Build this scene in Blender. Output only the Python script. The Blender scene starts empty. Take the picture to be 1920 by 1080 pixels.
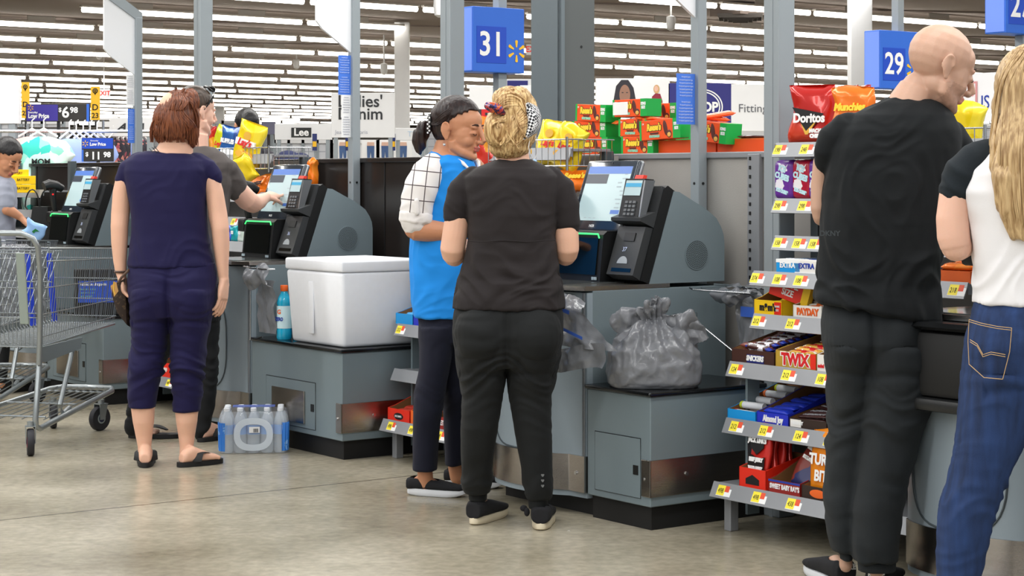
import bpy, bmesh, math, random
from mathutils import Vector, Matrix, noise
RN = random.Random(11)
SC = bpy.context.scene
COL = SC.collection
PI = math.pi
# ------------------------------------------------------------------ camera
F, HC, HY = 3600.0, 1.30, 335.0            # focal length in px, eye height, horizon row of the 1920x1080 frame
cd = bpy.data.cameras.new('camera'); cam = bpy.data.objects.new('camera', cd); COL.objects.link(cam)
cam.location = (0, 0, HC); cam.rotation_euler = (PI/2, 0, 0)
cd.sensor_fit = 'HORIZONTAL'; cd.sensor_width = 36; cd.lens = F/1920*36
cd.shift_y = -(540-HY)/1920; cd.clip_end = 400
SC.camera = cam
# ------------------------------------------------------------------ light
SC.view_settings.view_transform = 'Standard'; SC.view_settings.look = 'None'
SC.view_settings.gamma = 1; SC.view_settings.use_curve_mapping = False
SC.view_settings.exposure = -0.12
W = bpy.data.worlds.new('daylight'); SC.world = W; W.use_nodes = True
bgn = W.node_tree.nodes['Background']
bgn.inputs[0].default_value = (0.93, 0.97, 1.0, 1); bgn.inputs[1].default_value = 0.62
# store axes: U runs right and away (along the lamp rows), V runs left and away (along the checkouts)
AU = math.radians(36)
UX, UY = math.cos(AU), math.sin(AU)
OX, OY = 0.51, 7.07
def S(u, v, h=0.0): return Vector((OX+UX*u-UY*v, OY+UY*u+UX*v, h))
def vx(x, u):
    k = (x-960)/F; return (OX+UX*u-k*(OY+UY*u))/(UY+UX*k)
def ux(x, v):
    k = (x-960)/F; return (k*(OY+UX*v)-OX+UY*v)/(UX-k*UY)
def hy(y, u, v): return HC-(y-HY)/F*(OY+UY*u+UX*v)
def P(x, y, z): return Vector(((x-960)/F*z, z, HC-(y-HY)/F*z))
def FLR(x, y):
    z = HC*F/(y-HY); return Vector(((x-960)/F*z, z, 0))
def area(name, loc, sx, sy, power, rot=(0,0,0), col=(1,0.985,0.95)):
    l = bpy.data.lights.new(name, 'AREA'); l.shape = 'RECTANGLE'; l.size = sx; l.size_y = sy; l.energy = power; l.color = col
    o = bpy.data.objects.new(name, l); COL.objects.link(o); o.location = loc; o.rotation_euler = rot; return o
LAMP_ANG = math.radians(38)
for i in range(5):                          # the shop's own fluorescent rows above the checkouts
    p = S(-1.5, -6+4.2*i)
    area('ceiling_strip_light', (p.x, p.y, 4.25), 26, 0.5, 640, (0,0,LAMP_ANG))
for i in range(6):
    area('ceiling_strip_light', (4-6.0*i*0.55+6, 22+9*i, 4.2), 44, 0.6, 900, (0,0,LAMP_ANG))
# ------------------------------------------------------------------ materials
def lin(c):
    return tuple((x/12.92 if x <= .04045 else ((x+.055)/1.055)**2.4) for x in (v/255 for v in c))+(1,)
MATS = {}
def mat(name, c, rough=.6, metal=0, var=.06, vs=6, bump=0, bs=80, emit=0, alpha=1, trans=0, spec=.5, coat=0, ior=1.45, stretch=(1,1,1), fuzz=0):
    if name in MATS: return MATS[name]
    m = bpy.data.materials.new(name); m.use_nodes = True; nt = m.node_tree; b = nt.nodes['Principled BSDF']
    c = lin(c)
    b.inputs['Base Color'].default_value = c; b.inputs['Roughness'].default_value = rough
    b.inputs['Metallic'].default_value = metal; b.inputs['Specular IOR Level'].default_value = spec
    b.inputs['Coat Weight'].default_value = coat; b.inputs['IOR'].default_value = ior
    b.inputs['Transmission Weight'].default_value = trans; b.inputs['Alpha'].default_value = alpha
    b.inputs['Sheen Weight'].default_value = fuzz
    if emit:
        b.inputs['Emission Color'].default_value = c; b.inputs['Emission Strength'].default_value = emit
    tc = nt.nodes.new('ShaderNodeTexCoord'); mp = nt.nodes.new('ShaderNodeMapping'); nt.links.new(tc.outputs['Object'], mp.inputs[0])
    mp.inputs['Scale'].default_value = stretch
    if var:
        n = nt.nodes.new('ShaderNodeTexNoise'); n.inputs['Scale'].default_value = vs; n.inputs['Detail'].default_value = 5
        nt.links.new(mp.outputs[0], n.inputs[0])
        mx = nt.nodes.new('ShaderNodeMix'); mx.data_type = 'RGBA'
        mx.inputs[6].default_value = tuple(x*(1-var*1.6) for x in c[:3])+(1,); mx.inputs[7].default_value = tuple(min(1,x*(1+var*1.6)) for x in c[:3])+(1,)
        nt.links.new(n.outputs[0], mx.inputs[0]); nt.links.new(mx.outputs[2], b.inputs['Base Color'])
        if emit: nt.links.new(mx.outputs[2], b.inputs['Emission Color'])
    if bump:
        n2 = nt.nodes.new('ShaderNodeTexNoise'); n2.inputs['Scale'].default_value = bs; n2.inputs['Detail'].default_value = 4
        nt.links.new(mp.outputs[0], n2.inputs[0])
        bn = nt.nodes.new('ShaderNodeBump'); bn.inputs['Strength'].default_value = bump; bn.inputs['Distance'].default_value = .01
        nt.links.new(n2.outputs[0], bn.inputs['Height']); nt.links.new(bn.outputs[0], b.inputs['Normal'])
    MATS[name] = m; return m
def nd(m, t): return m.node_tree.nodes.new(t)
def lk(m, a, b): m.node_tree.links.new(a, b)
def bsdf(m): return m.node_tree.nodes['Principled BSDF']
def grid_mat(name, c1, c2, w, h, line, plane='xz', rough=.8, rot=0):
    """fabric or board with straight lines of c2 on c1"""
    m = mat(name, c1, rough, var=0)
    tc = nd(m,'ShaderNodeTexCoord'); sp = nd(m,'ShaderNodeSeparateXYZ'); cb = nd(m,'ShaderNodeCombineXYZ')
    lk(m, tc.outputs['Object'], sp.inputs[0])
    ix = {'x':0,'y':1,'z':2}
    lk(m, sp.outputs[ix[plane[0]]], cb.inputs[0]); lk(m, sp.outputs[ix[plane[1]]], cb.inputs[1])
    mp = nd(m,'ShaderNodeMapping'); mp.inputs['Rotation'].default_value = (0,0,rot); lk(m, cb.outputs[0], mp.inputs[0])
    br = nd(m,'ShaderNodeTexBrick'); br.offset = 0; br.inputs['Scale'].default_value = 1
    br.inputs['Brick Width'].default_value = w; br.inputs['Row Height'].default_value = h; br.inputs['Mortar Size'].default_value = line
    br.inputs['Mortar Smooth'].default_value = .1
    br.inputs['Color1'].default_value = lin(c1); br.inputs['Color2'].default_value = lin(c1); br.inputs['Mortar'].default_value = lin(c2)
    lk(m, mp.outputs[0], br.inputs[0]); lk(m, br.outputs[0], bsdf(m).inputs['Base Color'])
    return m
def spots_mat(name, base, cols, scale, rough=.5, thr=.5):
    """blotchy print: voronoi cells coloured through a ramp"""
    m = mat(name, base, rough, var=0)
    tc = nd(m,'ShaderNodeTexCoord'); v = nd(m,'ShaderNodeTexVoronoi'); v.inputs['Scale'].default_value = scale
    n = nd(m,'ShaderNodeTexNoise'); n.inputs['Scale'].default_value = scale*.8
    mx = nd(m,'ShaderNodeMix'); mx.data_type='RGBA'; mx.inputs[0].default_value = .06
    lk(m, tc.outputs['Object'], n.inputs[0]); lk(m, tc.outputs['Object'], mx.inputs[6]); lk(m, n.outputs[1], mx.inputs[7]); lk(m, mx.outputs[2], v.inputs[0])
    sp = nd(m,'ShaderNodeSeparateColor'); lk(m, v.outputs['Color'], sp.inputs[0])
    r = nd(m,'ShaderNodeValToRGB'); r.color_ramp.interpolation = 'CONSTANT'
    allc = [base]+cols; e = r.color_ramp.elements
    e[0].position = 0; e[0].color = lin(base); e[1].position = thr; e[1].color = lin(cols[0])
    for i, c in enumerate(cols[1:]):
        q = e.new(thr+(1-thr)*(i+1)/len(cols)); q.color = lin(c)
    lk(m, sp.outputs[0], r.inputs[0]); lk(m, r.outputs[0], bsdf(m).inputs['Base Color'])
    return m
# ------------------------------------------------------------------ mesh builder
class MB:
    def __init__(s): s.b = bmesh.new(); s.mi = 0
    def _f(s, vs):
        try:
            f = s.b.faces.new(vs); f.material_index = s.mi; return f
        except ValueError: return None
    def box(s, x0, x1, y0, y1, z0, z1, bev=0, M=None, seg=2):
        r = bmesh.ops.create_cube(s.b, size=1)
        vs = r['verts']
        for v in vs:
            v.co = Vector(((x0+x1)/2+v.co.x*(x1-x0), (y0+y1)/2+v.co.y*(y1-y0), (z0+z1)/2+v.co.z*(z1-z0)))
        fs = set(f for v in vs for f in v.link_faces)
        for f in fs: f.material_index = s.mi
        if bev:
            es = set(e for v in vs for e in v.link_edges)
            rr = bmesh.ops.bevel(s.b, geom=list(es), offset=bev, segments=seg, profile=.5, affect='EDGES')
            vs = list(set(v for f in rr['faces'] for v in f.verts) | set(v for v in vs if v.is_valid))
            for f in set(f for v in vs for f in v.link_faces): f.material_index = s.mi
        if M is not None:
            for v in vs: v.co = M @ v.co
        return s
    def prism(s, pts, a0, a1, ax='y', M=None):
        """polygon extruded along an axis: pts are the two other coordinates in x,y,z order"""
        def mk(p, a):
            if ax == 'y': q = Vector((p[0], a, p[1]))
            elif ax == 'x': q = Vector((a, p[0], p[1]))
            else: q = Vector((p[0], p[1], a))
            return s.b.verts.new(M @ q if M is not None else q)
        A = [mk(p, a0) for p in pts]; B = [mk(p, a1) for p in pts]; n = len(pts)
        s._f(A[::-1]); s._f(B)
        for i in range(n): s._f([A[i], A[(i+1)%n], B[(i+1)%n], B[i]])
        return s
    def ring(s, c, ex, ey, n=16, pw=1.0):
        out = []
        for i in range(n):
            t = 2*PI*i/n; cx, sy = math.cos(t), math.sin(t)
            if pw != 1.0:
                cx = math.copysign(abs(cx)**pw, cx); sy = math.copysign(abs(sy)**pw, sy)
            out.append(s.b.verts.new(c+ex*cx+ey*sy))
        return out
    def skin(s, rs, cap=True, close=False):
        n = len(rs[0])
        for a, b in zip(rs[:-1], rs[1:]):
            for i in range(n): s._f([a[i], a[(i+1)%n], b[(i+1)%n], b[i]])
        if cap:
            s._f(rs[0][::-1]); s._f(rs[-1])
        return s
    def tube(s, pts, r, n=8, cap=True, closed=False):
        pts = [Vector(p) for p in pts]; rs = []; m = len(pts)
        rr = r if isinstance(r, (list, tuple)) else [r]*m
        ref = None
        for i, p in enumerate(pts):
            if closed: t = (pts[(i+1)%m]-pts[i-1])
            else: t = (pts[min(i+1, m-1)]-pts[max(i-1, 0)])
            if t.length < 1e-9: t = Vector((0,0,1))
            t.normalize()
            if ref is None:
                ref = Vector((0,0,1)) if abs(t.z) < .9 else Vector((1,0,0))
            e1 = t.cross(ref)
            if e1.length < 1e-6: e1 = t.orthogonal()
            e1.normalize(); e2 = t.cross(e1); ref = -e2 if False else e1.cross(t)
            rs.append(s.ring(p, e1*rr[i], e2*rr[i], n))
        if closed: rs.append(rs[0]); s.skin(rs, False)
        else: s.skin(rs, cap)
        return s
    def cyl(s, p0, p1, r0, r1=None, n=20): return s.tube([p0, p1], [r0, r0 if r1 is None else r1], n)
    def lathe(s, prof, c=(0,0,0), n=24, M=None, cap=True):
        c = Vector(c); rs = []
        for r, z in prof:
            q = [Vector((math.cos(2*PI*i/n)*r, math.sin(2*PI*i/n)*r, z)) for i in range(n)]
            rs.append([s.b.verts.new((M @ p if M is not None else p)+c) for p in q])
        s.skin(rs, cap); return s
    def ball(s, c, r, M=None, seg=20):
        rx, ry, rz = r if isinstance(r, (tuple, list)) else (r, r, r)
        q = bmesh.ops.create_uvsphere(s.b, u_segments=seg, v_segments=max(8, seg//2), radius=1)
        c = Vector(c)
        for v in q['verts']:
            p = Vector((v.co.x*rx, v.co.y*ry, v.co.z*rz)); v.co = (M @ p if M is not None else p)+c
            for f in v.link_faces: f.material_index = s.mi
        return s
    def grid(s, fn, nu, nv, closed_u=False):
        vs = [[s.b.verts.new(fn(i/nu, j/nv)) for i in range(nu+(0 if closed_u else 1))] for j in range(nv+1)]
        w = len(vs[0])
        for j in range(nv):
            for i in range(nu):
                s._f([vs[j][i], vs[j][(i+1)%w], vs[j+1][(i+1)%w], vs[j+1][i]])
        return s
    def quad(s, a, b, c, d): s._f([s.b.verts.new(Vector(p)) for p in (a,b,c,d)]); return s
    def mesh(s, name, mats, smooth=None):
        bmesh.ops.recalc_face_normals(s.b, faces=s.b.faces[:])
        me = bpy.data.meshes.new(name); s.b.to_mesh(me); s.b.free()
        for m in (mats if isinstance(mats, (list, tuple)) else [mats]): me.materials.append(m)
        if smooth: sm(me, smooth)
        return me
def sm(me, ang=40):
    me.polygons.foreach_set('use_smooth', [True]*len(me.polygons))
    if ang < 180: me.set_sharp_from_angle(angle=math.radians(ang))
def remesh(mb, vox, iters=4, fac=.5, disp=None, solid=0):
    """join the shapes in mb into one continuous skin"""
    bmesh.ops.recalc_face_normals(mb.b, faces=mb.b.faces[:])
    me = bpy.data.meshes.new('tmp'); mb.b.to_mesh(me); mb.b.free()
    o = bpy.data.objects.new('tmp', me); COL.objects.link(o)
    r = o.modifiers.new('r', 'REMESH'); r.mode = 'VOXEL'; r.voxel_size = vox; r.adaptivity = 0
    if iters:
        k = o.modifiers.new('s', 'SMOOTH'); k.factor = fac; k.iterations = iters
    dg = bpy.context.evaluated_depsgraph_get()
    out = bpy.data.meshes.new_from_object(o.evaluated_get(dg), depsgraph=dg)
    bpy.data.objects.remove(o); bpy.data.meshes.remove(me)
    out.materials.clear()
    if disp:
        ns = [v.normal.copy() for v in out.vertices]
        for v, n in zip(out.vertices, ns):
            d = disp(v.co, n)
            v.co = v.co+(d if isinstance(d, Vector) else n*d)
    out.polygons.foreach_set('use_smooth', [True]*len(out.polygons))
    return out
# ------------------------------------------------------------------ scene objects
def obj(name, me, parent=None, label=None, m=None):
    if m is not None:
        for q in (m if isinstance(m, (list, tuple)) else [m]): me.materials.append(q)
    me.name = name
    o = bpy.data.objects.new(name, me); COL.objects.link(o)
    if parent is not None: o.parent = parent
    if label: o['label'] = label
    return o
def thing(name, label, cat, loc=(0,0,0), rz=AU, group=None):
    o = bpy.data.objects.new(name, None); COL.objects.link(o); o.empty_display_size = .1
    o.location = loc; o.rotation_euler = (0,0,rz) if not isinstance(rz, (tuple, Matrix, list)) else (rz if not isinstance(rz, Matrix) else rz.to_euler())
    o['label'] = label; o['category'] = cat
    if group: o['group'] = group
    return o
def tag(o, label, cat, group=None):
    o['label'] = label; o['category'] = cat
    if group: o['group'] = group
    return o
def struct(name, me, loc=(0,0,0), rz=0):
    o = obj(name, me); o['kind'] = 'structure'; o.location = loc; o.rotation_euler = (0,0,rz); return o
def part(t, name, mb, m, smooth=None, label=None):
    return obj(name, mb.mesh(name, m, smooth), t, label)
def copy_thing(t, loc=None, rz=None, label=None, group=None):
    c = t.copy(); COL.objects.link(c)
    if loc is not None: c.location = loc
    if rz is not None: c.rotation_euler = rz if isinstance(rz, tuple) else (0,0,rz)
    if label: c['label'] = label
    if group: c['group'] = group
    for ch in list(t.children):
        d = ch.copy(); COL.objects.link(d); d.parent = c
        for g in list(ch.children):
            e = g.copy(); COL.objects.link(e); e.parent = d
    return c
# text: origin = middle of the line (or left end), right and up vectors give its plane
TXT = {}
def text(parent, s, loc, size, right, up, m, name='lettering', al='CENTER', ext=.0006, bold=0, sx=1.0, shear=0):
    key = (s, round(size,4), al, m.name, bold, sx, shear, ext)
    if key not in TXT:
        c = bpy.data.curves.new('t', 'FONT'); c.body = s; c.size = size; c.align_x = al; c.align_y = 'CENTER'
        c.extrude = ext; c.offset = bold; c.resolution_u = 3; c.shear = shear; c.space_line = .8
        o = bpy.data.objects.new('t', c); COL.objects.link(o)
        dg = bpy.context.evaluated_depsgraph_get()
        me = bpy.data.meshes.new_from_object(o.evaluated_get(dg), depsgraph=dg)
        bpy.data.objects.remove(o); bpy.data.curves.remove(c)
        if sx != 1.0:
            for v in me.vertices: v.co.x *= sx
        me.materials.clear(); me.materials.append(m); TXT[key] = me
    o = bpy.data.objects.new(name, TXT[key]); COL.objects.link(o); o.parent = parent
    r = Vector(right).normalized(); u = Vector(up).normalized(); n = r.cross(u)
    M = Matrix((r, u, n)).transposed().to_4x4(); M.translation = Vector(loc)
    o.matrix_local = M
    return o
FU = ((0,-1,0), (0,0,1))       # text on a face that looks along -x (towards the shoppers)
FV = ((1,0,0), (0,0,1))        # text on a face that looks along -y (towards the camera)
# ================================================================== common materials
GREY = mat('kiosk_grey_paint', (122,136,142), .42, .15, .03, 3, .05, 300)
GREYL = mat('kiosk_light_grey_paint', (150,163,172), .4, .15, .03, 3, .05, 300)
GREYD = mat('kiosk_dark_grey_paint', (78,86,90), .45, .2, .03)
BLK = mat('black_plastic', (24,25,26), .38, 0, .05)
BLKM = mat('matte_black_paint', (17,17,18), .6, 0, .1)
GLS = mat('dark_glass', (10,14,14), .06, 0, 0, coat=.6)
STEEL = mat('brushed_steel', (176,170,164), .24, 1, .06, 4, .12, 60, stretch=(1,1,22))
STEELD = mat('worn_steel_top', (58,60,62), .2, .85, .1, 5)
CHR = mat('chrome_wire', (190,192,194), .22, 1, 0)
RAIL = mat('grey_shelf_paint', (146,148,152), .4, .3, .03)
POLE = mat('post_grey_paint', (150,158,163), .45, .3, .03, 4)
WHT = mat('white_paint', (232,233,235), .5, 0, .02)
WHTP = mat('white_print', (240,240,240), .6, 0, 0)
BLKP = mat('black_print', (18,18,20), .6, 0, 0)
NAVYP = mat('navy_board', (40,40,120), .5, 0, .04)
BLUE = mat('bright_blue_board', (46,104,208), .5, 0, .02)
BLUED = mat('deep_blue_board', (24,72,190), .5, 0, .02)
YEL = mat('sign_yellow', (245,190,40), .5, 0, .02)
TAGY = mat('price_tag_yellow', (244,226,60), .5, 0, .02)
RED = mat('tag_red', (226,84,52), .5, 0, .02)
CARD = mat('brown_card', (140,98,58), .8, 0, .1, 9)
# ================================================================== shell
def floor_mat():
    m = mat('polished_concrete', (150,138,120), .16, 0, 0, spec=.5)
    b = bsdf(m); tc = nd(m,'ShaderNodeTexCoord')
    n1 = nd(m,'ShaderNodeTexNoise'); n1.inputs['Scale'].default_value = 1.1; n1.inputs['Detail'].default_value = 9; n1.inputs['Roughness'].default_value = .62
    n2 = nd(m,'ShaderNodeTexNoise'); n2.inputs['Scale'].default_value = 26; n2.inputs['Detail'].default_value = 6
    for n in (n1, n2): lk(m, tc.outputs['Object'], n.inputs[0])
    r = nd(m,'ShaderNodeValToRGB'); e = r.color_ramp.elements
    e[0].position = .3; e[0].color = lin((130,122,103)); e[1].position = .72; e[1].color = lin((178,170,151))
    lk(m, n1.outputs[0], r.inputs[0])
    mx = nd(m,'ShaderNodeMix'); mx.data_type='RGBA'; mx.blend_type = 'OVERLAY'; mx.inputs[0].default_value = .35
    lk(m, r.outputs[0], mx.inputs[6]); lk(m, n2.outputs[0], mx.inputs[7])
    # saw-cut joints
    mp = nd(m,'ShaderNodeMapping'); mp.inputs['Rotation'].default_value = (0,0,-AU); mp.inputs['Location'].default_value = (500,1.944,0)
    lk(m, tc.outputs['Object'], mp.inputs[0])
    br = nd(m,'ShaderNodeTexBrick'); br.offset = 0; br.inputs['Scale'].default_value = 1
    br.inputs['Brick Width'].default_value = 1000; br.inputs['Row Height'].default_value = 4.5; br.inputs['Mortar Size'].default_value = .006
    for k in ('Color1','Color2'): br.inputs[k].default_value = (1,1,1,1)
    br.inputs['Mortar'].default_value = (.22,.2,.17,1)
    lk(m, mp.outputs[0], br.inputs[0])
    mm = nd(m,'ShaderNodeMix'); mm.data_type='RGBA'; mm.blend_type='MULTIPLY'; mm.inputs[0].default_value = 1
    lk(m, mx.outputs[2], mm.inputs[6]); lk(m, br.outputs[0], mm.inputs[7]); lk(m, mm.outputs[2], b.inputs['Base Color'])
    rr = nd(m,'ShaderNodeMapRange'); rr.inputs['To Min'].default_value = .12; rr.inputs['To Max'].default_value = .34
    lk(m, n1.outputs[0], rr.inputs[0]); lk(m, rr.outputs[0], b.inputs['Roughness'])
    bn = nd(m,'ShaderNodeBump'); bn.inputs['Strength'].default_value = .12; bn.inputs['Distance'].default_value = .01
    lk(m, n2.outputs[0], bn.inputs['Height']); lk(m, bn.outputs[0], b.inputs['Normal'])
    return m
struct('floor', MB().box(-70,90,-4,150,-.1,0).mesh('floor', floor_mat()))
CEIL = mat('brown_grey_deck', (140,128,123), .8, 0, .12, .25)
cb = MB().box(-90,90,-3,130,4.6,4.7)
for i in range(22): cb.box(-90,90, -3+6*i-.03, -3+6*i+.03, 4.57, 4.6)
struct('ceiling', cb.mesh('ceiling', CEIL), (0,14,0), math.radians(14))
FARW = mat('far_wall_paint', (150,146,144), .8, 0, .03, .4)
struct('wall_back', MB().box(-90,110,-.2,.2,0,4.7).mesh('wall_back', FARW), (0,122,0), math.radians(4))
struct('wall_right', MB().box(-.2,.2,-50,60,0,4.7).mesh('wall_right', FARW), (46,60,0), math.radians(-8))
struct('wall_left', MB().box(-.2,.2,-50,60,0,4.7).mesh('wall_left', FARW), (-36,60,0), math.radians(12))
# ------------------------------------------------------------------ ceiling lamps
LGT = mat('fluorescent_tube', (255,250,240), .5, 0, 0, emit=9)
HOUS = mat('lamp_housing', (200,196,190), .5, 0, .02)
lamp = thing('strip_lamp', 'white fluorescent strip lamp in the rows under the ceiling', 'ceiling lamp', (0,0,4.46), LAMP_ANG, 'fluorescent strip lamps under the ceiling')
LL = 2.35
part(lamp, 'housing', MB().box(-LL/2,LL/2,-.05,.05,0,.04,.008), HOUS)
part(lamp, 'tube', MB().tube([(-LL/2+.04,0,-.045),(LL/2-.04,0,-.045)], .05, 8), LGT, 60)
la = Vector((math.cos(LAMP_ANG), math.sin(LAMP_ANG))); lb = Vector((-la.y, la.x))
part(lamp, 'hanger', MB().box(-.3,.3,-.01,.01,.04,.138), HOUS)
first = True; nl = 0
cells = []
for r in range(34):
    yv = 25.0+3.75*r+.12*r
    jit = RN.uniform(0, 2.4)
    for k in range(-22, 40):
        if RN.random() < .035: continue
        p = la*(k*2.44+jit+r*.3)+lb*yv
        if p.y < 20 or p.y > 112: continue
        X = 960+F*p.x/p.y; Y = HY-F*(4.43-HC)/p.y
        if -60 < X < 1980 and Y > -12:
            cells.append((p.y, p.x))
cells.sort()
for py_, px_ in cells[:298]:
    if first: lamp.location = (px_, py_, 4.46); first = False
    else: copy_thing(lamp, (px_, py_, 4.46))
if len(cells) > 298:
    mb = MB()
    for py_, px_ in cells[298:]:
        M = Matrix.Translation((px_, py_, 4.46)) @ Matrix.Rotation(LAMP_ANG, 4, 'Z')
        mb.box(-LL/2+.05, LL/2-.05, -.03, .03, -.06, 0, M=M)
    o = obj('strip_lamp', mb.mesh('far_lamps', LGT)); tag(o, 'distant fluorescent strip lamps at the far end of the shop ceiling', 'ceiling lamp'); o['kind'] = 'stuff'
# hanging cameras, exit signs, vent
hang = [(824,12,26,'small white camera hanging beside the grey post left of the 31 sign'),(720,128,44,'small white camera hanging above the Denim board'),
        (186,101,52,'small white camera hanging above the yellow D 23 tag'),(1258,42,34,'small white camera hanging left of the post with the blue notice'),
        (1460,122,50,'small white camera hanging low near the wide grey post at the snack rack'),(556,119,50,'small white camera hanging over the chips, left of the short post')]
for x, y, z, l in hang:
    p = P(x, y, z); t = thing('security_camera', l, 'camera', (p.x, p.y, p.z))
    part(t, 'mount', MB().cyl((0,0,.1),(0,0,4.60-p.z),.018,n=8), WHT)
    part(t, 'camera_body', MB().lathe([(.02,-.15),(.07,-.12),(.085,0),(.08,.1),(.03,.12)],n=14), WHT, 50)
EXR = mat('exit_red', (226,60,54), .5, 0, 0, emit=.35)
for x, y, z, l in ((195,175,52,'white exit sign with red letters above the yellow D 23 tag'),(1001,93,40,'red exit sign at the left edge of the thick dark column')):
    p = P(x,y,z); t = thing('exit_sign', l, 'sign', (p.x,p.y,p.z), 0)
    part(t, 'sign_box', MB().box(-.16,.16,-.03,.03,-.11,.11,.01), WHT)
    part(t, 'hanger', MB().cyl((0,0,.1),(0,0,4.60-p.z),.012,n=6), WHT)
    text(t, 'EXIT', (0,-.034,0), .17, (1,0,0), (0,0,1), EXR, bold=.004)
p = P(1388, 17, 36); t = thing('ceiling_vent', 'square grey air vent hanging under the ceiling at upper right', 'vent', (p.x,p.y,4.35), LAMP_ANG)
mb = MB()
for i in range(4): mb.lathe([(.6-.12*i,.02-.02*i),(.56-.12*i,-.06-.02*i),(.5-.12*i,.02-.02*i)], n=4, cap=False)
part(t, 'diffuser', mb, mat('vent_grey',(96,92,90),.6)); part(t, 'duct', MB().box(-.4,.4,-.4,.4,0,.19), CEIL)
# ------------------------------------------------------------------ far columns
def column(xl, xr, z, m, label, h=4.55, name='support_column'):
    w = (xr-xl)/F*z; c = P((xl+xr)/2, 300, z)
    o = obj(name, MB().box(-w/2,w/2,-w/2,w/2,0,h,.01).mesh('c', m)); o.location = (c.x,c.y,0)
    tag(o, label, 'column')
column(740,768,40,WHT,'slim white column far back, left of the grey post beside the 31 sign')
column(1592,1632,30,WHT,'white column left of the blue 29 sign')
column(404,420,84,WHT,'thin white column in the distance above the crisps')
# thick dark column
t = thing('steel_column', 'thick dark grey column right of the blue 31 sign', 'column', P(1058,335,11).to_tuple()[:2]+(0,), AU)
part(t, 'core', MB().box(-.125,.125,-.12,.12,0,4.60), mat('column_dark_grey',(92,96,97),.5,.2,.05,2))
part(t, 'lit_face', MB().box(-.14,-.125,-.135,.13,0,4.60).box(-.14,-.10,-.135,-.12,0,4.60), mat('column_lit_blue_grey',(108,118,124),.45,.3,.03))  # left face in a lighter grey: the light on it is put into the colour
part(t, 'screw', MB().cyl((.03,-.122,2.05),(.03,-.118,2.05),.008,n=8), BLK)
# ------------------------------------------------------------------ low wall behind the checkouts (top about 1.41 m)
WDK = mat('dark_brown_laminate', (38,33,31), .22, 0, .15, 5)
WGR = mat('warm_grey_metal_panel', (162,158,153), .5, .15, .03, 4, .1, 200)
vb = 1.55
for (v0, v1, m, lab) in ((-2.6,vb,WGR,'warm grey metal back panel behind the near checkout'), (vb,6.2,WDK,'dark brown panel behind the middle checkout'), (6.2,11.0,WDK,'dark brown panel behind the far left checkout')):
    t = thing('partition_panel', lab, 'partition', S(.80, v0))
    part(t, 'panel', MB().box(0,.03,0,v1-v0,0,1.385), m)
    part(t, 'top_rail', MB().box(-.015,.04,0,v1-v0,1.385,1.41,.004), RAIL if m is WGR else WDK)
    mb = MB()
    n = max(1, int((v1-v0)/1.5))
    for i in range(n+1): mb.box(-.004,.001,(v1-v0)*i/n-.003,(v1-v0)*i/n+.003,0,1.385)
    part(t, 'seam', mb, BLKM if m is WDK else GREYD)
# slotted upright on the near panel
t = thing('slotted_upright', 'grey slotted upright strip on the back panel between checkout and snack rack', 'upright', S(.775, vx(1412,.775)))
part(t, 'channel', MB().box(0,.024,-.035,.035,0,1.40,.003), RAIL)
mb = MB()
for i in range(36): mb.box(-.003,.002,.012,.022,.08+.037*i,.094+.037*i)
part(t, 'slots', mb, BLKM)
# ------------------------------------------------------------------ posts
def tall_post(v, label, w=.086):
    o = obj('steel_post', MB().box(-w/2,w/2,-w/2,w/2,0,4.60,.006).box(-w/2-.002,w/2+.002,-.01,.01,0,4.60).mesh('p', POLE)); o.location = S(.62, v); o.rotation_euler = (0,0,AU)
    tag(o, label, 'post')
tall_post(vx(1461,.62), 'wide light grey post rising through the snack rack at right')
tall_post(vx(848,.62), 'light grey post rising behind the woman in the blue vest')
tall_post(vx(381,.62), 'light grey post rising behind the man with sunglasses on his head')
def sign_post(x, label, blue, whites, pl):
    v = vx(x, .765); t = thing('sign_post', label, 'post', S(.765, v))
    part(t, 'pole', MB().box(-.024,.024,-.026,.026,.0,2.34,.004), POLE)
    part(t, 'bolt', MB().cyl((-.026,0,1.28),(-.02,0,1.28),.006,n=8).cyl((0,-.03,1.28),(0,-.024,1.28),.006,n=8), BLK)
    mb = MB(); mb.prism([(.024,2.30),(.024,2.37),(-.30,2.58),(-.34,2.53)], -.022, .022)
    part(t, 'arm', mb, POLE)
    part(t, 'sign_panel', MB().prism([(-.024,1.97),(-.20,2.09),(-.235,2.13),(-.235,2.47),(-.024,2.34)], -.008, .008), mat('blank_white_panel',(236,238,242),.35,0,.01))
    for (name, m, z0, z1, w, lines, mt) in blue:
        c = part(t, name, MB().box(-.024-w,-.024,-.004,-.001,z0,z1), m, label=pl.get(name))
        n = int((z1-z0)/.013)
        for i in range(1, n):
            if i == 1 or i == n//2+1 or (i != n//2): 
                wd = (.5 if i in (1, n//2+1) else RN.uniform(.72,.86))
                text(c, 'Accepted payment types at this lane are listed here please'[:int(26*wd)], (-.024-w/2,-.0052,z1-.013*i), .0092, (1,0,0),(0,0,1), mt, al='CENTER', sx=w/.115, ext=.0003)
    return t
NB = mat('notice_blue',(70,122,222),.5,0,0); NT = mat('notice_text',(200,216,250),.6,0,0); NG = mat('notice_grey_text',(176,178,190),.6,0,0)
sign_post(1310, 'grey post with a blue notice standing behind checkout 37', [('notice',NB,1.525,1.735,.10,0,NT)], [], {'notice':'blue notice with pale printed lines'})
sign_post(664, 'grey post with blank white panel behind the middle checkout', [('notice',NB,1.745,1.955,.075,0,NT),('paper_notice',WHTP,1.52,1.745,.055,0,NG)], [], {'notice':'blue notice'})
sign_post(258, 'grey post with blank white panel near the clothes racks at left', [('paper_notice',WHTP,1.77,1.97,.055,0,NG),('notice',NB,1.53,1.75,.045,0,NT)], [], {'notice':'blue notice'})
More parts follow.
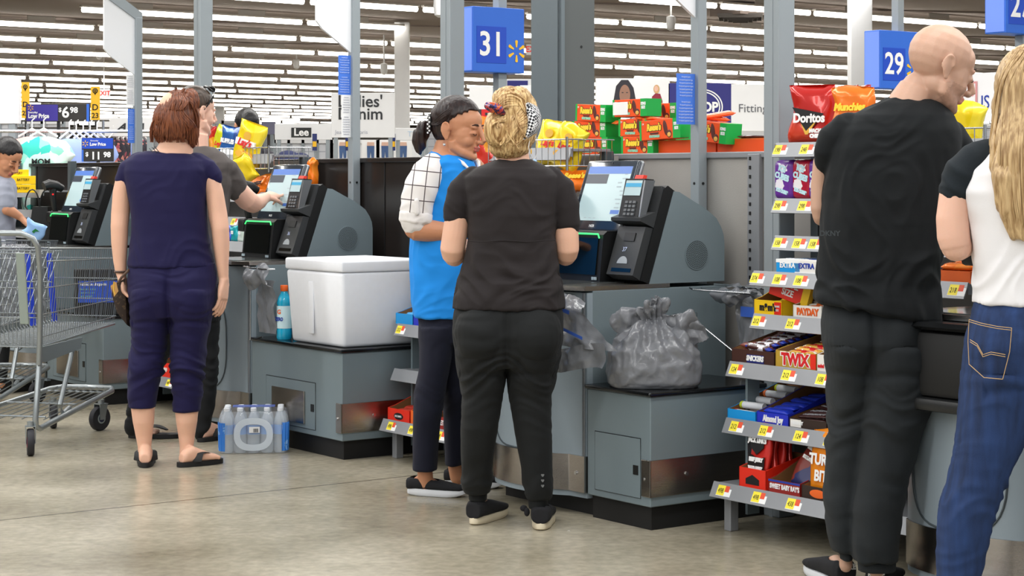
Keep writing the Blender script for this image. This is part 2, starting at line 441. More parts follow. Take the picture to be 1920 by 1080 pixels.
# ------------------------------------------------------------------ lane number boxes
def spark(t, c, r, m, plane=FV, name='spark_logo'):
    mb = MB(); rt, up = Vector(plane[0]), Vector(plane[1]); n = rt.cross(up)
    for k in range(6):
        a = PI/2+k*PI/3; d = rt*math.cos(a)+up*math.sin(a); q = rt*-math.sin(a)+up*math.cos(a)
        for s0, s1, w0, w1 in ((.36,1.0,.085,.15),):
            pts = [Vector(c)+d*r*s0-q*r*w0*.8, Vector(c)+d*r*(s1-.08)-q*r*w1, Vector(c)+d*r*s1-q*r*w1*.5, Vector(c)+d*r*s1+q*r*w1*.5, Vector(c)+d*r*(s1-.08)+q*r*w1, Vector(c)+d*r*s0+q*r*w0*.8]
            mb._f([mb.b.verts.new(p) for p in pts])
            mb._f([mb.b.verts.new(p-n*.0012) for p in pts])
    return part(t, name, mb, m)
def lane_sign(xl, xr, yt, yb, z, num, label, xs=None, xpole=None):
    p = P((xl+xr)/2, (yt+yb)/2, z); wv = .17
    hgt = (yb-yt)/F*z; wid = (xr-xl-25)/F*z/UX
    t = thing('lane_number_sign', label, 'sign', (p.x, p.y, p.z))
    part(t, 'light_box', MB().box(-wid/2,wid/2,0,wv,-hgt/2,hgt/2,.006), BLUE)
    part(t, 'number_panel', MB().box(-wid*.43,wid*.14,-.003,.002,-hgt*.36,hgt*.20), BLUED)
    text(t, num, (-wid*.15,-.005,-hgt*.085), hgt*.52, FV[0], FV[1], WHTP, bold=.004, sx=.92, name='number')
    spark(t, (wid*.34,-.003,-hgt*.16), hgt*.17, YEL)
    px0 = wid*.16
    part(t, 'pole', MB().box(px0-.035,px0+.035,.05,.12,-p.z,-hgt/2,.004).box(px0-.035,px0+.035,.05,.12,hgt/2,4.60-p.z,.004), POLE)
    part(t, 'side_panel', MB().box(-wid/2-.003,-wid/2,.01,wv-.01,-hgt/2+.01,hgt/2-.01), mat('pale_blue_side',(112,146,236),.5,0,.02))
    return t
lane_sign(875,996,14,136,13,'31','blue box sign with number 31 and a yellow spark')
lane_sign(1632,1742,58,167,15,'29','blue box sign with number 29 above the bald man\'s shoulder')
lane_sign(1864,1985,-58,64,12.4,'27','blue box sign cut by the top right corner of the picture')
# ================================================================== self-checkout kiosks
SCRM = mat('screen_pale', (168,190,194), .25, 0, .02, emit=.22)
SCRB = mat('screen_blue', (70,112,190), .3, 0, 0, emit=.15)
SCRD = mat('screen_dark_band', (44,52,66), .3, 0, 0, emit=.1)
SCRG = mat('screen_grey_print', (150,165,172), .4, 0, 0, emit=.2)
LEDG = mat('green_led', (60,220,110), .4, 0, 0, emit=1.6)
BEZ = mat('screen_bezel', (44,52,62), .14, .1, 0, coat=.5)
SILV = mat('silver_edge', (150,154,158), .3, .8, 0)
PERF = mat('speaker_holes', (30,34,36), .7, 0, 0)
GRY2 = mat('charcoal_plastic', (52,54,56), .42, 0, .05, bump=.05, bs=300)
def kiosk(v, label, num='37'):
    t = thing('self_checkout', label, 'self-checkout', S(0, v))
    W_ = .62
    b = MB(); b.box(.03,.72,0,W_,.10,.868,.003)
    cab = part(t, 'cabinet', b, GREY)
    # front shell bulging towards the shopper
    pl = [(.03,0),(.005,.004)]+[(-.005-.075*math.sin(PI*min(1,max(0,(y-.10)/.5)))**.7, y) for y in [.10+.05*i for i in range(11)]]+[(.03,W_)]
    part(t, 'front_shell', MB().prism(pl, .07, .86, 'z'), GREYL, 30)
    # oval line on the shell
    pts = []
    def shx(y): return -.005-.075*math.sin(PI*min(1,max(0,(y-.10)/.5)))**.7
    for i in range(40):
        a = 2*PI*i/40; y = .36+.19*math.copysign(abs(math.cos(a))**.6, math.cos(a)); z = .47+.235*math.copysign(abs(math.sin(a))**.6, math.sin(a))
        pts.append((shx(y)-.001, y, z))
    part(t, 'service_door_seam', MB().tube(pts, .0035, 6, closed=True), GREYD)
    pl2 = [(shx(y)-.008, y) for y in [.10+.05*i for i in range(11)]]
    b = MB(); b.prism([(-.012,.0)]+[(-.012,.09)]+pl2+[(.02,.60),(.02,0)], .092, .232, 'z')
    kb = part(t, 'kick_band', b, STEEL, 30)
    part(t, 'screw', MB().cyl((shx(.3)-.012,.3,.165),(shx(.3)-.006,.3,.165),.007,n=10).cyl((-.018,.05,.165),(-.01,.05,.165),.007,n=10), CHR)
    part(t, 'plinth', MB().box(.05,.70,.02,W_-.02,0,.10), BLKM)
    # counter bed
    b = MB(); b.prism([(-.045,.12),(-.045,.5),(-.02,W_),(.42,W_),(.42,0),(-.01,0)], .868, .885, 'z')
    part(t, 'counter_top', b, STEEL)
    part(t, 'scanner_glass', MB().box(-.02,.30,.14,.52,.885,.889), mat('scanner_plate',(120,124,124),.12,.7,0))
    # hinge line on front right corner
    part(t, 'hinge', MB().cyl((-.004,.012,.10),(-.004,.012,.86),.006,n=8), SILV)
    # hood
    prof = [(.315,.885),(.442,1.25),(.47,1.247),(.541,1.212),(.60,1.185),(.632,1.165),(.668,1.14),(.693,1.105),(.707,1.075),(.712,1.04),(.712,.885)]
    hd = part(t, 'hood', MB().prism(prof, 0, .58), GREY, 25)
    b = MB()
    c = Vector((.56,-.001,.995))
    b.cyl(c, c+Vector((0,-.002,0)), .061, n=32)
    part(t, 'speaker', b, GREY)
    b = MB()
    for r in range(1, 9):
        n = 6*r
        for k in range(n):
            a = 2*PI*k/n+.3*r; q = c+Vector((math.cos(a)*r*.0068, -.0032, math.sin(a)*r*.0068))
            b._f([b.b.verts.new(q+Vector((math.cos(j*PI/2)*.0027,0,math.sin(j*PI/2)*.0027))) for j in range(4)])
    sh = part(t, 'speaker_holes', b, PERF)
    # side access plate
    part(t, 'side_plate', MB().box(.44,.56,-.0025,0,.62,.76,.001), GREY)
    part(t, 'plate_seam', MB().tube([(.438,-.001,.618),(.438,-.001,.762),(.562,-.001,.762),(.562,-.001,.618)], .0012, 5, closed=True), GREYD)
    # black trim slab along the slanted front
    n_ = Vector((-.944,0,.33)); 
    def slant(d, a): # point on slant at fraction a, pushed d outwards
        return (.315+.127*a-d*.944, .885+.365*a+d*.33)
    part(t, 'front_trim', MB().prism([slant(-.02,0),slant(.045,0),slant(.05,.98),slant(.035,1.03),slant(-.02,1.0)], .003, .20), BLK)
    part(t, 'front_trim', MB().prism([slant(-.01,0),slant(.012,0),slant(.012,1.0),slant(-.01,1.0)], .20, .56), BLK)
    # lower payment module
    lo = part(t, 'cash_module', MB().prism([slant(.04,.0),slant(.085,.02),slant(.085,.54),slant(.04,.56)], .01, .175), GRY2)
    o = slant(.0865,.40); part(lo, 'receipt_slot', MB().prism([slant(.085,.38),slant(.089,.38),slant(.089,.47),slant(.085,.47)], .055, .12), BLK)
    part(lo, 'note_slot', MB().prism([slant(.085,.05),slant(.087,.05),slant(.087,.09),slant(.085,.09)], .03, .15), GLS)
    up = Vector((.33,0,.944)); oo = slant(.0865,.29); text(lo, num, (oo[0], .10, oo[1]), .026, (0,-1,0), up, mat('pale_print',(196,208,240),.6,0,0), name='number')
    b = MB(); oo = slant(.0868,.14)
    q = [Vector((oo[0],.095,oo[1]))+Vector((0,-1,0))*math.cos(a)*.032+up*math.sin(a)*.03 for a in [PI*i/12 for i in range(13)]]
    b._f([b.b.verts.new(p) for p in q]); part(lo, 'emblem', b, mat('silver_print',(170,176,180),.4,.3,0))
    # upper module + pin pad
    um = part(t, 'payment_shelf', MB().prism([slant(.04,.56),slant(.12,.57),slant(.125,.60),slant(.06,.72),slant(.06,1.0),slant(.04,1.0)], .005, .19), GRY2)
    pp = MB()
    def ppv(d, a): return slant(.085+d, a)
    pad = part(t, 'pin_pad', MB().prism([ppv(0,.60),ppv(.03,.585),ppv(.045,1.02),ppv(.0,1.05)], .035, .155), BLK)
    part(pad, 'pad_screen', MB().prism([ppv(.0405,.84),ppv(.0425,.84),ppv(.0460,1.0),ppv(.044,1.0)], .045, .145), SCRM)
    part(pad, 'screen_banner', MB().prism([ppv(.043,.93),ppv(.0455,.93),ppv(.0466,.97),ppv(.045,.97)], .047, .143), mat('screen_teal',(60,150,190),.4,0,0,emit=.3))
    for i in range(4):
        for j in range(3):
            a0 = .63+.042*i
            part(pad, 'key', MB().prism([ppv(.030+.0165*(a0-.585)/.435*.9,a0),ppv(.036+.0165*(a0-.585)/.435*.9,a0),ppv(.036+.0165*(a0-.585)/.435*.9,a0+.026),ppv(.030,a0+.026)], .060+.024*j, .076+.024*j), mat('key_grey',(92,96,100),.5,0,0))
    part(pad, 'side_bar', MB().prism([ppv(.0,.60),ppv(.028,.60),ppv(.048,1.0),ppv(.0,1.04)], .026, .035), SILV)
    part(pad, 'red_tab', MB().prism([ppv(.01,1.04),ppv(.03,1.03),ppv(.028,1.075),ppv(.01,1.085)], .07, .12), mat('red_tab',(232,60,44),.5,0,0))
    # screen: bottom edge (.302,1.086) top edge (.41,1.378)
    d = Vector((.108,0,.292)).normalized(); nrm = Vector((-d.z,0,d.x)); bt = Vector((.302,0,1.086)); H = .311
    def sp(a, dd, y): q = bt+d*a+nrm*dd; return Vector((q.x,y,q.z))
    M = Matrix((nrm, Vector((0,1,0)), d)).transposed().to_4x4(); M.translation = bt
    y0, y1 = .17, .51
    b = MB(); b.box(-.03,0,y0,y1,0,H,.012,M,3); scn = part(t, 'screen', b, BEZ, 40)
    part(scn, 'rim', MB().box(-.034,-.008,y0-.002,y1+.002,-.002,H+.002,.012,M,3), SILV, 40)
    part(scn, 'display', MB().box(0,.0015,y0+.03,y1-.03,.045,H-.03,0,M), SCRM)
    part(scn, 'display_banner', MB().box(.0015,.0022,y0+.03,y1-.03,H-.062,H-.03,0,M), SCRB)
    part(scn, 'advert', MB().box(.0015,.0022,y1-.17,y1-.03,H-.105,H-.064,0,M), SCRD)
    part(scn, 'button', MB().box(.0015,.0022,y0+.04,y0+.095,.075,.092,0,M), SCRB)
    b = MB()
    for i in range(9):
        yy = y0+RN.uniform(.04,.08); aa = .10+.018*i
        b.box(.0015,.002,yy,yy+RN.uniform(.01,.04),aa,aa+.005,0,M)
    for i in range(3): b.box(.0015,.002,y1-.16+.03*i,y1-.145+.03*i,.055,.058,0,M)
    part(scn, 'screen_text', b, SCRG)
    o = sp(.022,.001,(y0+y1)/2+.02); text(scn, 'NCR', o, .016, (0,-1,0), d, WHTP, name='maker_mark')
    b = MB(); b.cyl(sp(H-.014,0,(y0+y1)/2), sp(H-.014,.002,(y0+y1)/2), .003, n=8); part(scn, 'camera', b, BLK)
    part(t, 'screen_arm', MB().prism([(.33,1.10),(.45,1.02),(.47,1.20),(.40,1.30)], .27, .42), BLK)
    # scanner tower under the screen
    b = MB(); b.prism([(.215,.889),(.235,1.075),(.255,1.09),(.42,1.09),(.42,.889)], .19, .50)
    tw = part(t, 'scanner_tower', b, BLK)
    part(tw, 'scanner_window', MB().prism([(.211,.915),(.229,1.062),(.236,1.062),(.218,.915)], .215, .475), GLS)
    part(tw, 'green_light', MB().tube([(.226,.205,1.062),(.228,.215,1.078),(.230,.475,1.078),(.226,.485,1.062)], .0035, 6), LEDG)
    for k, yy in enumerate((.205,.46)):
        b = MB(); b.box(.207,.212,yy,yy+.012,.895,.907); b.box(.207,.212,yy+.016,yy+.028,.895,.907); part(tw, 'payment_mark', b, SCRG)
    # hand scanner in its cradle on the far side
    cr = part(t, 'scanner_cradle', MB().box(.24,.36,.53,.60,1.02,1.09,.012).box(.30,.34,.50,.60,.95,1.05,.008), BLK, 40)
    b = MB(); b.tube([(.30,.565,1.06),(.285,.565,1.12),(.275,.565,1.19),(.28,.565,1.235)], [.017,.018,.019,.024], 12)
    b.tube([(.34,.565,1.235),(.30,.565,1.255),(.25,.565,1.262),(.215,.565,1.25)], [.024,.03,.034,.03], 12)
    hs = part(t, 'hand_scanner', b, BLK, 50)
    part(hs, 'red_light', MB().ball((.268,.545,1.20),.005), mat('red_led',(255,30,30),.4,0,0,emit=2))
    return t
kiosk(.38, 'grey self-checkout with lit screen beside the two women at number 37')
kiosk(3.08, 'grey self-checkout the man is touching, behind the white foam cooler', '36')
kiosk(5.68, 'grey self-checkout at far left between the bagging girl and the woman in navy', '35')
kiosk(-1.86, 'grey self-checkout at the right edge behind the woman in jeans', '38')
def bag_base(v0, w, label, depth=.62, panel=True, h=.50, steel_front=False):
    """low cabinet where shoppers set their bags; local y from 0 to w"""
    t = thing('bagging_cabinet', label, 'cabinet', S(0, v0))
    part(t, 'cabinet_body', MB().box(0,depth,0,w,.088,h-.005,.004), GREY)
    part(t, 'top_plate', MB().box(-.012,depth,-.01,w+.005,h-.005,h+.012,.006), STEELD)
    part(t, 'plinth', MB().box(.02,depth-.02,.018,w-.01,0,.09), BLKM)
    yd0, yd1 = (.24,.717) if steel_front else (.055, min(.34, w-.05))
    d = part(t, 'access_door', MB().box(-.003,.004,yd0,yd1,.115,.335,.001), GREY)
    part(d, 'door_gap', MB().tube([(-.002,yd0,.115),(-.002,yd0,.337),(-.002,yd1,.337),(-.002,yd1,.115)], .0016, 5, closed=True), BLKM)
    part(d, 'lock', MB().box(-.0055,-.002,yd0+.012,yd0+.04,.20,.235), BLK)
    if steel_front:
        part(t, 'steel_plate', MB().box(-.011,-.003,.335,.65,.135,.29,.002), STEEL, label='polished steel guard plate')
    part(t, 'steel_band', MB().box(-.008,depth-.02,-.006,0,.125,.262,.002).box(-.008,0,-.006,.045,.125,.262,.002), STEEL)
    part(t, 'screw', MB().cyl((.17,-.010,.20),(.17,-.005,.20),.007,n=10).cyl((-.012,.03,.19),(-.007,.03,.19),.006,n=10), CHR)
    return t
bag_base(0, .375, 'low grey bagging cabinet carrying the knotted grey carrier bag')
bag_base(2.2, .87, 'low grey bagging cabinet under the white foam cooler', steel_front=True)
bag_base(4.85, .82, 'low grey bagging cabinet seen through the shopping trolley at left', steel_front=True)
# ================================================================== snack racks
def rack(v1, label, top=True):
    """v1: v of the far (left) end; local y runs 0 -> -1.05 towards the camera"""
    t = thing('snack_rack', label, 'shelving', S(0, v1)); L = 1.03
    SH = [(.186,.18),(.247,.41),(.265,.618),(.386,.79),(.386,.95),(.495,1.08),(.495,1.22),(.50,1.43)]
    if top: part(t, 'back_panel', MB().box(.74,.765,-L,-.02,.06,1.40), WGR)
    for y in (-.02,-L+.02):
        part(t, 'upright', MB().box(.69,.74,y-.02,y+.02,0,1.42,.003), GREYD)
        part(t, 'leg', MB().box(.24,.28,y-.022,y+.014,0,.17,.003), RAIL)
        part(t, 'end_panel', MB().box(.34,.40,y-.006,y+.006,.05,.62), GREY)
    for k, (u, h) in enumerate(SH if top else SH[:-1]):
        s = part(t, 'shelf', MB().box(u+.01,.72,-L,0,h-.012,h,.001).box(u+.01,.5,-L,-L+.003,h-.035,h).box(u+.01,.5,-.003,0,h-.035,h), RAIL)
        part(s, 'price_rail', MB().prism([(u-.014,h-.048),(u-.010,h-.050),(u+.016,h+.004),(u+.010,h+.006)], -L, 0), RAIL)
    if not top: return t, SH
    # wire basket fence along the top
    b = MB(); z0, z1 = 1.355, 1.47
    for z in (z0,z1): b.tube([(.48,-L,z),(.48,-L+.62,z)],.0035,6); b.tube([(.48,-L,z),(.74,-L,z)],.0035,6)
    b.tube([(.48,-L,z0-.02),(.48,-L,z1+.01)],.006,6)
    for i in range(9): b.tube([(.48+.031*i,-L,z0),(.48+.031*i,-L,z1)],.002,5)
    for i in range(14): b.tube([(.48,-L+.045*i,z0),(.48,-L+.045*i,z1)],.002,5)
    part(t, 'wire_fence', b, CHR)
    return t, SH
def price_tags(rk, v1, SH, items):
    for k, x, s in items:
        u, h = SH[k]; uu = u
        v = vx(x, u)-v1
        if v > -.03 or v < -1.02: continue
        d = Vector((.026,0,.054)).normalized(); n = Vector((-d.z,0,d.x)); c = Vector((u+.001,v,h-.022))+n*.0028
        M = Matrix((n, Vector((0,1,0)), d)).transposed().to_4x4(); M.translation = c
        tg = part(rk, 'price_tag', MB().box(0,.001,-.005,.035,-.019,.019,0,M), TAGY)
        part(tg, 'tag_corner', MB().box(0,.001,-.027,-.005,-.004,.019,0,M), RED)
        part(tg, 'tag_card', MB().box(-.001,.0006,-.038,.036,-.021,.020,0,M), WHTP)
        text(tg, s, c+n*.0014+Vector((0,.015,0))-d*.002, .026, (0,-1,0), d, BLKP, name='price', sx=.72, ext=.0003)
VR, VM, VL = -.13, 2.155, 4.80
rackR, SH = rack(VR, 'grey snack rack full of chocolate trays between checkout 37 and the bald man')
rackM, _ = rack(VM, 'grey snack rack between the foam cooler and the woman in the blue vest')
rackL, _ = rack(VL, 'grey snack rack behind the reaching man and the woman in navy')
price_tags(rackR, VR, SH, [(7,1464,'198'),(7,1514,'248'),(6,1464,'298'),(6,1510,'298'),(5,1464,'158'),(5,1500,'158'),(5,1530,'158'),(4,1421,'374'),(4,1463,'108'),(4,1503,'108'),
    (3,1424,'212'),(3,1488,'212'),(2,1382,'124'),(2,1480,'212'),(2,1545,'108'),(1,1382,'212'),(1,1437,'212'),(1,1503,'124'),(1,1560,'124'),(0,1358,'498'),(0,1424,'498'),(0,1489,'438'),(4,1795,'218'),(4,1700,'218')])
price_tags(rackM, VM, SH, [(3,785,'212'),(2,752,'212'),(0,735,'498'),(0,775,'498'),(0,827,'438'),(7,915,'248'),(0,800,'438')])
price_tags(rackL, VL, SH, [(0,318,'498'),(4,480,'218'),(5,440,'158'),(6,430,'298')])
# rack section at far left behind the bagging girl, with the yellow boxes
rackF, _ = rack(7.98, 'grey snack rack at the far left edge behind the bagging girl', False)
# ================================================================== goods
TRAYS = {}
def tray(name, label, cat, rk_v, shelf, y0, y1, col, hf=.055, hb=.12, dep=.26, dz=0, face=None, inside=CARD, sideL=None, group=None):
    """open display carton: low front lip, sides rising to the back; y0>y1 are local along the rack"""
    u, h = SH[shelf]; v = rk_v+y1; w = y0-y1
    t = thing(name, label, cat, S(u+.03, v, h+.001+dz), AU, group)
    b = MB(); th = .003
    b.box(0,dep,0,w,0,.003)
    b.box(0,th,0,w,.003,hf)
    b.box(dep-th,dep,0,w,.003,hb)
    for y in (0, w-th): b.prism([(0,.003),(0,hf),(.04,hf+.01),(dep,hb),(dep,.003)], y, y+th)
    part(t, 'carton', b, col)
    b = MB(); b.box(th,dep-th,th,w-th,.003,.005)
    for y in (th, w-th-.001): b.prism([(th,.004),(th,hf-.001),(.04,hf+.008),(dep-th,hb-.002),(dep-th,.004)], y, y+.001)
    b.box(dep-th-.001,dep-th,th,w-th,.004,hb-.001)
    part(t, 'inner_card', b, inside)
    if face:
        for (s, yy, zz, size, m, sx, *rest) in face:
            text(t, s, (-.0012, w-yy, zz), size, FU[0], FU[1], m, sx=sx, bold=rest[0] if rest else .001)
    return t, w, dep
def patch(t, name, y0, y1, z0, z1, m, x=-.0006, sub=None):
    return part(t, name, MB().box(x-.0006,x,y0,y1,z0,z1), m)
def pillow(w, l, th, crimp=.1, n=14, m_=10, seed=0):
    """wrapped packet lying in local xy (x width w, y length l), thickness th; flat crimped ends"""
    b = MB(); rs = []
    rr = random.Random(seed)
    for j in range(m_+1):
        f = j/m_; y = (f-.5)*l
        e = min(1, min(f, 1-f)/crimp); t_ = th/2*math.sin(PI/2*e)**.7 if e < 1 else th/2
        t_ = max(t_, .0008); ring = []
        for i in range(n):
            a = 2*PI*i/n; cx = math.copysign(abs(math.cos(a))**.75, math.cos(a)); cz = math.copysign(abs(math.sin(a))**.75, math.sin(a))
            wob = 1+rr.uniform(-.05,.05)
            ring.append(b.b.verts.new((cx*w/2*(1-.06*(1-e)), y, cz*t_*wob)))
        rs.append(ring)
    b.skin(rs); return b
def bar(name, label, cat, pos, rot, w, l, th, m, group, lab=None, lm=None, extra=None, proto={}):
    key = (name, w, l, th, m.name, lab)
    if key in proto:
        return copy_thing(proto[key], pos, rot, label, group)
    t = thing(name, label, cat, pos, (0,0,0), group); t.rotation_euler = rot
    part(t, 'wrapper', pillow(w, l, th, seed=len(proto)), m, 50)
    if lab: text(t, lab, (0,0,th/2+.0006), w*.62, (0,-1,0), (1,0,0), lm or WHTP, bold=.0006, sx=.9)
    if extra: extra(t)
    proto[key] = t
    return t
def fill(trayinfo, n, name, label, cat, w, l, th, m, group, lab=None, lm=None, along='u', layers=2, tilt=.12, z0=.008, front=.01):
    t, W_, D = trayinfo; base = t.location; k = 0
    for L_ in range(layers):
        for i in range(n):
            if along == 'u':   # long side runs across the shelf edge (y)
                x = front+w/2+i*(w+.004); y = W_/2+RN.uniform(-.006,.006); rz = AU+RN.uniform(-.12,.12)
                if x+w/2 > D-.006: continue
                tl = -tilt*RN.uniform(.3,1)
            else:
                y = .008+w/2+i*(w+.003); x = D*.5; rz = AU-PI/2+RN.uniform(-.08,.08); tl = 0
                if y+w/2 > W_: continue
            z = z0+th/2+L_*(th+.001)+ (x*.18 if along=='u' else .0)
            u = x; p = base+Vector((UX*u-UY*y, UY*u+UX*y, z))
            bar(name, label, cat, p, (RN.uniform(-.1,.1), tl, rz), w, l, th, m, group, lab, lm)
def bagpouch(w, h, th, seed=0, top=.06, fold=.02, n=22, m_=20):
    """upright crisp bag standing in local xz, front faces -y (later turned)"""
    rr = random.Random(seed); b = MB(); rs = []
    ph = [rr.uniform(0,6) for _ in range(6)]
    for j in range(m_+1):
        f = j/m_; z = f*h
        e = min(1, f/.16, (1-f)/.16); tt = max(.001, th/2*math.sin(PI/2*max(0,e))**.8)
        wf = 1-.10*math.sin(PI*f)**2*(1)+.0
        ring = []
        for i in range(n):
            a = 2*PI*i/n; cx = math.copysign(abs(math.cos(a))**.7, math.cos(a)); cy = math.copysign(abs(math.sin(a))**.8, math.sin(a))
            cr = (1-e)*.004*math.sin(i*2.4+ph[0])
            wr = 1+.15*math.sin(5*a+ph[1]+4*f)*math.sin(9*f+ph[2])+.09*math.sin(11*a+ph[3]+6*f)*(1-e*.5)
            ring.append(b.b.verts.new((cx*w/2*wf+.008*math.sin(7*f+ph[4]), cy*tt*wr+cr, z+.006*math.sin(3*cx+ph[5])*(f>.8))))
        rs.append(ring)
    b.skin(rs); return b
def foil(name, c, cols=None, sc=8): 
    if cols: m = spots_mat(name, c, cols, sc, .22, .62)
    else: m = mat(name, c, .22, .15, .1, 12)
    bsdf(m).inputs['Metallic'].default_value = .2; bsdf(m).inputs['Coat Weight'].default_value = .3
    return m
def chipbag(label, pos, rz, w, h, th, m, words, lean=0, seed=0, roll=0, bands=None, group=None):
    t = thing('crisp_bag', label, 'bag of crisps', pos, 0, group); t.rotation_euler = (lean, roll, rz)
    part(t, 'packet', bagpouch(w, h, th, seed), m, 60)
    for (nm, pts, mm, off) in (bands or []):
        b = MB(); f = [Vector((x*w, -th/2*1.16-off, z*h)) for x, z in pts]
        b._f([b.b.verts.new(p) for p in f]); b._f([b.b.verts.new(p+Vector((0,.01,0))) for p in f]); n_ = len(pts)
        part(t, nm, b, mm)
    for (s, x, z, size, mm, sx, shear) in words:
        text(t, s, (x*w, -th/2*1.16-.003, z*h), size, (1,0,0), (0,0,1), mm, sx=sx, bold=.002, shear=shear)
    return t
def rk(v1, x, shelf, du=.05):   # local y on the rack for a picture column
    return vx(x, SH[shelf][0]+du)-v1
def ty(x, shelf): return vx(x, SH[shelf][0]+.03)
c_sn = mat('carton_cocoa',(66,36,28),.45,0,.05); c_tw = mat('carton_gold',(186,150,52),.45,0,.06); c_mm = mat('carton_yellow',(250,204,24),.4,0,.03)
c_bl = mat('carton_royal_blue',(36,50,190),.4,0,.03); c_cy = mat('carton_cyan',(24,150,222),.4,0,.03); c_rd = mat('carton_red',(226,44,24),.4,0,.03)
c_bb = mat('carton_barbecue',(150,40,34),.45,0,.05); c_br = mat('carton_dark_brown',(50,34,26),.5,0,.05); c_wh = mat('carton_white',(236,232,226),.5,0,.02)
c_or = mat('carton_orange',(236,104,36),.45,0,.03)
WB = WHTP; YB = mat('yellow_print',(252,214,60),.5,0,0); RB = mat('red_print',(214,30,34),.5,0,0); BB = mat('blue_print',(30,60,160),.5,0,0); GB = mat('gold_print',(220,170,60),.45,0,0)
w_sn = spots_mat('cocoa_wrap',(70,34,30),[(236,232,240),(40,60,160),(120,60,50)],46,.3,.45); w_tw = spots_mat('gold_wrap',(216,166,70),[(206,24,30),(240,230,220)],40,.3,.45)
w_mm = spots_mat('yellow_wrap',(240,196,30),[(60,44,30),(240,196,30),(40,120,60)],26,.3,.5); w_bl = spots_mat('almond_wrap',(36,60,196),[(36,60,196),(110,60,40),(230,230,240)],22,.3,.6)
w_hs = mat('dark_wrap',(62,34,32),.3,0,.05); w_wh = mat('mint_roll_wrap',(226,228,232),.35,0,.04)
w_pay = spots_mat('white_orange_wrap',(240,236,226),[(230,110,40),(240,236,226)],20,.35,.6)
# right rack, from the top of the chocolate shelves down
def rt(xl, xr, shelf): return ty(xl,shelf)-VR, ty(xr,shelf)-VR
def mktray(rv, name, label, cat, xl, xr, shelf, col, **k):
    a, b_ = ty(xl,shelf)-rv, ty(xr,shelf)-rv
    return tray(name, label, cat, rv, shelf, a, b_, col, **k)
T = mktray(VR,'candy_tray','yellow display carton of candy packets with brown and red print','carton',1414,1466,3,c_mm,face=[("m&m's",.075,.028,.036,BLKP,.9,.002)],hb=.16)
patch(T[0],'red_flash',.004,.04,.004,.05,c_rd); text(T[0],'SHARE',(-.003,.022,.034),.011,FU[0],FU[1],WHTP,sx=.8); text(T[0],'SIZE',(-.003,.022,.020),.011,FU[0],FU[1],WHTP,sx=.8)
fill(T,5,'candy_packet','yellow and brown candy packet lying in the yellow carton','sweets',.045,.11,.014,w_mm,'packets in the yellow candy carton',layers=2)
t = thing('share_size_card','red and yellow share size card standing behind the yellow candy carton','card',S(SH[3][0]+.07,ty(1497,3),SH[3][1]+.035),AU+.25)
part(t,'card_board',MB().box(0,.03,0,.17,0,.085,.002,Matrix.Rotation(.28,4,'X')),c_rd); part(t,'yellow_end',MB().box(-.001,.031,-.001,.03,-.001,.086,0,Matrix.Rotation(.28,4,'X')),c_mm)
for s_, z_ in (('SHARE',.06),('SIZE',.028)): 
    q = Matrix.Rotation(.28,4,'X') @ Vector((-.002,.09,z_)); text(t,s_,q,.034,(0,-math.cos(.28),-math.sin(.28)),(0,-math.sin(.28),math.cos(.28)),WHTP,sx=.8,bold=.001)
T = mktray(VR,'candy_tray','white peanut bar carton with orange lettering on the fourth shelf','carton',1487,1541,3,c_wh,face=[('PAYDAY',.075,.022,.034,mat('orange_print',(224,96,30),.5,0,0),.85,.002)],hf=.045,hb=.12)
fill(T,5,'peanut_bar','white and orange peanut bar in the white carton','chocolate bar',.034,.12,.016,w_pay,'bars in the white peanut bar carton')
T = mktray(VR,'candy_tray','dark brown chocolate carton with blue and white name panel on the third shelf','carton',1372,1452,2,c_sn,face=[],hf=.05,hb=.13,dep=.34)
patch(T[0],'name_panel',.055,.145,.004,.034,mat('navy_print',(30,40,120),.5,0,0)); text(T[0],'SNICKERS',(-.003,.10,.02),.026,FU[0],FU[1],WHTP,sx=.78,bold=.0015,shear=.15)
text(T[0],'48',(.05,-.0012,.045),.02,FV[0],FV[1],WHTP)
fill(T,9,'chocolate_bar','brown wrapped chocolate bar with blue and white print in the dark brown carton','chocolate bar',.034,.15,.018,w_sn,'bars in the dark brown carton',lab='SNICKERS',layers=3)
T = mktray(VR,'candy_tray','gold chocolate carton with large red and white lettering','carton',1454,1530,2,c_tw,face=[('TWIX',.10,.03,.058,RB,.9,.003)],hf=.06,hb=.12,dep=.30)
text(T[0],'TWIX',(-.0006,T[1]-.10,.03),.058,FU[0],FU[1],WHTP,sx=.93,bold=.006)
patch(T[0],'red_flash',.0,.028,.004,.058,c_rd)
fill(T,7,'chocolate_bar','gold and red wrapped chocolate bar in the gold carton','chocolate bar',.038,.13,.016,w_tw,'bars in the gold carton',lab='TWIX',lm=RB,layers=3)
T = mktray(VR,'candy_tray','small white carton at the right end of the third shelf','carton',1532,1556,2,c_wh,hf=.06,hb=.1,face=[('mini',.02,.02,.018,RB,1)])
T = mktray(VR,'mint_tray','cyan carton of white and orange capped mint rolls on the second shelf','carton',1364,1417,1,c_cy,hf=.035,hb=.13,dep=.30)
base = T[0].location
CAPS = [mat('cap_red',(214,50,44),.4,0,0),mat('cap_lime',(196,214,50),.4,0,0),mat('cap_orange',(226,116,60),.4,0,0)]
ROLLM = [w_wh, spots_mat('fruit_roll',(80,170,226),[(200,70,50),(236,236,240),(90,60,40)],30,.35,.5)]
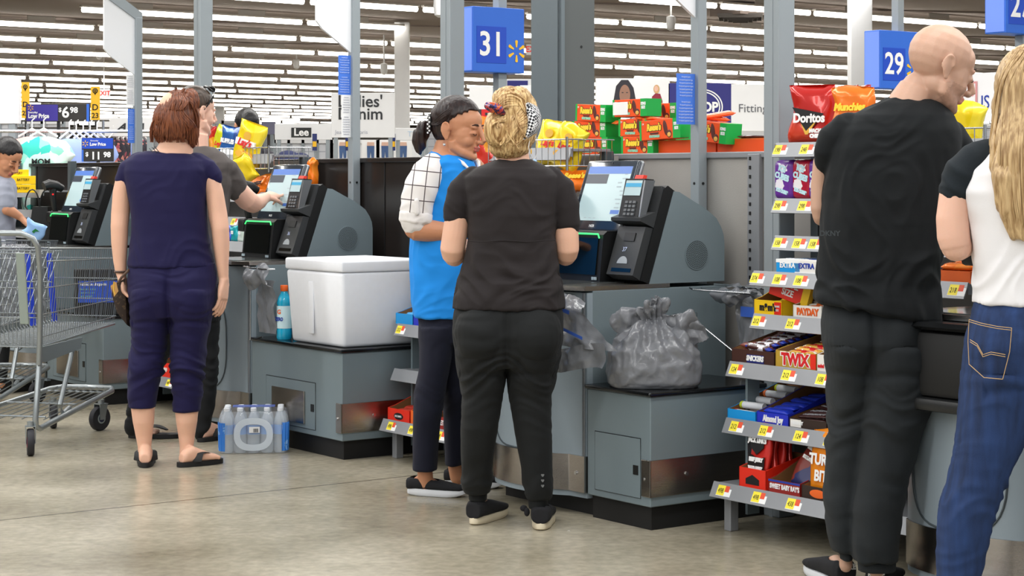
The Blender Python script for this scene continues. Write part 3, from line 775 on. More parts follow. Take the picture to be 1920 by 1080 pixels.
for i in range(9):
    r = thing('mint_roll',['white mint roll with a red cap','white mint roll with a lime cap','white mint roll with an orange cap'][i%3]+' in the cyan carton','sweets',(0,0,0),0,'mint rolls in the cyan carton, %s caps'%['red','lime','orange'][i%3])
    x, z = .028+.030*i, .020+.0085*i+ (.018 if i%2 else 0)
    r.location = base+Vector((UX*x-UY*(T[1]-.012), UY*x+UX*(T[1]-.012), z)); r.rotation_euler = (0,0,AU-PI/2+RN.uniform(-.12,.12))
    L_ = T[1]-.03
    part(r,'roll',MB().tube([(.012,0,0),(L_-.01,0,0)],.0135,14),ROLLM[1] if i in (4,) else w_wh,50)
    part(r,'cap',MB().tube([(0,0,0),(.004,0,0),(.014,0,0)],[.011,.0145,.0145],14),CAPS[i%3],50)
T = mktray(VR,'candy_tray','royal blue almond chocolate carton on the second shelf','carton',1419,1478,1,c_bl,face=[('Almond Joy',.085,.018,.03,WHTP,.72,.002)],hf=.04,hb=.15,dep=.34)
fill(T,6,'chocolate_bar','blue wrapped almond chocolate bar in the royal blue carton','chocolate bar',.04,.12,.02,w_bl,'bars in the royal blue carton',layers=2)
text(T[0],'Almond Joy',(.20,T[1]*.0+.0035,.075),.04,(.93,0,.37),(-.37,0,.93),WHTP,sx=.8)
T = mktray(VR,'candy_tray','dark brown chocolate carton with white print at the right of the second shelf','carton',1480,1550,1,c_br,hf=.035,hb=.1,dep=.3,face=[('HERSHEY',.04,.018,.016,WHTP,.9)])
patch(T[0],'white_flash',T[1]-.06,T[1]-.006,.003,.03,c_wh)
fill(T,6,'chocolate_bar','dark wrapped chocolate bar with silver lettering in the brown carton','chocolate bar',.042,.15,.012,w_hs,'bars in the dark brown white-printed carton',lab='HERSHEY\'S',layers=3,lm=mat('silver_letters',(200,200,206),.4,.2,0))
# bottom shelf
def jerky(label, pos, rz, w, h, m, words, win=True, lean=.12, group=None, seed=1):
    t = chipbag(label, pos, rz, w, h, .03, m, words, lean=-lean, seed=seed, group=group); t.name = 'jerky_pouch'; t['category'] = 'snack pouch'
    if win:
        b = MB(); b.prism([(-w*.36,h*.04),(w*.36,h*.04),(w*.38,h*.48),(w*.10,h*.44),(-w*.36,h*.52)],-.0195,-.0185); part(t,'dark_window',b,mat('pouch_window',(34,28,28),.25,0,.1))
        b = MB(); b.prism([(-w*.30,h*.84),(w*.30,h*.84),(w*.30,h*.62),(0,h*.50),(-w*.30,h*.62)],-.0200,-.0190); part(t,'shield',b,BLKP)
    return t
mred = foil('jerky_red',(206,44,36))
T = mktray(VR,'jerky_carton','bright red carton of jerky pouches on the bottom shelf','carton',1386,1436,0,c_rd,hf=.07,hb=.115,dep=.20)
b = MB(); b.prism([(-.035,.012),(.035,.012),(.035,.032),(0,.048),(-.035,.032)],-.0012,-.0006)
o = part(T[0],'emblem',b,BLKP); o.rotation_euler = (0,0,-PI/2); o.location = (0,T[1]/2,.0)
for i in range(4):
    p = S(SH[0][0]+.055+.036*i, VR+(ty(1386,0)-VR+ty(1436,0)-VR)/2, SH[0][1]+.006)
    jerky('red jerky pouch with black shield in the bright red carton'+('' if i else ', front one'),p,AU-PI/2,.115,.225,mred,[("JACK LINK'S",0,.73,.024,WHTP,.72,0),('BEEF JERKY',0,.42,.018,WHTP,.8,0),('WILD HEAT',0,.28,.017,WHTP,.8,0)] if i == 0 else [],win=i==0,group=None if i==0 else 'jerky pouches behind the front one in the red carton',seed=3+i)
T = mktray(VR,'jerky_carton','dark red barbecue jerky carton with white lettering','carton',1441,1500,0,c_bb,face=[("SWEET BABY RAY'S",.082,.022,.024,WHTP,.72,.001)],hf=.045,hb=.14,dep=.24)
patch(T[0],'blue_stripe',0,T[1],.038,.045,BB)
mb_ = spots_mat('bbq_pouch',(120,44,36),[(40,44,90),(190,120,60)],9,.3,.6)
for i in range(3):
    p = S(SH[0][0]+.07+.05*i, VR+ty(1484,0)-VR, SH[0][1]+.02)
    t = chipbag('dark red and navy beef jerky pouch leaning in the barbecue carton',p,AU-PI/2,.12,.19,.03,mb_,[('BEEF JERKY',0,.78,.02,WHTP,.8,0),('100% AMERICAN',0,.58,.014,WHTP,.8,0)],lean=-.35,seed=20+i,group='pouches in the barbecue carton',roll=.35)
    t.name='jerky_pouch'; t['category']='snack pouch'
T = mktray(VR,'jerky_carton','black and brown carton holding orange turkey snack bags','carton',1503,1560,0,c_br,hf=.045,hb=.10,dep=.24)
b = MB(); b.ball((-.002,T[1]*.45,.022),(.001,.04,.015)); part(T[0],'oval_label',b,c_or)
mo = foil('turkey_orange',(240,140,24))
for i in range(3):
    p = S(SH[0][0]+.06+.05*i, VR+ty(1538,0)-VR, SH[0][1]+.01)
    t = chipbag('orange turkey bites bag with white lettering in the black carton',p,AU-PI/2,.17,.235,.035,mo,[('TURKEY',.05,.54,.052,WHTP,.85,0),('BITES',.05,.30,.052,WHTP,.85,0),('Old Wisconsin',.05,.74,.016,mat('maroon_print',(120,30,30),.5,0,0),1,0)],lean=-.1,seed=30+i,group='orange turkey bags in the black carton')
    t.name='snack_bag'; t['category']='snack pouch'
# mint boxes on the fifth shelf, gum bottles on the sixth/seventh
def carton(name, label, cat, pos, rz, l, w, h, m, faces=(), top=(), group=None, tilt=(0,0)):
    t = thing(name, label, cat, pos, 0, group); t.rotation_euler = (tilt[0], tilt[1], rz)
    part(t,'carton',MB().box(0,w,0,l,0,h,.0015),m)
    for (s,y,z,size,mm,sx,*r) in faces: text(t,s,(-.0012,l-y,z),size,FU[0],FU[1],mm,sx=sx,bold=.001,shear=r[0] if r else 0)
    for (s,y,x,size,mm,sx,*r) in top: text(t,s,(x,l-y,h+.0012),size,(0,-1,0),(1,0,0),mm,sx=sx,bold=.001)
    return t
for i,(x,cc,tx) in enumerate(((1500,c_cy,WHTP),(1536,c_wh,BB))):
    p = S(SH[4][0]+.03, ty(x,4), SH[4][1]+.002)
    t = carton('gum_carton',['bright blue gum carton at the left of the fifth shelf','white and blue gum carton right of the bright blue one'][i],'carton',p,AU,.125,.26,.05,cc,[('EXTRA',.06,.028,.026,tx,1)],[('POLAR ICE',.06,.06,.028,WHTP if i==0 else BB,.9),('gum',.06,.15,.03,WHTP if i==0 else BB,1)])
    if i: part(t,'blue_swirl',MB().prism([(0,0),(.06,0),(.09,.03),(.13,.049),(.02,.049),(0,.02)],-.001,.0),c_cy)
    part(t,'white_band',MB().box(-.001,.0,.0,.125,.038,.05).box(0,.05,0,.125,.05,.0506) if i==0 else MB().box(-.001,.0,0,.125,0,.006),WHTP)
ice = {'purple':spots_mat('gum_purple',(104,46,150),[(104,46,150),(236,230,240)],30,.25,.8),'crimson':spots_mat('gum_crimson',(170,24,52),[(170,24,52),(240,234,236)],30,.25,.8)}
k_=0
for x, cn in ((1471,'purple'),(1505,'crimson'),(1536,'purple')):
    for j in range(2 if x<1530 else 1):
        p = S(SH[6][0]+.07+.10*j, vx(x,SH[6][0]+.04), SH[6][1]+.002)
        t = thing('gum_bottle_pack','%s pack of gum cubes, %s one of its column, second shelf from the top'%(cn,['front','rear'][j]),'chewing gum',p,AU+RN.uniform(-.1,.1),None if x<1530 else None)
        if x==1536: t['label']='purple gum pack partly hidden by the bald man, second shelf from the top'
        b = MB(); b.box(-.04,.04,-.055,.055,0,.15,.022,seg=3)
        part(t,'wrap',b,ice[cn],60)
        for q,(s_,z_) in enumerate((('ICE',.115),('CUBES',.085),('ICE CUBES',.03))):
            text(t,s_,(-.0412,.0,z_),.03 if q<2 else .016,(0,-1,-.25),(0,-.25,1),mat('gum_print',(190,226,236),.5,0,0),sx=.9,bold=.002)
# crisps on the top of the right rack
mdor = foil('crisps_red',(190,34,28),[(206,60,34),(160,24,22)],4); mdor2 = foil('crisps_dark_red',(150,24,30))
for i,(x,du,rz,lab) in enumerate(((1523,.03,0,'red crisp bag with black triangle and white name, front of the top shelf'),(1566,.10,.2,'dark red crisp bag second on the top shelf, behind the bald man\'s shoulder'),(1590,.16,.1,'dark red crisp bag third on the top shelf, mostly hidden'))):
    p = S(SH[7][0]+.03+du, vx(x,SH[7][0]+.03+du), SH[7][1]+.002)
    chipbag(lab,p,AU-PI/2+.35+rz,.185,.215,.07,mdor if i==0 else mdor2,[('Doritos',.02,.42,.047,WHTP,.86,0),('NACHO',.2,.20,.018,WHTP,.9,0),('CHEESE',.2,.11,.018,WHTP,.9,0)],lean=-.06,seed=41+i,
        bands=[('black_triangle',[(-.36,.62),(.34,.5),(-.02,.14)],BLKP,0),('flame_edge',[(-.16,.34),(-.04,.2),(.22,.42),(.0,.14),(-.06,.14)],GB,.001)])
p = S(SH[7][0]+.02, vx(1598,SH[7][0]+.02), SH[7][1]+.0)
chipbag('orange corn snack bag with yellow print beside the bald man\'s shoulder',p,AU-PI/2+.3,.17,.205,.05,foil('snack_orange',(238,120,30)),[('Munchies',0,.62,.036,YB,.9,.2)],lean=-.05,seed=47)
# ------------------------------------------------------------------ orange peanut-butter-cup cartons on the wall shelf
r_or = mat('cup_carton_orange',(240,84,28),.4,0,.03); r_gr = mat('cup_carton_green',(20,170,72),.4,0,.03); r_choc = mat('printed_chocolate',(88,38,34),.45,0,0); r_pb = mat('printed_filling',(226,176,84),.5,0,0)
MINT = mat('mint_print',(150,220,190),.5,0,0)
def cups(label, x0, u, z, l=.235, h=.076, yaw=0, tilt=0, sticker=False, flip=True):
    v = vx(x0, u)
    t = thing('candy_carton', label, 'carton', S(u, v, z), 0); t.rotation_euler = (tilt, 0, AU+yaw)
    # local: face at x=0 looks along -x, runs from y=0 (left in view) to y=-l
    part(t,'carton',MB().box(0,.085,-l,0,0,h,.0015),r_or)
    part(t,'green_end',MB().box(-.0008,.0855,-l-.0005,-l*.82,-.0005,h+.0008),r_gr); part(t,'green_edge',MB().box(-.0008,.0855,-.012,.0005,-.0005,h+.0008),r_gr)
    text(t,"Reese's",(-.0016,-l*.36,h*.62),.040,FU[0],FU[1],YB,bold=.0022,sx=.78,shear=.12)
    text(t,"Reese's",(-.0006,-l*.36,h*.62),.040,FU[0],FU[1],r_choc,bold=.005,sx=.78,shear=.12,name='lettering_outline')
    part(t,'banner',MB().prism([(-l*.25,h*.36),(-l*.48,h*.36),(-l*.46,h*.26),(-l*.27,h*.26)],-.0012,-.0006,'x'),r_choc)
    text(t,'FOOTBALLS',(-.0016,-l*.37,h*.16),.014,FU[0],FU[1],MINT,bold=.001,sx=.9)
    b = MB(); M = Matrix.Translation((-.0008,-l*.64,h*.55)) @ Matrix.Rotation(-.25,4,'X'); b.ball((0,0,0),(.0012,.013,h*.40),M=None)
    for vtx in b.b.verts: vtx.co = M @ vtx.co
    part(t,'printed_candy',b,r_choc,50)
    b = MB(); b.ball((-.001,-l*.73,h*.24),(.0014,.016,h*.20)); pc = part(t,'printed_candy',b,r_choc,50)
    part(pc,'filling',MB().ball((-.0022,-l*.735,h*.20),(.001,.012,h*.12)),r_pb,50)
    text(t,'KING',(-.0016,-l*.91,h*.72),.017,FU[0],FU[1],WHTP,bold=.001,sx=.8); text(t,'SIZE',(-.0016,-l*.91,h*.50),.017,FU[0],FU[1],WHTP,bold=.001,sx=.8)
    text(t,'24',(-.0016,-l*.09,h*.82),.012,FU[0],FU[1],WHTP)
    if sticker:
        part(t,'white_sticker',MB().box(-.003,-.002,-l*.46,-l*.02,.008,h*.86),WHTP)
    return t
ZT = 1.411; U0 = .86; HB = .080
cups('lowest candy carton of the left stack on the wall shelf', 1079, U0, ZT)
cups('middle candy carton of the left stack, sticking out to the left', 1074, U0, ZT+.078, yaw=.03)
cups('top candy carton of the left stack, tilted up to the right', 1079, U0, ZT+.156, yaw=-.05, tilt=.05)
cups('lowest candy carton of the second stack, under the others', 1165, U0, ZT, l=.22)
cups('middle candy carton of the second stack, under the one with a white sticker', 1160, U0, ZT+.078, l=.22)
cups('top candy carton with a white sticker over its name', 1149, U0+.0, ZT+.165, l=.235, sticker=True)
cups('top candy carton of the rear stack, left of the blue notice', 1205, U0+.17, ZT+.150, l=.23)
cups('lower candy carton of the rear stack', 1205, U0+.17, ZT+.06, l=.23)
cups('large candy carton resting askew on the plain orange row, left of the blue notice', 1200, U0-.02, ZT+.055, l=.27, h=.085, tilt=-.04)
cups('candy carton behind the grey post, right of the blue notice', 1292, U0-.02, ZT+.055, l=.23, h=.085, tilt=.10)
for i,(x0,x1) in enumerate(((1225,1342),(1345,1445),(1482,1560))):
    v0, v1 = vx(x0,U0+.03), vx(x1,U0+.03)
    t = thing('plain_carton',['plain orange carton under the askew candy cartons','plain orange carton between the two grey posts','plain orange carton right of the wide post, behind the red crisps'][i],'carton',S(U0+.03,v1,ZT-.03))
    part(t,'carton',MB().box(0,.16,0,v0-v1,0,.085,.002),r_or)
    part(t,'rim',MB().box(-.001,.161,-.001,v0-v1+.001,.08,.086),c_or)
fw = foil('cup_wrapper',(236,96,36),[(30,150,70),(90,40,34)],14)
k=0
for (x,u,z) in ((1196,1.02,1.632),(1226,1.02,1.634),(1222,.93,1.555),(1238,.93,1.56),(1180,.93,1.56),(1335,.90,1.555),(1345,.92,1.57)):
    p = S(u, vx(x,u), z)
    bar('candy_packet','orange and green candy packet lying loose on top of the candy cartons','sweets',p,(RN.uniform(-.2,.2),RN.uniform(-.2,.2),AU-PI/2+RN.uniform(-.3,.3)),.05,.16,.02,fw,'loose candy packets on top of the candy cartons')
for x in (1385,1410,1425):
    p = S(.95, vx(x,.95), 1.475)
    bar('chocolate_bar','dark brown chocolate bar lying on the plain orange carton between the posts','chocolate bar',p,(0,0,AU+PI/2+.1),.04,.15,.012,w_hs,'dark bars on the plain orange carton')
t = thing('wall_shelf','grey metal shelf behind the low wall carrying the candy cartons','shelf',S(.842,-2.4))
part(t,'shelf_board',MB().box(0,.5,0,3.9,1.385,1.409),RAIL)
part(t,'bracket',MB().box(0,.02,.5,.53,0,1.385).box(0,.02,3.2,3.23,0,1.385),RAIL)
# ------------------------------------------------------------------ crisps in the wire fences
m_ly = foil('crisps_yellow',(246,214,30),[(250,226,60),(240,196,20)],7)
m_rf = foil('crisps_blue',(44,98,170),[(30,70,140),(70,130,200)],7); m_rd = foil('crisps_redorange',(206,50,34),[(230,150,40),(190,30,30)],12)
m_lm = foil('crisps_lime',(216,220,40),[(226,230,70),(190,200,30)],7); m_or = foil('crisps_orange',(244,122,24),[(246,140,40),(230,90,20)],9)
CHIP = spots_mat('printed_crisps',(238,176,60),[(214,140,40),(250,200,90)],30,.4,.5)
def crisp_oval(z0=.28,r=.11): 
    return ('printed_crisps',[(.02+.34*math.cos(a)*1.0, z0+r*math.sin(a)) for a in [2*PI*i/16 for i in range(16)]],CHIP,.0)
def sunmark(): return ('sun_emblem',[(.14*math.cos(a), .70+.095*math.sin(a)) for a in [2*PI*i/16 for i in range(16)]],GB,.0)
# over the middle rack, right of the blonde woman's head
def chip_at(x, u, z, lab, m, w, h, words, **k):
    return chipbag(lab, S(u, vx(x,u), z), k.pop('rz',AU-PI/2+.3), w, h, k.pop('th',.06), m, words, **k)
chip_at(1028,.60,1.36,'yellow crisp bag standing right beside the blonde woman\'s headband',m_ly,.155,.20,[("Lay's",0,.48,.04,RB,.9,.2)],bands=[crisp_oval(),sunmark()],seed=51,roll=.10,lean=-.15)
chip_at(1052,.53,1.345,'yellow crisp bag leaning right over the end of the wire fence',m_ly,.15,.20,[("Lay's",0,.48,.04,RB,.9,.2)],bands=[crisp_oval(),sunmark()],seed=52,roll=.38,lean=-.1)
chip_at(905,.56,1.37,'orange and red crisp bag between the two women\'s faces',m_or,.15,.22,[('CHEETOS',0,.6,.03,YB,.8,0)],seed=53)
chip_at(912,.50,1.35,'red snack bag below the orange crisp bag between the two faces',m_rd,.13,.15,[],seed=54)
for (x,z,l,rz) in ((1075,1.25,'orange crisp bag lying beside the hand scanner at checkout 37',.5),(1050,1.235,'flat orange packet lying left of the crisp bag at checkout 37',.2)):
    t = chipbag(l,S(.52,vx(x,.52),z),AU-PI/2+rz,.17,.11,.05,m_or,[("Reese's",0,.5,.04,YB,.8,.1)] if x>1060 else [],seed=55,lean=-.7)
# over the left rack
chip_at(459,.50,1.375,'big yellow crisp bag leaning right in the wire basket',m_ly,.19,.24,[("Lay's",-.05,.52,.055,RB,.9,.25)],bands=[('name_band',[(-.4,.60),(.32,.60),(.36,.46),(-.4,.44)],WHTP,-.001),crisp_oval(.25,.10),sunmark()],seed=61,roll=.28,rz=AU-PI/2+.4)
chip_at(430,.60,1.38,'blue ridged crisp bag behind the big yellow one',m_rf,.17,.22,[('RUFFLES',0,.62,.034,WHTP,.85,0)],bands=[('white_band',[(-.3,.42),(.35,.42),(.3,.06),(-.3,.06)],WHTP,-.001)],seed=62,roll=.15)
chip_at(413,.66,1.40,'lime yellow crisp bag beside the man\'s chin',m_lm,.12,.21,[("Lay's",0,.5,.035,RB,.9,.2)],seed=63,roll=.2)
chip_at(396,.66,1.40,'red and orange crisp bag nearest the man\'s chin',m_rd,.12,.20,[],seed=64,roll=-.1)
chip_at(474,.46,1.29,'yellow crisp bag hanging low at the corner of the wire basket',m_ly,.12,.15,[],seed=65,roll=-.5,lean=.3)
chip_at(478,.50,1.20,'orange crisp bag lying on the rack behind the pointing hand',m_or,.22,.13,[('Cheetos',0,.5,.04,BLKP,.9,.2)],seed=66,lean=-.5,rz=AU-PI/2+.3,roll=-.15)
chip_at(583,.63,1.24,'narrow orange packet poking out behind the middle checkout screen',m_or,.05,.17,[],seed=67,roll=.15)
t = chipbag('small green pouch above the orange crisps behind the reaching man',S(.55,vx(452,.55),1.30),AU-PI/2,.16,.07,.04,foil('green_pouch',(20,130,110)),[],seed=68,lean=-.6)
# mint pouches, gum bottles and blue bag on the left rack
mp = [foil('mint_blue',(20,70,190)),foil('mint_teal',(20,160,170)),foil('mint_white',(214,228,222)),foil('mint_green',(30,160,70))]
for i,(x,c,l) in enumerate(((428,0,'blue'),(441,1,'teal'),(455,2,'white'),(468,3,'green'))):
    p = S(.42, vx(x,.42), .952)
    t = chipbag('%s mint pouch in the row on the left rack behind the reaching man'%l,p,AU-PI/2,.085,.085,.03,mp[c],[('ICE',0,.6,.02,WHTP,.9,0)],seed=70+i); t.name='mint_pouch'; t['category']='mints'
pur = mat('gum_bottle_purple',(96,40,140),.3,0,.05)
b0=None
for i in range(8):
    x = 424+7*i; u=.44+.03*(i%2)
    p = S(u, vx(x,u), .792)
    if b0 is None:
        b0 = thing('gum_bottle','small purple gum bottle in the row on the left rack','chewing gum',p,AU,'purple gum bottles on the left rack')
        part(b0,'bottle',MB().lathe([(.016,0),(.018,.01),(.018,.045),(.013,.052)],n=12),pur,50); part(b0,'cap',MB().lathe([(.014,.052),(.014,.07),(.011,.072)],n=12),WHTP,50)
    else: copy_thing(b0,p)
T = mktray(VL,'candy_tray','black gum carton with white lettering on the left rack','carton',424,462,2,c_br,hf=.05,hb=.08,face=[('EXTRA',.12,.025,.034,WHTP,.8)])
t = chipbag('blue and white snack bag on the left rack beside the scanner tower',S(.40,vx(482,.40),.80),AU-PI/2,.18,.11,.05,m_rf,[('DENTYNE',0,.5,.026,WHTP,.8,0)],seed=75,lean=-.4); t.name='snack_bag'; t['category']='snack pouch'
T = mktray(VL,'candy_tray','red and blue carton seen between the legs of the woman in navy','carton',298,330,0,c_rd,hf=.08,hb=.16,face=[('BEEF',.08,.04,.03,WHTP,.9)])
# middle rack
T = mktray(VM,'candy_tray','cyan cookie-mint carton left of the blue vest woman\'s trousers','carton',742,774,2,c_cy,hf=.05,hb=.14,dep=.3)
r_ = None
for i in range(5):
    x = .03+.035*i; p = T[0].location+Vector((UX*x-UY*.02, UY*x+UX*.02, .025+.012*i)); bar('candy_roll','blue and white candy roll in the cyan carton of the middle rack','sweets',p+Vector((-UY*.06,UX*.06,0)),(0,0,AU+.1),.034,.11,.03,ROLLM[1],'candy rolls in the middle rack carton')
T = mktray(VM,'candy_tray','royal blue carton touching the blue vest woman\'s trousers','carton',775,800,2,c_bl,hf=.06,hb=.12,dep=.3)
T = mktray(VM,'candy_tray','small brown carton just below the hem of the blue vest','carton',768,800,3,c_sn,hf=.06,hb=.09,face=[('48',.03,.03,.03,WHTP,1)])
T = mktray(VM,'jerky_carton','bright red carton with a black oval on the lowest middle rack shelf','carton',727,768,0,c_rd,hf=.055,hb=.15,dep=.26)
b = MB(); b.ball((-.001,T[1]*.5,.022),(.001,.04,.016)); part(T[0],'oval_emblem',b,BLKP); text(T[0],"JACK LINK'S",(-.003,T[1]*.5,.022),.013,FU[0],FU[1],WHTP,sx=.8)
fill(T,4,'jerky_stick','red snack packet with a yellow corner in the red carton on the middle rack','snack pouch',.05,.12,.02,mat('red_packet',(190,60,44),.35,0,.1),'packets in the lower middle rack carton')
T = mktray(VM,'jerky_carton','orange-red carton beside the blue vest woman\'s calf','carton',770,800,0,c_or,hf=.06,hb=.13,dep=.26)
T = mktray(VM,'jerky_carton','dark red carton seen between the blue vest woman\'s legs','carton',812,850,0,c_bb,hf=.055,hb=.13,dep=.26,face=[('SWEET',.05,.028,.03,WHTP,.8)])
# goods seen between the bald man and the blonde woman
t = chipbag('yellow crisp bag behind the bald man\'s chin',S(.52,vx(1785,.52),1.33),AU-PI/2+.3,.16,.24,.06,m_ly,[],seed=81,roll=.25)
T = tray('snack_tray','orange snack carton on the shelf between the bald man and the blonde woman','carton',VR,4,vx(1762,.42)-VR,vx(1822,.42)-VR,c_or,hf=.04,hb=.08,dep=.2)
fill(T,4,'orange_snack_bag','orange snack packet in the carton between the bald man and the blonde woman','snack pouch',.06,.14,.025,m_or,'orange snack packets between the man and the blonde woman',layers=2)
t = thing('small_sign','white card with blue lettering and a red-framed notice above the orange cartons','sign',S(1.0,vx(1822,1.0),1.60))
part(t,'card',MB().box(-.002,.002,-.12,.10,-.09,.09),WHTP); text(t,'W  US',(-.003,0,-.02),.07,FU[0],FU[1],BB,sx=.9)
part(t,'stem',MB().box(.0,.006,-.004,.004,-.20,-.09),CHR); part(t,'framed_notice',MB().box(-.006,-.004,-.03,.09,-.05,.06),mat('notice_pink',(214,150,150),.5,0,0)); part(t,'notice_paper',MB().box(-.008,-.006,-.022,.082,-.042,.052),WHTP)
text(t,'THANK YOU',(-.0085,.03,.01),.016,FU[0],FU[1],RB)
# ------------------------------------------------------------------ cooler, bottles, water
EPS = mat('white_foam', (236,238,242), .75, 0, .02, 30, .05, 250)
cxa, cxb = 556, 800
t = thing('foam_cooler','large white foam cooler standing on the middle bagging cabinet','cooler',S(.02, 2.235, .513))
def frus(x0,x1,y0,y1,z0,z1,i): # inset i at bottom
    b = MB(); b.box(x0,x1,y0,y1,z0,z1,.018,seg=3)
    for v_ in b.b.verts:
        f = 1-(v_.co.z-z0)/(z1-z0); v_.co.x += i*f*(1 if v_.co.x < (x0+x1)/2 else -1); v_.co.y += i*f*(1 if v_.co.y < (y0+y1)/2 else -1)
    return b
CL, CW, CHh = .46, .53, .405
part(t,'tub',frus(0,CL,0,CW,0,CHh-.055,.022),EPS,40)
part(t,'lid',MB().box(-.003,CL+.003,-.003,CW+.003,CHh-.054,CHh,.010,seg=3),EPS,40)
b = MB(); b.prism([(.008,.05),(.002,.29),(.014,.29),(.02,.05)],.27,.31); part(t,'side_groove',MB().box(.0,.012,.27,.315,.05,.30,.006,seg=2),EPS,40)
zb = foil('drink_blue',(40,160,200)); DRK = mat('blue_drink',(30,168,206),.12,0,0,spec=.6,coat=.4); LABW = mat('bottle_label',(206,232,238),.5,0,.03)
def sports(u,v,lab,grp):
    t = thing('sports_drink',lab,'bottle',S(u,v,.513),AU,grp)
    part(t,'bottle',MB().lathe([(.034,0),(.038,.01),(.038,.05),(.035,.06),(.038,.07),(.038,.15),(.034,.165),(.038,.178),(.030,.205),(.017,.228),(.015,.24)],n=24),DRK,50)
    part(t,'label',MB().lathe([(.0386,.055),(.0386,.165)],n=24,cap=False),LABW,60)
    part(t,'cap',MB().lathe([(.018,.236),(.019,.24),(.019,.262),(.017,.265)],n=20),c_or,50)
    text(t,'G',(-.0365,-.014,.135),.03,(.36,-.93,0),(0,0,1),c_or,bold=.001)
    text(t,'ZERO',(-.0365,-.014,.10),.024,(.36,-.93,0),(0,0,1),BB,bold=.001,sx=.8)
sports(.06,2.85,'blue sports drink with orange cap standing left, beside the foam cooler',None)
sports(.12,2.795,'blue sports drink with orange cap partly behind the foam cooler corner',None)
# water multipack
WAT = mat('water_bottle_plastic',(226,234,242),.08,0,0,trans=.0,alpha=.42,spec=.8,coat=.5)
WRP = mat('shrink_wrap',(226,236,246),.10,0,0,alpha=.22,spec=.8,coat=.8)
WB2 = spots_mat('blue_wrap_print',(58,132,224),[(58,132,224),(130,180,240),(90,156,232)],34,.2,.5)
q = FLR(470,852)
wrt = .10
wp = thing('water_multipack','shrink-wrapped pack of water bottles standing on the floor by the cabinet','water bottles',(q.x,q.y+.12,0),wrt)
wb = None
NXB, NYB = 5, 3; dd = .063
for i in range(NXB):
    for j in range(NYB):
        x, y = (i-(NXB-1)/2)*dd, (j-(NYB-1)/2)*dd
        b = MB(); b.lathe([(.026,.002),(.031,.012),(.031,.06),(.029,.068),(.031,.076),(.031,.14),(.027,.165),(.014,.192),(.013,.200)],(x,y,0),n=18)
        bo = part(wp,'bottle',b,WAT,50); part(bo,'cap',MB().lathe([(.0145,.198),(.0145,.212),(.012,.214)],(x,y,0),n=14),mat('cap_clear_white',(236,240,246),.4,0,0),50)
        b = MB(); b.lathe([(.0315,.09),(.0315,.135)],(x,y,0),n=18,cap=False); part(bo,'label',b,mat('bottle_blue_label',(130,170,226),.4,0,.1),60)
hx, hyy = dd*NXB/2+.004, dd*NYB/2+.004
def wrapf(off,z0,z1,top=1.0):
    def fn(uu,vv):
        a = 2*PI*uu; cx = math.copysign(abs(math.cos(a))**.35,math.cos(a)); cy = math.copysign(abs(math.sin(a))**.35,math.sin(a))
        z = z0+(z1-z0)*vv; k = 1-.10*max(0,(z-.15)/.05)**1.5
        w = .003*math.sin(a*22)*(.4+vv)
        return Vector((cx*(hx*k+off+w), cy*(hyy*k+off+w), z))
    return fn
b = MB(); b.grid(wrapf(.002,.003,.198),110,10,True); part(wp,'shrink_wrap',b,WRP,60)
b = MB()
for a0,a1 in ((.50,.66),(.84,1.0)):
    f = wrapf(.0045,.012,.145)
    b.grid(lambda uu,vv: f(a0+(a1-a0)*uu, vv), 30, 6)
part(wp,'blue_print',b,WB2,60)
b = MB(); f = wrapf(.005,.02,.165)
n=28
ri=[];ro=[]
for i in range(n):
    a=2*PI*i/n; cx=math.copysign(abs(math.cos(a))**.8,math.cos(a)); sz=math.copysign(abs(math.sin(a))**.8,math.sin(a))
    ri.append(b.b.verts.new((.062*cx,-hyy-.008,.092+.048*sz))); ro.append(b.b.verts.new((.092*cx,-hyy-.008,.092+.078*sz)))
for i in range(n): b._f([ri[i],ri[(i+1)%n],ro[(i+1)%n],ro[i]])
part(wp,'white_ring_print',b,mat('ring_print',(222,232,242),.2,0,0,alpha=.8))
part(wp,'barcode_patch',MB().box(-.02,.03,-hyy-.010,-hyy-.009,.10,.128),WHTP)
b = MB()
for i in range(7): b.box(-.0+.0035*i,-.0+.0035*i+.0015+.001*(i%2),-hyy-.0112,-hyy-.0104,.102,.12)
part(wp,'barcode',b,BLKP)
part(wp,'top_print',MB().box(-.10,.10,-.05,.04,.2150,.2158),mat('top_print',(110,130,214),.25,0,.2,60,alpha=.6))
# ------------------------------------------------------------------ plastic carrier bags
BAGM = mat('grey_bag_film',(120,122,127),.30,0,.10,5,.35,26,alpha=.93,coat=.25)
BAGP = mat('bag_blue_print',(60,100,196),.4,0,.1,alpha=.95)
def crumple(p, s, a, seed=0):
    q = Vector((p.x*s+seed, p.y*s, p.z*s*.8)); w = noise.noise_vector(q*.7)*.6
    return (.5-abs(noise.noise(q+w))*2.2)*a*.7+(.3-abs(noise.noise(q*2.4+w)))*a*.5
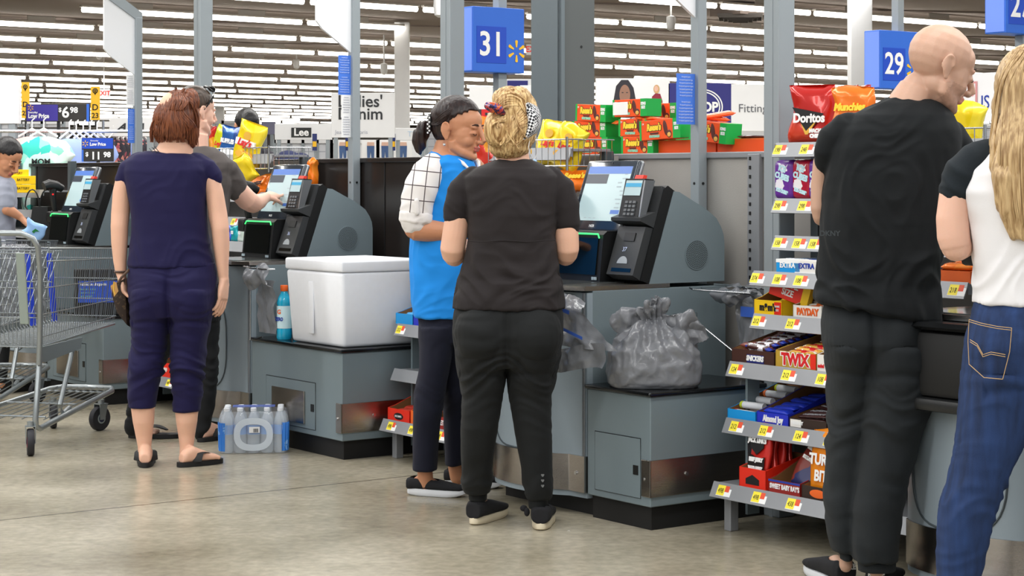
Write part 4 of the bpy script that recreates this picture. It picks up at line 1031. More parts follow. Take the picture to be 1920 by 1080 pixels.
# knotted bag on the cabinet
t = thing('carrier_bag','knotted grey plastic carrier bag standing full on the low cabinet','carrier bag',S(.16,.17,.5125),0)
b = MB(); rs=[]
prof = [(.0,.165,.13),(.02,.178,.142),(.08,.182,.145),(.14,.165,.135),(.19,.135,.11),(.225,.09,.08),(.25,.045,.04),(.265,.03,.025)]
for z,a,bb in prof: rs.append(b.ring(Vector((0,0,z)),Vector((a,0,0)),Vector((0,bb,0)),40,.7))
b.skin(rs)
def tail(pts, ws):
    rs = []; m = len(pts)
    for i_, p_ in enumerate(pts):
        tn = (Vector(pts[min(i_+1,m-1)])-Vector(pts[max(i_-1,0)])).normalized(); e = tn.cross(Vector((0,1,0))).normalized()
        rs.append(b.ring(Vector(p_), e*ws[i_], Vector((0,.012,0)), 20))
    b.skin(rs)
tail([(-.0,0,.235),(-.04,-.01,.265),(-.09,-.02,.262),(-.145,-.02,.235),(-.165,-.02,.225)],[.03,.026,.034,.045,.030])
tail([(0,0,.235),(.0,-.02,.275),(.012,-.02,.31),(.03,-.02,.335)],[.03,.026,.038,.030])
tail([(.02,0,.225),(.07,-.04,.235),(.12,-.05,.235),(.17,-.045,.205),(.185,-.04,.17)],[.04,.045,.05,.045,.030])
tail([(-.04,-.01,.235),(-.035,-.04,.29),(-.02,-.05,.315)],[.03,.028,.015])
me = remesh(b,.0055,1,.5,lambda p,n: (crumple(p,13,.017,3)*(.45+.55*min(1,p.z/.22))+.009*math.sin(math.atan2(p.x,-p.y)*13+5*noise.noise(p*7))*max(0,min(1,(p.z-.05)/.15))) if p.z>.012 else 0); sm(me,38)
obj('film',me,t,None,BAGM)
def drape(fn, nu, nv, disp): 
    b = MB(); b.grid(fn,nu,nv)
    me = b.mesh('film',BAGM); 
    ns = [v.normal.copy() for v in me.vertices]
    for v,n in zip(me.vertices,ns): v.co += n*disp(v.co)
    sm(me,70); return me
# film draped over the front of checkout 37 (local store frame)
t = thing('draped_bag','grey plastic bags with blue print draped over the front of checkout 37','carrier bag',S(-.10,.38,.0))
def fA(uu,vv):   # from the counter edge down, widening to the right
    y = .16-(.24+.24*vv)*uu; z = .885-.22*vv-.05*uu*(1-vv)
    return Vector((.03-.06*min(1,vv*5)-.018*math.sin(uu*9+vv*2)*vv, y, z))
def fB(uu,vv):
    y = .16-.44*uu; z = .672-.09*vv-.02*math.sin(uu*5)
    return Vector((-.045-.012*math.sin(uu*12+vv), y, z))
def fC(uu,vv): return Vector((-.045-.012*math.sin(uu*8+vv*3), .14-.11*uu*(1-.35*vv)-.01*math.sin(vv*9), .66-.27*vv))
for i,(f_,n_) in enumerate(((fA,(40,26)),(fB,(40,16)),(fC,(14,24)))):
    obj('film',drape(f_,n_[0],n_[1],lambda p: crumple(p,14,.018,i*5)),t)
b = MB()
for (y0,y1,z0,z1) in ((-.10,.06,.79,.805),(.06,.085,.84,.85),(-.0,.03,.735,.75),(-.18,-.05,.70,.712)):
    b.grid(lambda uu,vv:(lambda y,z: Vector((-.062-.0*z, y, z)))(y0+(y1-y0)*uu, z0+(z1-z0)*vv+.03*uu),6,2)
part(t,'blue_print',b,BAGP)
# wire bag arms and the bags hanging at the side of checkout 37
t = thing('bag_arm_rack','chrome wire arms reaching right from the side of checkout 37','bag holder',S(.53,.37,0))
b = MB()
def arm(x0,x1,y,z,w): return [(x0,y,z),(x0+.01,y-w,z+.004),(x1,y-w-.02,z-.004),(x1+.01,y-.02,z-.004),(x0+.03,y,z)]
b.tube([(-.03,-.02,.865),(-.04,-.05,.86),(.02,-.32,.855),(.05,-.32,.855),(.03,-.02,.862)],.0045,8)
b.tube([(.10,-.02,.875),(.10,-.30,.87),(.14,-.48,.862),(.17,-.48,.862),(.15,-.02,.872)],.0045,8)
part(t,'wire_arm',b,CHR)
b = MB(); b.tube([(.05,-.02,.70),(.10,-.16,.60),(.08,-.20,.525),(.10,-.30,.52),(.16,-.32,.52)],.004,8); b.tube([(.10,-.42,.52),(.12,-.44,.56),(.15,-.46,.60)],.004,8)
part(t,'support_wire',b,CHR)
t = thing('hanging_bag','grey plastic bags hanging from the chrome arms beside the snack rack','carrier bag',S(.60,.30,0))
def g1(uu,vv):
    y = -.02-.24*uu; z = .865-.07*vv*(.6+.4*math.sin(uu*5)); return Vector((-.03-.03*math.sin(vv*PI)+.01*math.sin(uu*9), y, z))
def g2(uu,vv):
    y = -.10-.24*uu*(.55+.45*min(1,vv*4)); z = .86-.34*vv; return Vector((.0+.012*math.sin(uu*14+vv*2), y-.02*vv, z))
def g3(uu,vv):
    return Vector((.02+.11*vv, -.03-.32*uu, .868+.012*math.sin(uu*11)*math.sin(vv*7)))
for i,(f_,n_) in enumerate(((g1,(36,16)),(g2,(30,34)),(g3,(34,12)))):
    obj('film',drape(f_,n_[0],n_[1],lambda p: crumple(p,15,.02,i*9+2)),t)
b = MB()
for (y0,y1,z0,z1) in ((-.26,-.19,.58,.60),(-.25,-.2,.61,.63),(-.28,-.16,.76,.80)):
    b.grid(lambda uu,vv: Vector((-.022, y0+(y1-y0)*uu, z0+(z1-z0)*vv)),4,2)
part(t,'blue_print',b,BAGP)
# bag holder of the middle checkout
t = thing('hanging_bag','dark grey plastic bag bunched at the holder above the sports drinks','carrier bag',S(-.02,3.06,0))
obj('film',drape(lambda uu,vv: Vector((-.02-.03*math.sin(vv*PI), -.02-.24*uu, .87-.10*vv-.02*math.sin(uu*7))),30,14,lambda p: crumple(p,16,.02,77)),t)
obj('film',drape(lambda uu,vv: Vector((.03, -.03-.18*uu, .80-.26*vv)),20,20,lambda p: crumple(p,14,.02,55)),t)
b = MB(); b.tube([(-.03,-.0,.865),(-.05,-.10,.862),(-.04,-.26,.86),(.0,-.26,.86)],.004,8); b.tube([(.0,-.01,.86),(.0,-.01,.50),(.02,-.1,.52)],.004,8)
part(t,'wire_holder',b,CHR)
# attention sign on the left bagging cabinet
z = 11.05; t = thing('counter_sign','black framed blue sign reading Attention shoppers behind the trolley','sign',S(.1,5.0,0))
c0 = P(182,546,z); t.location = (c0.x,c0.y,0); t.rotation_euler=(0,0,0.15)
part(t,'frame',MB().box(-.13,.16,0,.04,.513,.78,.006),BLKM)
part(t,'blue_face',MB().box(-.105,.14,-.003,.0,c0.z-.065,c0.z+.06),BLUED)
text(t,'Attention shoppers',(-.095,-.005,c0.z+.04),.022,FV[0],FV[1],WHTP,al='LEFT',sx=.85,bold=.0006)
for i,s_ in enumerate(('Please do not place','items on the scale','until prompted')): text(t,s_,(-.095,-.005,c0.z+.012-.02*i),.014,FV[0],FV[1],MINT,al='LEFT',sx=.8)
# black counter kit between the bald man and the woman in jeans
t = thing('bag_carousel','black bag carousel and counter edge between the bald man and the woman in jeans','bag holder',S(.0,-1.66,0))
part(t,'lid',MB().box(-.17,-.09,-.02,.40,.60,.64,.012),BLK,40); part(t,'body',MB().box(-.155,-.09,-.0,.38,.64,.84,.02),BLKM,40); part(t,'tray',MB().prism([(-.16,.845),(-.175,.855),(-.16,.868),(-.09,.868),(-.09,.845)],-.02,.40),STEELD)
# black handbag and yellow boxes at far left
t = thing('handbag','black handbag standing on the far checkout behind the bagging girl','handbag',P(75,460,12.4).to_tuple()[:2]+(.90,),0)
part(t,'bag_body',MB().prism([(-.07,0),(.08,0),(.06,.22),(-.035,.22)],-.05,.05),BLK)
for x in (-.05,.045): part(t,'strap',MB().tube([(x-.03,0,.2)]+[(x+.045*math.cos(a)-.0,0,.22+.11*math.sin(a)) for a in [PI-PI*i/10 for i in range(11)]]+[(x+.04,0,.2)],.005,6),BLK)
for i,(x,y) in enumerate(((38,337),(38,353),(25,325))):
    p = P(x,y,13.0); t = thing('yellow_carton',['upper','lower','topmost rear'][i]+' yellow carton with black print on the far left rack','carton',(p.x,p.y,p.z-.03),AU)
    part(t,'carton',MB().box(-.09,.09,-.05,.05,0,.056,.002),c_mm); text(t,'BATTERY',(-.0,-.0515,.03),.024,FV[0],FV[1],BLKP,sx=.9)
# ================================================================== clothing department behind the wall
def board(label, xl, xr, yt, yb, z, m=None, rz=0, name='header_board', cat='sign', dep=.08):
    p = P((xl+xr)/2,(yt+yb)/2,z); w=(xr-xl)/F*z; h=(yb-yt)/F*z
    t = thing(name,label,cat,(p.x,p.y,p.z),rz)
    part(t,'board',MB().box(-w/2,w/2,0,dep,-h/2,h/2,.004),m or WHT)
    mb = MB(); mb.box(-w/2+.03,-w/2+.08,.01,.06,-p.z,-h/2); mb.box(w/2-.08,w/2-.03,.01,.06,-p.z,-h/2); part(t,'stand',mb,POLE)
    return t, w, h, p
DK = mat('dark_lettering',(50,52,56),.6,0,0)
t,w,h,p = board('white header board with slanted dark letters above the floral clothes',178,292,221,256,17)
text(t,'AVIA',(w*.08,-.004,0),.085,FV[0],FV[1],DK,bold=.003,shear=.5,sx=1.25)
t,w,h,p = board('white header board with a small black name plate',515,622,232,262,26)
part(t,'name_plate',MB().box(-.16,.11,-.012,0,-.075,.055),mat('black_plate',(40,42,42),.5)); text(t,'Lee',(-.025,-.014,-.01),.14,FV[0],FV[1],WHTP,bold=.004)
t,w,h,p = board('tall white board reading Ladies Denim behind the grey post',621,740,174,258,24)
text(t,"Ladies'",(-w*.40,-.004,h*.30),.21,FV[0],FV[1],DK,al='LEFT',bold=.003); text(t,'Denim',(-w*.40,-.004,h*.02),.21,FV[0],FV[1],DK,al='LEFT',bold=.003)
text(t,'Jeans & Capris',(-w*.44,-.004,-h*.38),.07,FV[0],FV[1],NG,al='LEFT')
t,w,h,p = board('low white board with pale blue letters left of the dark ponytail',738,800,240,263,25); text(t,'TRUE',(w*.2,-.004,0),.10,FV[0],FV[1],mat('pale_blue_letters',(190,212,232),.6,0,0))
t,w,h,p = board('white board with grey and red letters behind the blonde woman\'s hair',880,962,162,245,20)
text(t,'NEW',(0,-.004,-.10),.22,FV[0],FV[1],DK,bold=.008); text(t,'E',(-.055,-.006,-.10),.22,FV[0],FV[1],RB,bold=.008)
t,w,h,p = board('white board edge with a blue strip behind the hair clip',925,1003,148,175,28); part(t,'blue_strip',MB().box(-.1,.2,-.01,0,.0,.08),NAVYP)
t,w,h,p = board('white panel strip behind the yellow crisps',975,1003,160,240,19)
# posters with two women in plain style
t,w,h,p = board('long white poster board with pictures of two women above the candy cartons',1117,1256,147,215,22)
HR = mat('poster_dark_hair',(46,44,52),.6,0,.1); SKP = mat('poster_skin',(150,112,94),.6,0,.06); SK2 = mat('poster_light_skin',(222,180,160),.6,0,.04); MARO = mat('poster_maroon',(140,40,60),.6,0,.05)
def flat(pts, y): 
    b = MB(); b.prism(pts, y, y+.002); return b
def el(cx,cz,a,c,n=24): return [(cx+a*math.cos(2*PI*i/n),cz+c*math.sin(2*PI*i/n)) for i in range(n)]
x0 = -w*.12
g = part(t,'poster_picture',flat([(x0-.13,-h*.5),(x0-.12,-.05),(x0-.09,.12),(x0-.03,.19),(x0+.05,.19),(x0+.11,.10),(x0+.14,-.06),(x0+.20,-h*.5)],-.004),HR)
part(g,'face',flat(el(x0+.01,.02,.062,.115),-.007),SKP); part(g,'face_features',flat(el(x0-.015,.045,.012,.005),-.0095).prism(el(x0+.035,.045,.012,.005),-.0095,-.0075).prism(el(x0+.01,-.045,.018,.008),-.0095,-.0075),HR)  # eyes and mouth printed in the dark hair colour
g = part(t,'poster_picture',flat([(w*.26,-h*.5),(w*.27,-.05),(w*.25,-.08),(w*.26,-.0),(w*.31,.04),(w*.37,.03),(w*.40,-.05),(w*.41,-h*.5)],-.004),MARO)
part(g,'face',flat(el(w*.315,.09,.022,.032),-.007),SK2); part(g,'blonde_hair',flat(el(w*.32,.085,.035,.05),-.0055),mat('poster_blonde',(200,160,110),.6,0,.1))
t,w,h,p = board('navy board with a white oval ring around the word SHOP',1253,1371,156,245,22,NAVYP)
for a_,c_ in ((.235,.205),(.205,.178)):
    n=40; b=MB(); o=[b.b.verts.new((.03+a_*math.cos(2*PI*i/n),-.004,c_*math.sin(2*PI*i/n))) for i in range(n)]; q=[b.b.verts.new((.03+(a_-.014)*math.cos(2*PI*i/n),-.004,(c_-.014)*math.sin(2*PI*i/n))) for i in range(n)]
    for i in range(n): b._f([o[i],o[(i+1)%n],q[(i+1)%n],q[i]])
    part(t,'oval_ring',b,WHTP)
text(t,'SHOP',(.035,-.005,-.005),.15,FV[0],FV[1],WHTP,bold=.006,sx=.92)
t,w,h,p = board('white board reading Fitting Room right of the navy oval board',1371,1462,158,246,22)
text(t,'Fitting Room',(-w*.36,-.004,-.01),.135,FV[0],FV[1],mat('grey_letters',(96,98,104),.6,0,0),al='LEFT')
t,w,h,p = board('plain white board at the left edge of the picture',-30,35,145,232,15)
# white fixtures and slat walls
GRD = grid_mat('white_grid_wall',(214,216,222),(176,180,190),.16,.12,.008,'xz')
for (xl,xr,yt,yb,z,l) in ((515,622,262,300,27,'white grid fixture under the name plate board'),(622,800,262,300,27,'white display wall with jeans pictures under the Denim board'),(262,470,226,300,30,'long white fixture behind the man with sunglasses'),(1116,1470,246,300,26,'white fixture under the Fitting Room board'),(780,1005,240,300,30,'white fixture behind the two women'),(1480,1920,232,320,34,'long white fixture far behind the bald man'),(-40,120,225,262,24,'white fixture behind the price signs')):
    p = P((xl+xr)/2,yt,z); w=(xr-xl)/F*z
    t = thing('wall_fixture',l,'store fixture',(p.x,p.y,0),0)
    part(t,'slat_wall',MB().box(-w/2,w/2,0,.3,.0,p.z),GRD if 'grid' in l or 'white fixture' in l else WHT); part(t,'top_rail',MB().box(-w/2,w/2,-.03,0,p.z-.05,p.z),WHT)
    b = MB()
    for i in range(5): xx = -w/2+w*i/4; b.box(xx-.02,xx+.02,-.03,.0,0,p.z)
    part(t,'fixture_posts',b,POLE)
JN = mat('jeans_picture_blue',(70,96,140),.7,0,.2); SKJ = mat('picture_skin',(214,176,156),.6,0,.1)
for i,x in enumerate((643,695,722,756)):
    p = P(x,279,26); t = thing('jeans_picture','small picture of a pair of jeans on the white display wall','picture',(p.x,p.y,p.z),0,'jeans pictures on the white display wall')
    part(t,'jeans',MB().prism([(-.05,.04),(.05,.04),(.045,-.15),(.012,-.15),(0,-.03),(-.012,-.15),(-.045,-.15)],-.004,.004),JN); part(t,'torso',MB().prism([(-.045,.09),(.045,.09),(.05,.04),(-.05,.04)],-.004,.004),SKJ); part(t,'card',MB().box(-.12,.12,.004,.012,-.17,.12),WHTP); part(t,'stem',MB().box(-.01,.01,.012,.02,-p.z,-.17),POLE)
for i,x in enumerate((590,652,737)):
    p = P(x,268,25); t = thing('size_tag',['dark blue size tag left of the white Denim board','dark blue and yellow size tag under the Denim board','dark blue and yellow size tag right of the Denim board'][i],'tag',(p.x,p.y,p.z),0)
    part(t,'tag',MB().box(-.03,.03,-.01,.01,-.10,.12),mat('tag_navy',(40,52,110),.5)); part(t,'yellow_patch',MB().box(-.025,.025,-.014,-.01,-.05,.02),YEL); part(t,'stem',MB().box(-.008,.008,0,.01,-p.z,-.1),POLE)
# yellow aisle tags
for (xl,xr,yt,yb,z,n,l) in ((40,55,154,222,16,'22','yellow D tag at far left, partly behind the low price sign'),(170,187,162,226,16.5,'23','yellow tag reading D 23 right of the low price sign')):
    p = P((xl+xr)/2,(yt+yb)/2,z); w=(xr-xl)/F*z; h=(yb-yt)/F*z
    t = thing('aisle_tag',l,'sign',(p.x,p.y,p.z),0)
    part(t,'tag_panel',MB().box(-w/2,w/2,0,.01,-h/2,h/2),YEL)
    b = MB(); b.prism(el(0,h*.37,w*.30,w*.30),-.003,-.001); b.prism([(-w*.2,h*.35),(w*.2,h*.35),(0,h*.24)],-.003,-.001); part(t,'pin_mark',b,BLKP)
    spark(t,(0,-.004,h*.37),w*.22,YEL)
    text(t,'D',(0,-.002,-h*.12),w*.95,FV[0],FV[1],BLKP,bold=.001); text(t,n,(0,-.002,-h*.36),w*.80,FV[0],FV[1],BLKP,bold=.001)
    part(t,'stem',MB().box(-.008,.008,.012,.02,-p.z,-h/2+.02),BLK)
# price signs
def price_sign(xl,xr,yt,yb,z,label,wide,big,small):
    p = P((xl+xr)/2,(yt+yb)/2,z); w=(xr-xl)/F*z; h=(yb-yt)/F*z
    t = thing('price_sign',label,'sign',(p.x,p.y,p.z),0)
    part(t,'sign_back',MB().box(-w/2,w/2,0,.015,-h/2,h/2,.003),mat('sign_black',(44,42,40),.5,0,.02))
    if wide:
        part(t,'purple_panel',MB().box(-w/2+.008,0,-.002,0,-h/2+.006,h/2-.006),mat('sign_purple',(62,50,150),.5,0,.02))
        spark(t,(-w*.42,-.004,h*.28),h*.17,YEL)
        text(t,'Everyday',(-w*.46,-.004,h*.02),h*.15,FV[0],FV[1],WHTP,al='LEFT',bold=.0006); text(t,'Low Price',(-w*.46,-.004,-h*.19),h*.34,FV[0],FV[1],WHTP,al='LEFT',bold=.002,sx=.86)
        text(t,'$',(w*.035,-.004,h*.16),h*.34,FV[0],FV[1],WHTP,bold=.001); text(t,big,(w*.12,-.004,0),h*.86,FV[0],FV[1],WHTP,bold=.003); text(t,small,(w*.25,-.004,h*.14),h*.45,FV[0],FV[1],WHTP,bold=.002)
        part(t,'blue_strip',MB().box(w*.445,w*.485,-.002,0,-h/2,h/2),BLUE)
    else:
        part(t,'blue_panel',MB().box(-w/2+.004,w/2-.004,-.002,0,h*.04,h/2-.004),BLUED)
        spark(t,(-w*.38,-.004,h*.25),h*.13,YEL); text(t,'Everyday',(-w*.22,-.004,h*.37),h*.09,FV[0],FV[1],WHTP,al='LEFT'); text(t,'Low Price',(-w*.24,-.004,h*.22),h*.19,FV[0],FV[1],WHTP,al='LEFT',bold=.001,sx=.86)
        text(t,'$',(-w*.33,-.004,-h*.20),h*.24,FV[0],FV[1],WHTP,bold=.001); text(t,big,(-w*.05,-.004,-h*.27),h*.44,FV[0],FV[1],WHTP,bold=.002); text(t,small,(w*.30,-.004,-h*.22),h*.30,FV[0],FV[1],WHTP,bold=.002)
        part(t,'blue_strip',MB().box(-w*.49,-w*.44,-.002,0,-h/2,0),BLUE)
    part(t,'stem',MB().box(-.012,.012,.016,.03,-p.z,-h/2+.02),BLK)
price_sign(48,169,195,228,15.5,'wide purple and black price sign reading 6.98 on the clothes rack',True,'6','98')
price_sign(153,213,258,303,13.5,'tall blue and black price sign reading 11.98 beside the blue shirts',False,'11','98')
# clothes on racks
TIE = spots_mat('tie_dye',(226,244,238),[(150,226,206),(64,200,186),(200,240,226)],13,.85,.45)
SBL = mat('shirt_light_blue',(150,170,226),.85,0,.08); FLO = spots_mat('dark_floral',(40,36,48),[(40,36,48),(150,70,84),(60,60,72),(190,120,110)],24,.85,.4)
PNK = mat('shirt_pink',(240,190,184),.85,0,.05)
def shirt(label, x, y, z, m, w, h, rz, group=None, words=None):
    p = P(x,y,z); t = thing('hanging_shirt',label,'shirt',(p.x,p.y,p.z),rz,group)
    b = MB(); rs=[]
    for f,ww,dd_ in ((0,.50,.10),(-.25,.50,.12),(-.5,.50,.12),(-.75,.5,.12),(-.86,.60,.11),(-.95,.42,.08),(-1.0,.16,.05)):
        zz = -h*(1+f)+0; 
        rs.append(b.ring(Vector((0,0,-h-h*f)) if False else Vector((0,0,-h*(1+f)*0 - h*(1-abs(f)) )),Vector((ww*w,0,0)),Vector((0,dd_*.6,0)),28,.8))
    b.skin(rs)
    b.tube([(-w*.35,0,-h*.08),(-w*.62,0,-h*.30)],[w*.13,w*.12],12); b.tube([(w*.35,0,-h*.08),(w*.62,0,-h*.30)],[w*.13,w*.12],12)
    me = remesh(b,.02,3,.5,lambda q,n: .012*math.sin(q.x*38+noise.noise(q*4)*4)*min(1,-q.z*3)); obj('shirt_cloth',me,t,None,m)
    part(t,'hanger',MB().tube([(-w*.3,0,.0),(0,0,.06),(w*.3,0,.0)],.008,6).tube([(0,0,.06),(0,0,.12),(.02,0,.14)],.005,6),WHTP)
    for s_ in (words or []): text(t,s_,(0,-.085,-h*.34),.058,FV[0],FV[1],BLKP,bold=.002)
    return t
shirt('pale green tie-dye shirt with dark letters MOM on the clothes rack',82,256,14,TIE,.34,.55,0,words=['MOM'])
shirt('pink shirt hanging just behind the tie-dye one',60,256,14.5,PNK,.34,.5,.0)
for i in range(5): shirt('light blue shirt hanging sideways behind the 11.98 price sign',130+13*i,260,14.2+.15*i,SBL,.30,.5,.9,'light blue shirts behind the 11.98 sign')
for i in range(7): shirt('dark floral shirt on the rack left of the grey post',212+9*i,262,17+.12*i,FLO,.24,.5,1.0,'dark floral shirts on the rack')
t = thing('clothes_rail','chrome clothes rail carrying the shirts at left','clothes rack',P(120,252,14.6).to_tuple()[:2]+(0,),0)
part(t,'rail',MB().tube([(-.5,0,1.66),(.75,0,1.66)],.012,8),CHR); part(t,'post',MB().tube([(-.3,.1,0),(-.3,.1,1.72)],.014,8).tube([(.5,.1,0),(.5,.1,1.72)],.014,8),CHR)
t = thing('clothes_rack_grid','wire grid top of the clothes rack under the 6.98 sign','clothes rack',P(110,240,15.9).to_tuple()[:2]+(0,),0)
b = MB()
for i in range(7): b.tube([(-.35+.12*i,0,1.4),(-.35+.12*i,0,1.78)],.005,5)
for z_ in (1.6,1.72,1.78): b.tube([(-.4,0,z_),(.42,0,z_)],.008,6)
b.tube([(-.35,0,0),(-.35,0,1.78)],.012,6); b.tube([(.37,0,0),(.37,0,1.78)],.012,6)
part(t,'wire_grid',b,CHR)
for i,x in enumerate((540,562)):
    t = thing('folded_clothes',['dark blue folded clothes heap left of the Denim board','second dark blue clothes heap left of the Denim board'][i],'clothes',P(x,290,20+1.6*i).to_tuple()[:2]+(0,),0)
    b = MB(); b.ball((0,0,1.52),(.12,.12,.075)).ball((.08,0,1.5),(.09,.12,.05)); part(t,'cloth',b,mat('folded_navy',(50,56,92),.85,0,.2),60); part(t,'table',MB().box(-.15,.2,-.2,.2,0,1.47),WHT)
# tv-like purple panel far behind the man
t,w,h,p = board('grey-purple hanging banner left of the small black name plate',490,516,228,252,30,mat('banner_purple',(150,150,178),.6,0,.05))
# ================================================================== shopping trolleys
ZN = mat('zinc_wire',(150,156,160),.30,.85,.08,8); TUBE = mat('grey_cart_tube',(150,156,158),.32,.7,.06,5); TYRE = mat('grey_black_tyre',(34,34,40),.6,0,.05); HUBM = mat('wheel_hub_pale',(150,160,160),.5,0,.03); CBL = mat('cart_blue_plastic',(24,60,200),.4,0,.03); HUBR = mat('hub_red',(200,40,70),.5,0,0)
def wheel(t, c, r, w, yaw, hub=HUBM, nm='wheel'):
    M = Matrix.Translation(c) @ Matrix.Rotation(yaw,4,'Z') @ Matrix.Rotation(PI/2,4,'Y')
    o = part(t,nm,MB().lathe([(r*.75,-w/2),(r*.93,-w/2),(r,-w*.3),(r,w*.3),(r*.93,w/2),(r*.75,w/2)],M=M,n=28),TYRE,50)
    part(o,'hub',MB().lathe([(r*.3,-w*.52),(r*.72,-w*.45),(r*.74,0),(r*.72,w*.45),(r*.3,w*.52)],M=M,n=24),hub,50)
    part(o,'hub_centre',MB().lathe([(r*.1,-w*.62),(r*.3,-w*.55),(r*.3,w*.55),(r*.1,w*.62)],M=M,n=16),mat('hub_navy',(30,36,70),.5),50)
    M2 = Matrix.Translation(c) @ Matrix.Rotation(yaw,4,'Z')
    b = MB()
    for sx in (-1,1): b.prism([(-r*.25,-.006-.0),(r*.25,-.006),(r*.55,r*1.15),(-r*.30,r*1.15)], sx*(w/2+.006)-.002, sx*(w/2+.006)+.002, 'x', M2)
    b.box(-w/2-.008,w/2+.008,-r*.3,r*.6,r*1.13,r*1.18,0,M2)
    b.cyl(M2 @ Vector((0,r*.15,r*1.16)), M2 @ Vector((0,r*.15,r*1.5)), .016, n=12)
    part(t,'caster_fork',b,TUBE)
    return o
def cart(loc, rz, label):
    """local: y forward to the nose, x right"""
    t = thing('shopping_trolley', label, 'shopping cart', loc, rz)
    L = .95
    def rim(x_s, y, z): # half width at y
        return x_s
    hw0, hw1 = .285, .205      # half width rear, nose at the top
    bw0, bw1 = .235, .17
    zt0, zt1, zb0, zb1 = .97, .935, .50, .545
    def pt(s, f, g):           # side s, along f 0..1, height g 0..1
        wt = hw0+(hw1-hw0)*f; wb = bw0+(bw1-bw0)*f
        zt = zt0+(zt1-zt0)*f; zb = zb0+(zb1-zb0)*f
        return Vector((s*(wb+(wt-wb)*g), L*f*(1-.04*(1-g)*(f)), zb+(zt-zb)*g))
    b = MB()
    for s in (-1, 1):
        for g, r in ((1,.0045),(.87,.0033),(.60,.003),(.33,.003),(.10,.003),(0,.0045)): b.tube([pt(s,0,g),pt(s,1,g)], r, 6)
        for i in range(34):
            f = (i+.5)/34
            b.tube([pt(s,f,1),pt(s,f,.05),pt(s,f,0)+Vector((-s*.02,0,-.004))], .0018, 5, cap=False)
    part(t,'side_wires',b,ZN)
    b = MB()
    for g, r in ((1,.0045),(.87,.003),(.60,.003),(.33,.003),(.10,.003),(0,.0045)): b.tube([pt(-1,1,g),pt(1,1,g)], r, 6)
    for i in range(14):
        a = -1+2*(i+.5)/14; b.tube([(pt(1,1,1)*1.0-Vector((pt(1,1,1).x*(1-a),0,0))),(pt(1,1,0)-Vector((pt(1,1,0).x*(1-a),0,0)))], .0018, 5, cap=False)
    part(t,'nose_wires',b,ZN)
    b = MB()
    for i in range(20):
        a = -1+2*i/19; b.tube([(a*bw0,0,zb0-.004),(a*bw1,L*.96,zb1-.004)], .0018, 5, cap=False)
    for i in range(30):
        f = i/29; wb = bw0+(bw1-bw0)*f; b.tube([(-wb,L*f*.96,zb0+(zb1-zb0)*f),(wb,L*f*.96,zb0+(zb1-zb0)*f)], .0018, 5, cap=False)
    part(t,'floor_wires',b,ZN)
    b = MB()
    for i in range(22):
        a = -1+2*(i+.5)/22; b.tube([(a*bw0,0,zb0),(a*hw0,-.05,zt0-.03)], .0018, 5, cap=False)
    for g in (0,.3,.6,.95): b.tube([(-bw0-(hw0-bw0)*g,-.05*g,zb0+(zt0-zb0)*g),(bw0+(hw0-bw0)*g,-.05*g,zb0+(zt0-zb0)*g)], .003, 6)
    part(t,'rear_gate',b,ZN)
    # child seat back and flap
    b = MB()
    for i in range(16):
        a = -1+2*(i+.5)/16; b.tube([(a*.24,.0,.66),(a*.25,.20,.95)], .0018, 5, cap=False)
    for f_ in (0,.5,1): b.tube([(-.25,.20*f_,.66+.29*f_),(.25,.20*f_,.66+.29*f_)], .003, 6)
    part(t,'child_seat',b,ZN)
    part(t,'seat_strap',MB().box(.18,.225,-.01,.0,.62,.96,.004,Matrix.Rotation(.12,4,'X')),mat('strap_grey',(140,150,142),.5))
    for y_ in (.76,.985):
        g0 = pt(-1,y_,.02); g1 = pt(-1,y_,.93)
        part(t,'blue_corner_bar',MB().prism([(g0.x-.006,g0.z),(g1.x-.006,g1.z),(g1.x+.006,g1.z),(g0.x+.006,g0.z)], g0.y-.022, g0.y+.022),CBL)
    # handle arch
    b = MB(); x_=.30
    b.tube([(x_-.055,-.02,.42),(x_-.045,-.03,.55),(x_-.01,-.09,.85),(x_-.005,-.12,.98),(x_-.02,-.14,1.02),(x_-.07,-.155,1.045),(-x_+.07,-.155,1.045),(-x_+.02,-.14,1.02),(-x_+.005,-.12,.98),(-x_+.01,-.09,.85),(-x_+.045,-.03,.55),(-x_+.055,-.02,.42)],.0135,12)
    part(t,'handle',b,TUBE,60)
    # side skirt plates under basket
    for sx in (.236,-.242): part(t,'skirt_plate',MB().prism([(0,.50),(.42,.515),(.40,.46),(.05,.425),(0,.43)],sx,sx+.006,'x'),TUBE)
    # lower frame
    b = MB()
    for s in (-1,1):
        b.tube([(s*.235,.0,.43),(s*.25,-.045,.30),(s*.262,-.085,.17),(s*.262,-.08,.135),(s*.26,-.04,.12),(s*.25,.10,.135),(s*.18,.86,.20),(s*.14,.93,.205),(0,.95,.205)],.014,12)
        b.tube([(s*.20,.40,.47),(s*.205,.36,.40),(s*.225,.22,.20),(s*.225,.25,.155),(s*.20,.36,.17)],.0125,12)
    part(t,'lower_frame',b,TUBE,60)
    b = MB()
    for i in range(9): a=-1+2*i/8; b.tube([(a*.23,.05,.15),(a*.15,.90,.21)],.0028,5)
    for y_ in (.1,.45,.8): b.tube([(-.22+.06*y_,y_,.15+.06*y_),(.22-.06*y_,y_,.15+.06*y_)],.005,6)
    part(t,'lower_tray',b,ZN)
    wheel(t,(.245,-.10,.064),.064,.032,.55,HUBR); wheel(t,(-.245,-.10,.064),.064,.032,.3,HUBR)
    wheel(t,(.14,.80,.064),.064,.032,-.35); wheel(t,(-.14,.83,.064),.064,.032,.55)
    return t
c0 = FLR(38,858)
cart((-2.47,9.17,0), -math.radians(15), 'big grey wire shopping trolley in the left foreground')
cart((-3.0,10.35,0), -math.radians(8), 'second grey shopping trolley behind, at the left edge under the bagging girl')
